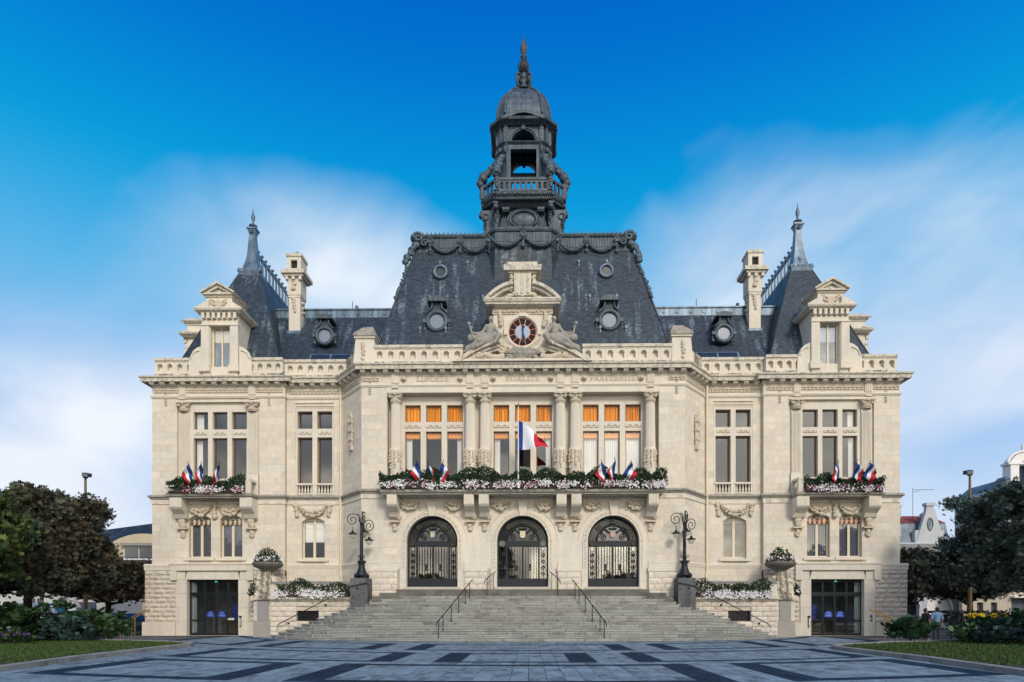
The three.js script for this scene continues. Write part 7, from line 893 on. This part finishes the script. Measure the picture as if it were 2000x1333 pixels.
function car(name, label, cat, x, z, turn, len, wid, hgt, prof, glassPts, paint) {     // profile drawn in side view, rounded across
  const c = thing(name, label, cat, null, [x, 0, z], turn), tumble = (g) => { const p = g.attributes.position; for (let i = 0; i < p.count; i++) { const y = p.getY(i), k = 1 - 0.20 * sm(y, hgt * 0.5, hgt) - 0.05 * (1 - sm(y, 0.2, 0.5)); p.setZ(i, p.getZ(i) * k); } g.computeVertexNormals(); return g; };
  const bodyG = new THREE.ExtrudeGeometry(shape(prof), { depth: wid - 0.16, bevelEnabled: true, bevelSize: 0.08, bevelThickness: 0.08, bevelSegments: 3 }); bodyG.translate(0, 0, -(wid - 0.16) / 2); part(c, 'body', tumble(bodyG), paint);
  const gm = new THREE.MeshPhysicalMaterial({ color: rgb(0.02, 0.025, 0.03), roughness: 0.05, ior: 1.8 }); for (const s of [-1, 1]) for (const gp of glassPts.side) { const g = ext(shape(gp), 0.02, 0); g.translate(0, 0, s > 0 ? wid / 2 - 0.006 : -wid / 2 - 0.014); part(c, 'side_window', tumble(g), gm); }
  for (const [a, b, w] of glassPts.screen) { const g = new THREE.BufferGeometry(), n = [-(b[1] - a[1]), b[0] - a[0]], l = Math.hypot(...n), o = glassPts.flip ? -0.095 : 0.095, A = [a[0] + n[0] / l * o * a[2], a[1] + n[1] / l * o * a[2]], Bq = [b[0] + n[0] / l * o * a[2], b[1] + n[1] / l * o * a[2]]; g.setAttribute('position', new THREE.Float32BufferAttribute([A[0], A[1], -w, A[0], A[1], w, Bq[0], Bq[1], w * 0.86, A[0], A[1], -w, Bq[0], Bq[1], w * 0.86, Bq[0], Bq[1], -w * 0.86], 3)); g.computeVertexNormals(); const mm = gm.clone(); mm.side = THREE.DoubleSide; part(c, 'windscreen', g, mm); }
  const tyre = mat({ color: rgb(0.012, 0.012, 0.012) }), rim = mat({ color: rgb(0.4, 0.4, 0.42), metalness: 0.7, roughness: 0.35 }); for (const wx of [len * 0.31, -len * 0.30]) for (const s of [-1, 1]) { const w = group(c, 'wheel'); part(w, 'tyre', at(ring(0.25, 0.09, 18, 8), wx, 0.33, s * (wid / 2 - 0.08)), tyre); part(w, 'rim', at(cyl(0.2, 0.2, 0.14, 14), wx, 0.33, s * (wid / 2 - 0.08), Math.PI / 2), rim); }
  const fx = len / 2; for (const s of [-1, 1]) { part(c, 'headlight', at(ball(0.15, 1), fx - 0.16, 0.72, s * (wid / 2 - 0.26), 0, 0, 0, [0.8, 0.6, 1.3]), mat({ color: rgb(0.6, 0.62, 0.65), roughness: 0.15 })); part(c, 'tail_light', B(-fx - 0.05, -fx + 0.1, 0.75, 0.95, s * (wid / 2 - 0.28), s * (wid / 2 - 0.1)), mat({ color: rgb(0.3, 0.01, 0.01), roughness: 0.3 })); part(c, 'mirror', at(ball(0.1, 1), fx * 0.38, 1.02, s * (wid / 2 + 0.08), 0, 0, 0, [0.8, 0.8, 1.2]), paint); } part(c, 'grille', B(fx - 0.02, fx + 0.06, 0.42, 0.6, -0.5, 0.5), tyre); part(c, 'number_plate', B(fx + 0.06, fx + 0.075, 0.36, 0.46, -0.26, 0.26), white);
}
const carPaint = (r, g, b) => new THREE.MeshPhysicalMaterial({ color: rgb(r, g, b), roughness: 0.35, clearcoat: 1, clearcoatRoughness: 0.05, metalness: 0.3 });
car('parked_car', 'dark grey parked car with its bonnet showing at the left corner of the hall', 'car', -29.2, -3.9, -0.5, 4.2, 1.75, 1.5, [[-2.05, 0.3], [2.0, 0.3], [2.06, 0.62], [1.9, 0.82], [1.0, 0.98], [0.35, 1.42], [-1.2, 1.44], [-1.95, 1.0], [-2.06, 0.7]], { side: [[[0.85, 0.98], [0.3, 1.34], [-0.35, 1.36], [-0.35, 0.96]], [[-0.42, 0.96], [-0.42, 1.36], [-1.15, 1.35], [-1.7, 0.98]]], screen: [[[1.0, 0.98, 1], [0.35, 1.42], 0.72], [[-1.2, 1.44, 1], [-1.95, 1.0], 0.7]], flip: true }, carPaint(0.06, 0.075, 0.10));
car('parked_van', 'pale blue parked van half hidden behind the left hedge', 'van', -39.0, -8.2, 0.12, 5.0, 1.95, 2.3, [[-2.45, 0.35], [2.4, 0.35], [2.46, 0.75], [2.3, 1.05], [1.75, 1.2], [1.1, 2.1], [0.8, 2.24], [-2.3, 2.26], [-2.46, 1.9]], { side: [[[1.5, 1.25], [1.0, 1.95], [0.3, 1.98], [0.3, 1.22]], [[0.2, 1.22], [0.2, 1.98], [-0.9, 1.98], [-0.9, 1.22]], [[-1.0, 1.22], [-1.0, 1.98], [-2.2, 1.98], [-2.2, 1.22]]], screen: [[[1.75, 1.2, 1], [1.1, 2.1], 0.82]], flip: true }, carPaint(0.16, 0.24, 0.32));
car('parked_car', 'dark blue parked car low behind the yellow flowers', 'car', 31.0, 2.4, 0.2, 4.0, 1.7, 1.45, [[-1.95, 0.3], [1.9, 0.3], [1.96, 0.62], [1.8, 0.8], [0.95, 0.95], [0.3, 1.38], [-1.2, 1.4], [-1.85, 0.98], [-1.96, 0.7]], { side: [[[0.8, 0.95], [0.28, 1.3], [-0.35, 1.32], [-0.35, 0.94]], [[-0.42, 0.94], [-0.42, 1.32], [-1.1, 1.31], [-1.6, 0.96]]], screen: [[[0.95, 0.95, 1], [0.3, 1.38], 0.7]], flip: true }, carPaint(0.02, 0.05, 0.14));
// two people standing and talking, seen from behind
function person(label, x, z, turn, h, shirt, trousers, hairC, bare) {
  const p = thing('person', label, 'person', 'two people beside the right bed', [x, 0, z], turn), k = h / 1.78, S = (b) => b.map(([a, c, ra, rb]) => [a.map((v) => v * k), c.map((v) => v * k), ra * k, rb * k]);
  const limbs = S([[[0, 1.42, 0], [0, 1.02, 0], 0.145, 0.13], [[-0.17, 1.44, 0], [0.17, 1.44, 0], 0.075, 0.075], [[0, 1.5, 0], [0, 1.6, 0.01], 0.055, 0.055], [[0, 1.66, 0.02], [0, 1.7, 0], 0.085, 0.095], [[0, 1.62, 0.05], [0, 1.6, 0.06], 0.06, 0.05], [[0, 1.655, 0.115], [0, 1.65, 0.12], 0.016, 0.014], [[-0.09, 1.66, 0], [-0.095, 1.64, 0], 0.022, 0.02], [[0.09, 1.66, 0], [0.095, 1.64, 0], 0.022, 0.02], [[-0.09, 0.95, 0], [-0.1, 0.5, 0.02], 0.095, 0.065], [[-0.1, 0.5, 0.02], [-0.11, 0.09, -0.02], 0.065, 0.042], [[-0.11, 0.05, -0.02], [-0.13, 0.035, 0.16], 0.045, 0.035], [[0.09, 0.95, 0], [0.11, 0.5, 0.03], 0.095, 0.065], [[0.11, 0.5, 0.03], [0.12, 0.09, -0.02], 0.065, 0.042], [[0.12, 0.05, -0.02], [0.15, 0.035, 0.16], 0.045, 0.035], [[-0.2, 1.43, 0], [-0.27, 1.14, -0.02], 0.06, 0.045], [[-0.27, 1.14, -0.02], [-0.25, 0.9, 0.1], 0.042, 0.032], [[-0.25, 0.88, 0.11], [-0.245, 0.8, 0.14], 0.035, 0.028], [[-0.235, 0.8, 0.14], [-0.235, 0.74, 0.16], 0.012, 0.009], [[-0.25, 0.8, 0.145], [-0.25, 0.73, 0.165], 0.012, 0.009], [[-0.265, 0.8, 0.145], [-0.267, 0.74, 0.16], 0.012, 0.009], [[0.2, 1.43, 0], [0.28, 1.15, 0.0], 0.06, 0.045], [[0.28, 1.15, 0], [0.2, 0.98, 0.2], 0.042, 0.032], [[0.2, 0.97, 0.21], [0.17, 0.94, 0.28], 0.034, 0.028], [[0.17, 0.95, 0.28], [0.15, 0.93, 0.33], 0.012, 0.009], [[0.16, 0.93, 0.28], [0.14, 0.91, 0.33], 0.012, 0.009]]);
  part(p, 'body', body(limbs, 0.02, 0.035), mat({ color: rgb(0.36, 0.22, 0.15), roughness: 0.7 }));
  part(p, 'shirt', body(S([[[0, 1.41, 0], [0, 1.0, 0], 0.162, 0.15], [[-0.17, 1.44, 0], [0.17, 1.44, 0], 0.088, 0.088], [[-0.2, 1.43, 0], [-0.255, 1.2, -0.02], 0.078, 0.07], [[0.2, 1.43, 0], [0.262, 1.2, 0], 0.078, 0.07]]), 0.02, 0.04), mat({ color: shirt, roughness: 0.9 }));
  part(p, 'trousers', body(S([[[0, 1.0, 0], [0, 0.92, 0], 0.15, 0.15], [[-0.09, 0.93, 0], [-0.1, 0.5, 0.02], 0.11, 0.085], [[-0.1, 0.5, 0.02], [-0.11, 0.1, -0.02], 0.085, 0.07], [[0.09, 0.93, 0], [0.11, 0.5, 0.03], 0.11, 0.085], [[0.11, 0.5, 0.03], [0.12, 0.1, -0.02], 0.085, 0.07]]), 0.025, 0.03), mat({ color: trousers, roughness: 0.9 }));
  part(p, 'hair', body(S([[[0, 1.73, -0.02], [0, 1.7, -0.045], 0.092, 0.092], [[0, 1.66, -0.06], [0, 1.62, -0.05], 0.075, 0.06]]), 0.012, 0.03), mat({ color: hairC, roughness: 0.9 }));
}
person('person in a pale blue T-shirt with dark hair, standing with the back to the square', 23.75, 6.2, Math.PI * 0.95, 1.86, rgb(0.16, 0.27, 0.42), rgb(0.03, 0.035, 0.05), rgb(0.012, 0.01, 0.01));
person('person in a dark top beside the one in pale blue', 23.3, 5.9, Math.PI * 0.55, 1.8, rgb(0.012, 0.012, 0.016), rgb(0.03, 0.03, 0.035), rgb(0.03, 0.025, 0.025));
// fallen leaves by the left kerb, two pigeons up on the hall
{ const o = scatter(scene, 'fallen_leaves', palm, leafMat, 90, (d, r, i, c) => { const t = r(); d.position.set(mix(-14.2, -12.6, r()) - 0.6 * t, 0.012, mix(24.5, 15, t) + r()); d.rotation.set(-Math.PI / 2 + (r() - 0.5) * 0.3, 0, r() * 6); d.scale.setScalar(0.05 + 0.05 * r()); const v = 0.5 + r(); c.setRGB(0.09 * v, 0.07 * v, 0.03 * v); }, 893); o.userData.label = 'dry fallen leaves lying on the paving by the left kerb'; o.userData.category = 'leaves'; }
for (const [label, x, y, z] of [['small grey pigeon perched on the cornice above the left downpipe', -16.25, 17.48, 0.25], ['small grey pigeon perched on top of the left chimney', -16.8, 27.92, -3.9]]) { const p = thing('pigeon', label, 'bird', 'pigeons on the hall', [x, y, z], 0.5); part(p, 'body', body([[[-0.1, 0.15, 0], [0.06, 0.18, 0], 0.05, 0.075], [[0.08, 0.2, 0], [0.12, 0.3, 0], 0.05, 0.03], [[0.125, 0.32, 0], [0.13, 0.325, 0], 0.035, 0.034], [[0.16, 0.32, 0], [0.19, 0.315, 0], 0.012, 0.005], [[-0.12, 0.14, 0], [-0.25, 0.11, 0], 0.035, 0.015], [[0.0, 0.12, 0.03], [0.01, 0.01, 0.03], 0.012, 0.01], [[0.0, 0.12, -0.03], [0.01, 0.01, -0.03], 0.012, 0.01]], 0.012, 0.02), mat({ color: rgb(0.12, 0.13, 0.15) })); }
// ---------------------------------------------------------------- houses beyond
function house(name, label, x, z, turn) { return thing(name, label, 'house', 'houses beyond the square', [x, 0, z], turn); }
function win(parent, x, y, w, h, z, m = white, arched) { const g = group(parent, 'window'); part(g, 'frame', [plate(arched ? archPts(x - w / 2, x + w / 2, y, y + h - w / 2, 10) : rect(x - w / 2, x + w / 2, y, y + h), [[[x - w / 2 + 0.07, y + 0.07], [x - 0.03, y + 0.07], [x - 0.03, y + h - (arched ? w / 2 : 0.07)], [x - w / 2 + 0.07, y + h - (arched ? w / 2 : 0.07)]], [[x + 0.03, y + 0.07], [x + w / 2 - 0.07, y + 0.07], [x + w / 2 - 0.07, y + h - (arched ? w / 2 : 0.07)], [x + 0.03, y + h - (arched ? w / 2 : 0.07)]]], 0.1, z)], m); part(g, 'pane', B(x - w / 2 + 0.05, x + w / 2 - 0.05, y + 0.05, y + h - (arched ? w / 2 : 0.05), z + 0.03, z + 0.05), new THREE.MeshPhysicalMaterial({ color: rgb(0.03, 0.04, 0.05), roughness: 0.08, ior: 2 })); part(g, 'sill', B(x - w / 2 - 0.1, x + w / 2 + 0.1, y - 0.1, y, z - 0.02, z + 0.2), m); }
{ // left: cream block with a dark mansard, long white wall in front
  const plaster = mat({ color: rgb(0.72, 0.62, 0.45), map: stoneTex }), pale = mat({ color: rgb(0.70, 0.72, 0.74), map: stoneTex }), roofM = mat({ color: rgb(0.5, 0.53, 0.58), map: slate.map, roughness: 0.7 });
  const h = house('mansard_house', 'cream apartment house with dark hipped slate roof behind the left trees', -46, -24, 0); h.scale.set(1, 0.82, 1); part(h, 'wall', [B(-9, 14, 0, 8.6, -10, 0)], plaster); part(h, 'mansard', loft([{ y: 8.6, pts: quad(-9.1, 14.1, -10.1, 0.05) }, { y: 10.9, pts: quad(-8.4, 13.6, -9.6, -0.9) }]), roofM); part(h, 'hip_roof', loft([{ y: 11.0, pts: quad(-8.9, 14.0, -10, -0.4) }, { y: 14.3, pts: quad(4.5, 7.5, -5.4, -4.8) }]), roofM); part(h, 'gutter', molding([[-8.9, -0.4], [14.05, -0.4]], [[-0.1, 11.1], [0.12, 11.1], [0.12, 10.9], [-0.1, 10.9]]), zinc); part(h, 'gable_wall', ext(shape(archPts(2.6, 9.0, 8.5, 11.0, 12, 1.0)), 0.6, -0.2), plaster); part(h, 'chimney', B(-6.2, -3.2, 11, 13.4, -5, -4), plaster); win(h, -4.6, 8.95, 2.2, 1.7, -0.1); win(h, 5.4, 8.7, 3.2, 1.8, 0.42); part(h, 'awning', B(3.6, 7.2, 10.4, 10.75, 0.42, 0.9), mat({ color: rgb(0.28, 0.26, 0.24) })); const rail = group(h, 'balcony_rail'); part(rail, 'rail', [B(2.6, 9, 8.95, 9.0, 0.9, 0.95), B(2.6, 9, 8.1, 8.3, 0.3, 1.0)], zinc); for (let i = 0; i < 12; i++) part(rail, 'bar', bar([2.7 + i * 0.56, 8.3, 0.93], [2.7 + i * 0.56, 8.95, 0.93], 0.02, 4), zinc); for (const x of [-6, -2, 3, 7, 11]) win(h, x, 4.6, 1.5, 2.2, 0.02); part(h, 'antenna', [bar([-2.2, 13.0, -4.6], [-2.2, 15.6, -4.6], 0.04, 4), bar([-2.9, 15.2, -4.6], [-1.5, 15.2, -4.6], 0.025, 4), bar([-2.7, 14.8, -4.6], [-1.7, 14.8, -4.6], 0.025, 4)], iron);
  const w = house('white_building', 'long low white building behind the trees at the left', -50, -14, 0.0); part(w, 'wall', B(-22, 12.5, 0, 4.2, -5, 0), pale); part(w, 'roof_edge', B(-22.2, 12.7, 4.2, 4.45, -5.2, 0.2), zinc); for (const x of [-12, -6, 0, 6]) win(w, x, 1.2, 1.6, 1.7, 0.02); part(w, 'shop_door', B(9.6, 11.4, 0, 2.5, 0.01, 0.06), mat({ color: rgb(0.05, 0.07, 0.1), roughness: 0.3 }));
  const s = thing('road_sign', 'small triangular road sign seen from behind, left of the hall', 'road sign', null, [-39.4, 0, -12.6]); part(s, 'post', at(cyl(0.035, 0.035, 2.4, 6), 0, 1.2, 0), zinc); part(s, 'plate', ext(shape([[-0.45, 2.0], [0.45, 2.0], [0, 2.8]]), 0.03, 0.04), mat({ color: rgb(0.35, 0.36, 0.37), metalness: 0.3 }));
}
for (const k of [-1, 1]) { // the long houses that close the square behind the viewer, mirrored in the lower glass
  const h = house('long_house', `long plain house closing the ${k < 0 ? 'west' : 'east'} side of the square behind the viewer`, k * 62, 66, Math.PI + k * 0.5); part(h, 'wall', B(-22, 22, 0, 8.5, -8, 0), mat({ color: rgb(0.42, 0.38, 0.32), map: stoneTex })); part(h, 'roof', loft([{ y: 8.5, pts: quad(-22.4, 22.4, -8.4, 0.4) }, { y: 12, pts: quad(-19, 19, -4.6, -3.6) }]), slate); for (let i = 0; i < 8; i++) for (const y of [1, 5]) win(h, -19 + i * 5.4, y, 1.6, 2.2, 0.02);
}
{ // right: white gabled villa, arcaded shops, a house with a turret at the edge
  const pale = mat({ color: rgb(0.66, 0.72, 0.78), map: stoneTex }), zr2 = mat({ color: rgb(0.30, 0.36, 0.42), map: leadTex, roughness: 0.5 }), red = mat({ color: rgb(0.22, 0.05, 0.04), roughness: 0.8 });
  const h = house('gabled_villa', 'white villa with a steep shaped gable and zinc mansard right of the hall', 41.2, -24, 0); h.scale.set(0.62, 0.9, 0.8); part(h, 'wall', [B(-5.8, 5, 0, 9.4, -9, 0), B(-1.2, 3.6, 9.4, 11.2, -0.6, 0.12)], pale); part(h, 'cornice', molding([[-5.9, -9], [-5.9, 0.1], [5, 0.1]], [[-0.3, 9.75], [0.4, 9.75], [0.45, 9.6], [0.1, 9.2], [-0.3, 9.2]]), pale); part(h, 'mansard', loft([{ y: 9.7, pts: quad(-5.4, 5, -8.6, -0.3) }, { y: 12.2, pts: quad(-4.5, 5, -8, -1.3) }]), zr2); part(h, 'gable', [ext(shape([[-1.3, 9.6], [3.7, 9.6], [3.2, 10.4], [1.85, 13.4], [1.75, 14.0], [0.65, 14.0], [0.55, 13.4], [-0.8, 10.4]]), 0.6, -0.35), B(0.45, 1.95, 14.0, 14.35, -0.5, 0.4), ext(shape([[1.9, 13.4], [3.3, 10.4], [3.6, 10.4], [2.2, 13.6]]), 3, -3)], pale); part(h, 'oculus', [at(ring(0.55, 0.12, 16, 6), 1.2, 11.9, 0.28, 0, 0, 0, [0.8, 1.2, 1]), at(cyl(0.5, 0.5, 0.05, 16), 1.2, 11.9, 0.26, Math.PI / 2, 0, 0)], zr2); part(h, 'roof', loft([{ y: 12.2, pts: quad(-4.6, 5, -8, -1.2) }, { y: 13.4, pts: quad(-2, 4.6, -5.4, -4.2) }]), red); part(h, 'chimney', [B(-2.6, -0.9, 12, 14.6, -4.2, -3.4), B(-2.75, -0.75, 14.4, 14.65, -4.3, -3.3)], pale); for (const x of [-2.3, -1.5]) part(h, 'chimney_pot', at(cyl(0.16, 0.13, 0.5, 8), x, 14.9, -3.8), red); win(h, -3.6, 10.2, 1.2, 1.7, -0.75); win(h, -3.6, 6.0, 1.6, 2.4, 0.02); win(h, 1.2, 6.6, 1.9, 2.4, 0.14); win(h, -3.6, 2.0, 1.4, 2.2, 0.02); part(h, 'antenna', [bar([0.8, 11.5, -3], [0.8, 16.6, -3], 0.04, 4), bar([0.8, 16.4, -3], [4.4, 16.4, -3], 0.025, 4), bar([0.8, 16.1, -3], [2.2, 16.3, -3], 0.02, 4)], iron);
  const sh = house('arcaded_house', 'white house front with a wide round-arched shop window behind the right trees', 40.4, -17.5, 0); sh.scale.set(0.6, 0.78, 0.8); const arch = [archPts(-7.2, -5.6, 0.1, 2.6, 10), archPts(-4.5, -0.5, 0.1, 2.2, 14, 1.9)], arch2 = [archPts(1.2, 2.8, 0.1, 2.6, 10)]; part(sh, 'wall', plate(rect(-8.4, 3.5, 0, 5.6), [...arch, ...arch2], 0.6, -0.6), mat({ color: rgb(0.62, 0.68, 0.76), map: stoneTex })); part(sh, 'arch_rim', [at(ring(2.1, 0.13, 22, 6, Math.PI), -2.5, 2.15, 0.02), at(ring(0.9, 0.1, 14, 5, Math.PI), -6.4, 2.6, 0.02)], white); part(sh, 'shop_front', [B(-4.5, -0.5, 2.2, 4.2, -0.55, -0.5), B(-4.5, -0.5, 1.7, 1.9, -0.5, -0.2), B(-4.5, -4.2, 0.1, 1.8, -0.5, -0.4), B(-0.8, -0.5, 0.1, 1.8, -0.5, -0.4), B(-2.6, -2.4, 0.1, 1.8, -0.5, -0.4), B(-4.5, -0.5, 0.1, 0.7, -0.5, -0.4)], white); part(sh, 'shop_glass', B(-4.3, -0.7, 0.7, 1.7, -0.53, -0.5), new THREE.MeshPhysicalMaterial({ color: rgb(0.06, 0.10, 0.13), roughness: 0.06, ior: 2 })); part(sh, 'back', B(-8.4, 3.5, 0, 5.6, -4, -1.6), mat({ color: rgb(0.08, 0.09, 0.11) }));
  const gx = house('garage_house', 'pale row of garages and doors with dark plinth behind the right hedge', 42.5, -15.5, 0); gx.scale.set(0.38, 0.85, 0.8); const pl = mat({ color: rgb(0.66, 0.60, 0.50), map: stoneTex }), base = mat({ color: rgb(0.20, 0.22, 0.28), map: stoneTex }), dm = mat({ color: rgb(0.07, 0.08, 0.11), roughness: 0.6 }); part(gx, 'wall', plate(rect(-7.4, 12, 0, 4.6), [[[-3.9, 0.02], [-2.4, 0.02], [-2.4, 2.9], [-3.9, 2.9]], [[-0.6, 0.02], [0.9, 0.02], [0.9, 2.9], [-0.6, 2.9]], [[4.2, 0.02], [8.2, 0.02], [8.2, 3.3], [4.2, 3.3]]], 0.5, -0.5), pl); part(gx, 'plinth', [[-7.4, -3.92], [-2.38, -0.62], [0.92, 4.18], [8.22, 12]].map(([a, b]) => B(a, b, 0, 1.3, 0.0, 0.05)), base); for (const [a, b, t] of [[-3.9, -2.4, 2.9], [-0.6, 0.9, 2.9], [4.2, 8.2, 3.3]]) part(gx, 'door', B(a, b, 0, t, -0.5, -0.44), dm); part(gx, 'canopy', B(3.9, 8.5, 3.4, 3.55, -0.1, 0.7), white); part(gx, 'roof', loft([{ y: 4.6, pts: quad(-7.6, 12.2, -6, 0.2) }, { y: 6.0, pts: quad(-6, 11, -4.5, -2.5) }]), red);
  const tu = house('turret_house', 'tall white house with an arched dormer at the right picture edge', 53.9, -26.5, 0); part(tu, 'wall', B(-2.4, 8, 0, 14.8, -8, 0), pale); part(tu, 'cornice', B(-2.6, 8.2, 14.6, 15.0, -8.2, 0.3), pale); part(tu, 'roof', loft([{ y: 15.0, pts: quad(-2.4, 8, -8, 0.1) }, { y: 16.2, pts: quad(-1.4, 8, -7, -1.4) }]), zr2); part(tu, 'dormer', [plate(archPts(-1.9, 1.2, 15, 17.6, 12, 1.1), [archPts(-1.0, 0.3, 15.4, 17.2, 10, 0.6)], 1.2, -0.9), at(ring(1.6, 0.18, 18, 6, Math.PI), -0.35, 17.6, 0.3, 0, 0, 0, [1.15, 0.75, 1]), B(-2.2, 1.5, 17.4, 17.65, -0.8, 0.4)], white); part(tu, 'dormer_pane', B(-1.0, 0.3, 15.4, 17.8, -0.6, -0.55), new THREE.MeshPhysicalMaterial({ color: rgb(0.02, 0.04, 0.08), roughness: 0.08, ior: 2 })); part(tu, 'finial', at(lathe([[0, 0], [0.22, 0], [0.12, 0.3], [0.22, 0.6], [0, 1.1]], 10), -0.35, 18.7, 0), white); part(tu, 'small_dormer', [B(-2.3, -1.9, 15, 15.8, -1.5, 0.2), loft([{ y: 15.8, pts: quad(-2.4, -1.9, -1.6, 0.3) }, { y: 16.2, pts: quad(-2.2, -2.0, -1.2, -0.3) }])], zr2); for (const x of [-1, 2]) win(tu, x, 10.5, 1.3, 2.4, 0.02);
}
renderer.render(scene, camera);
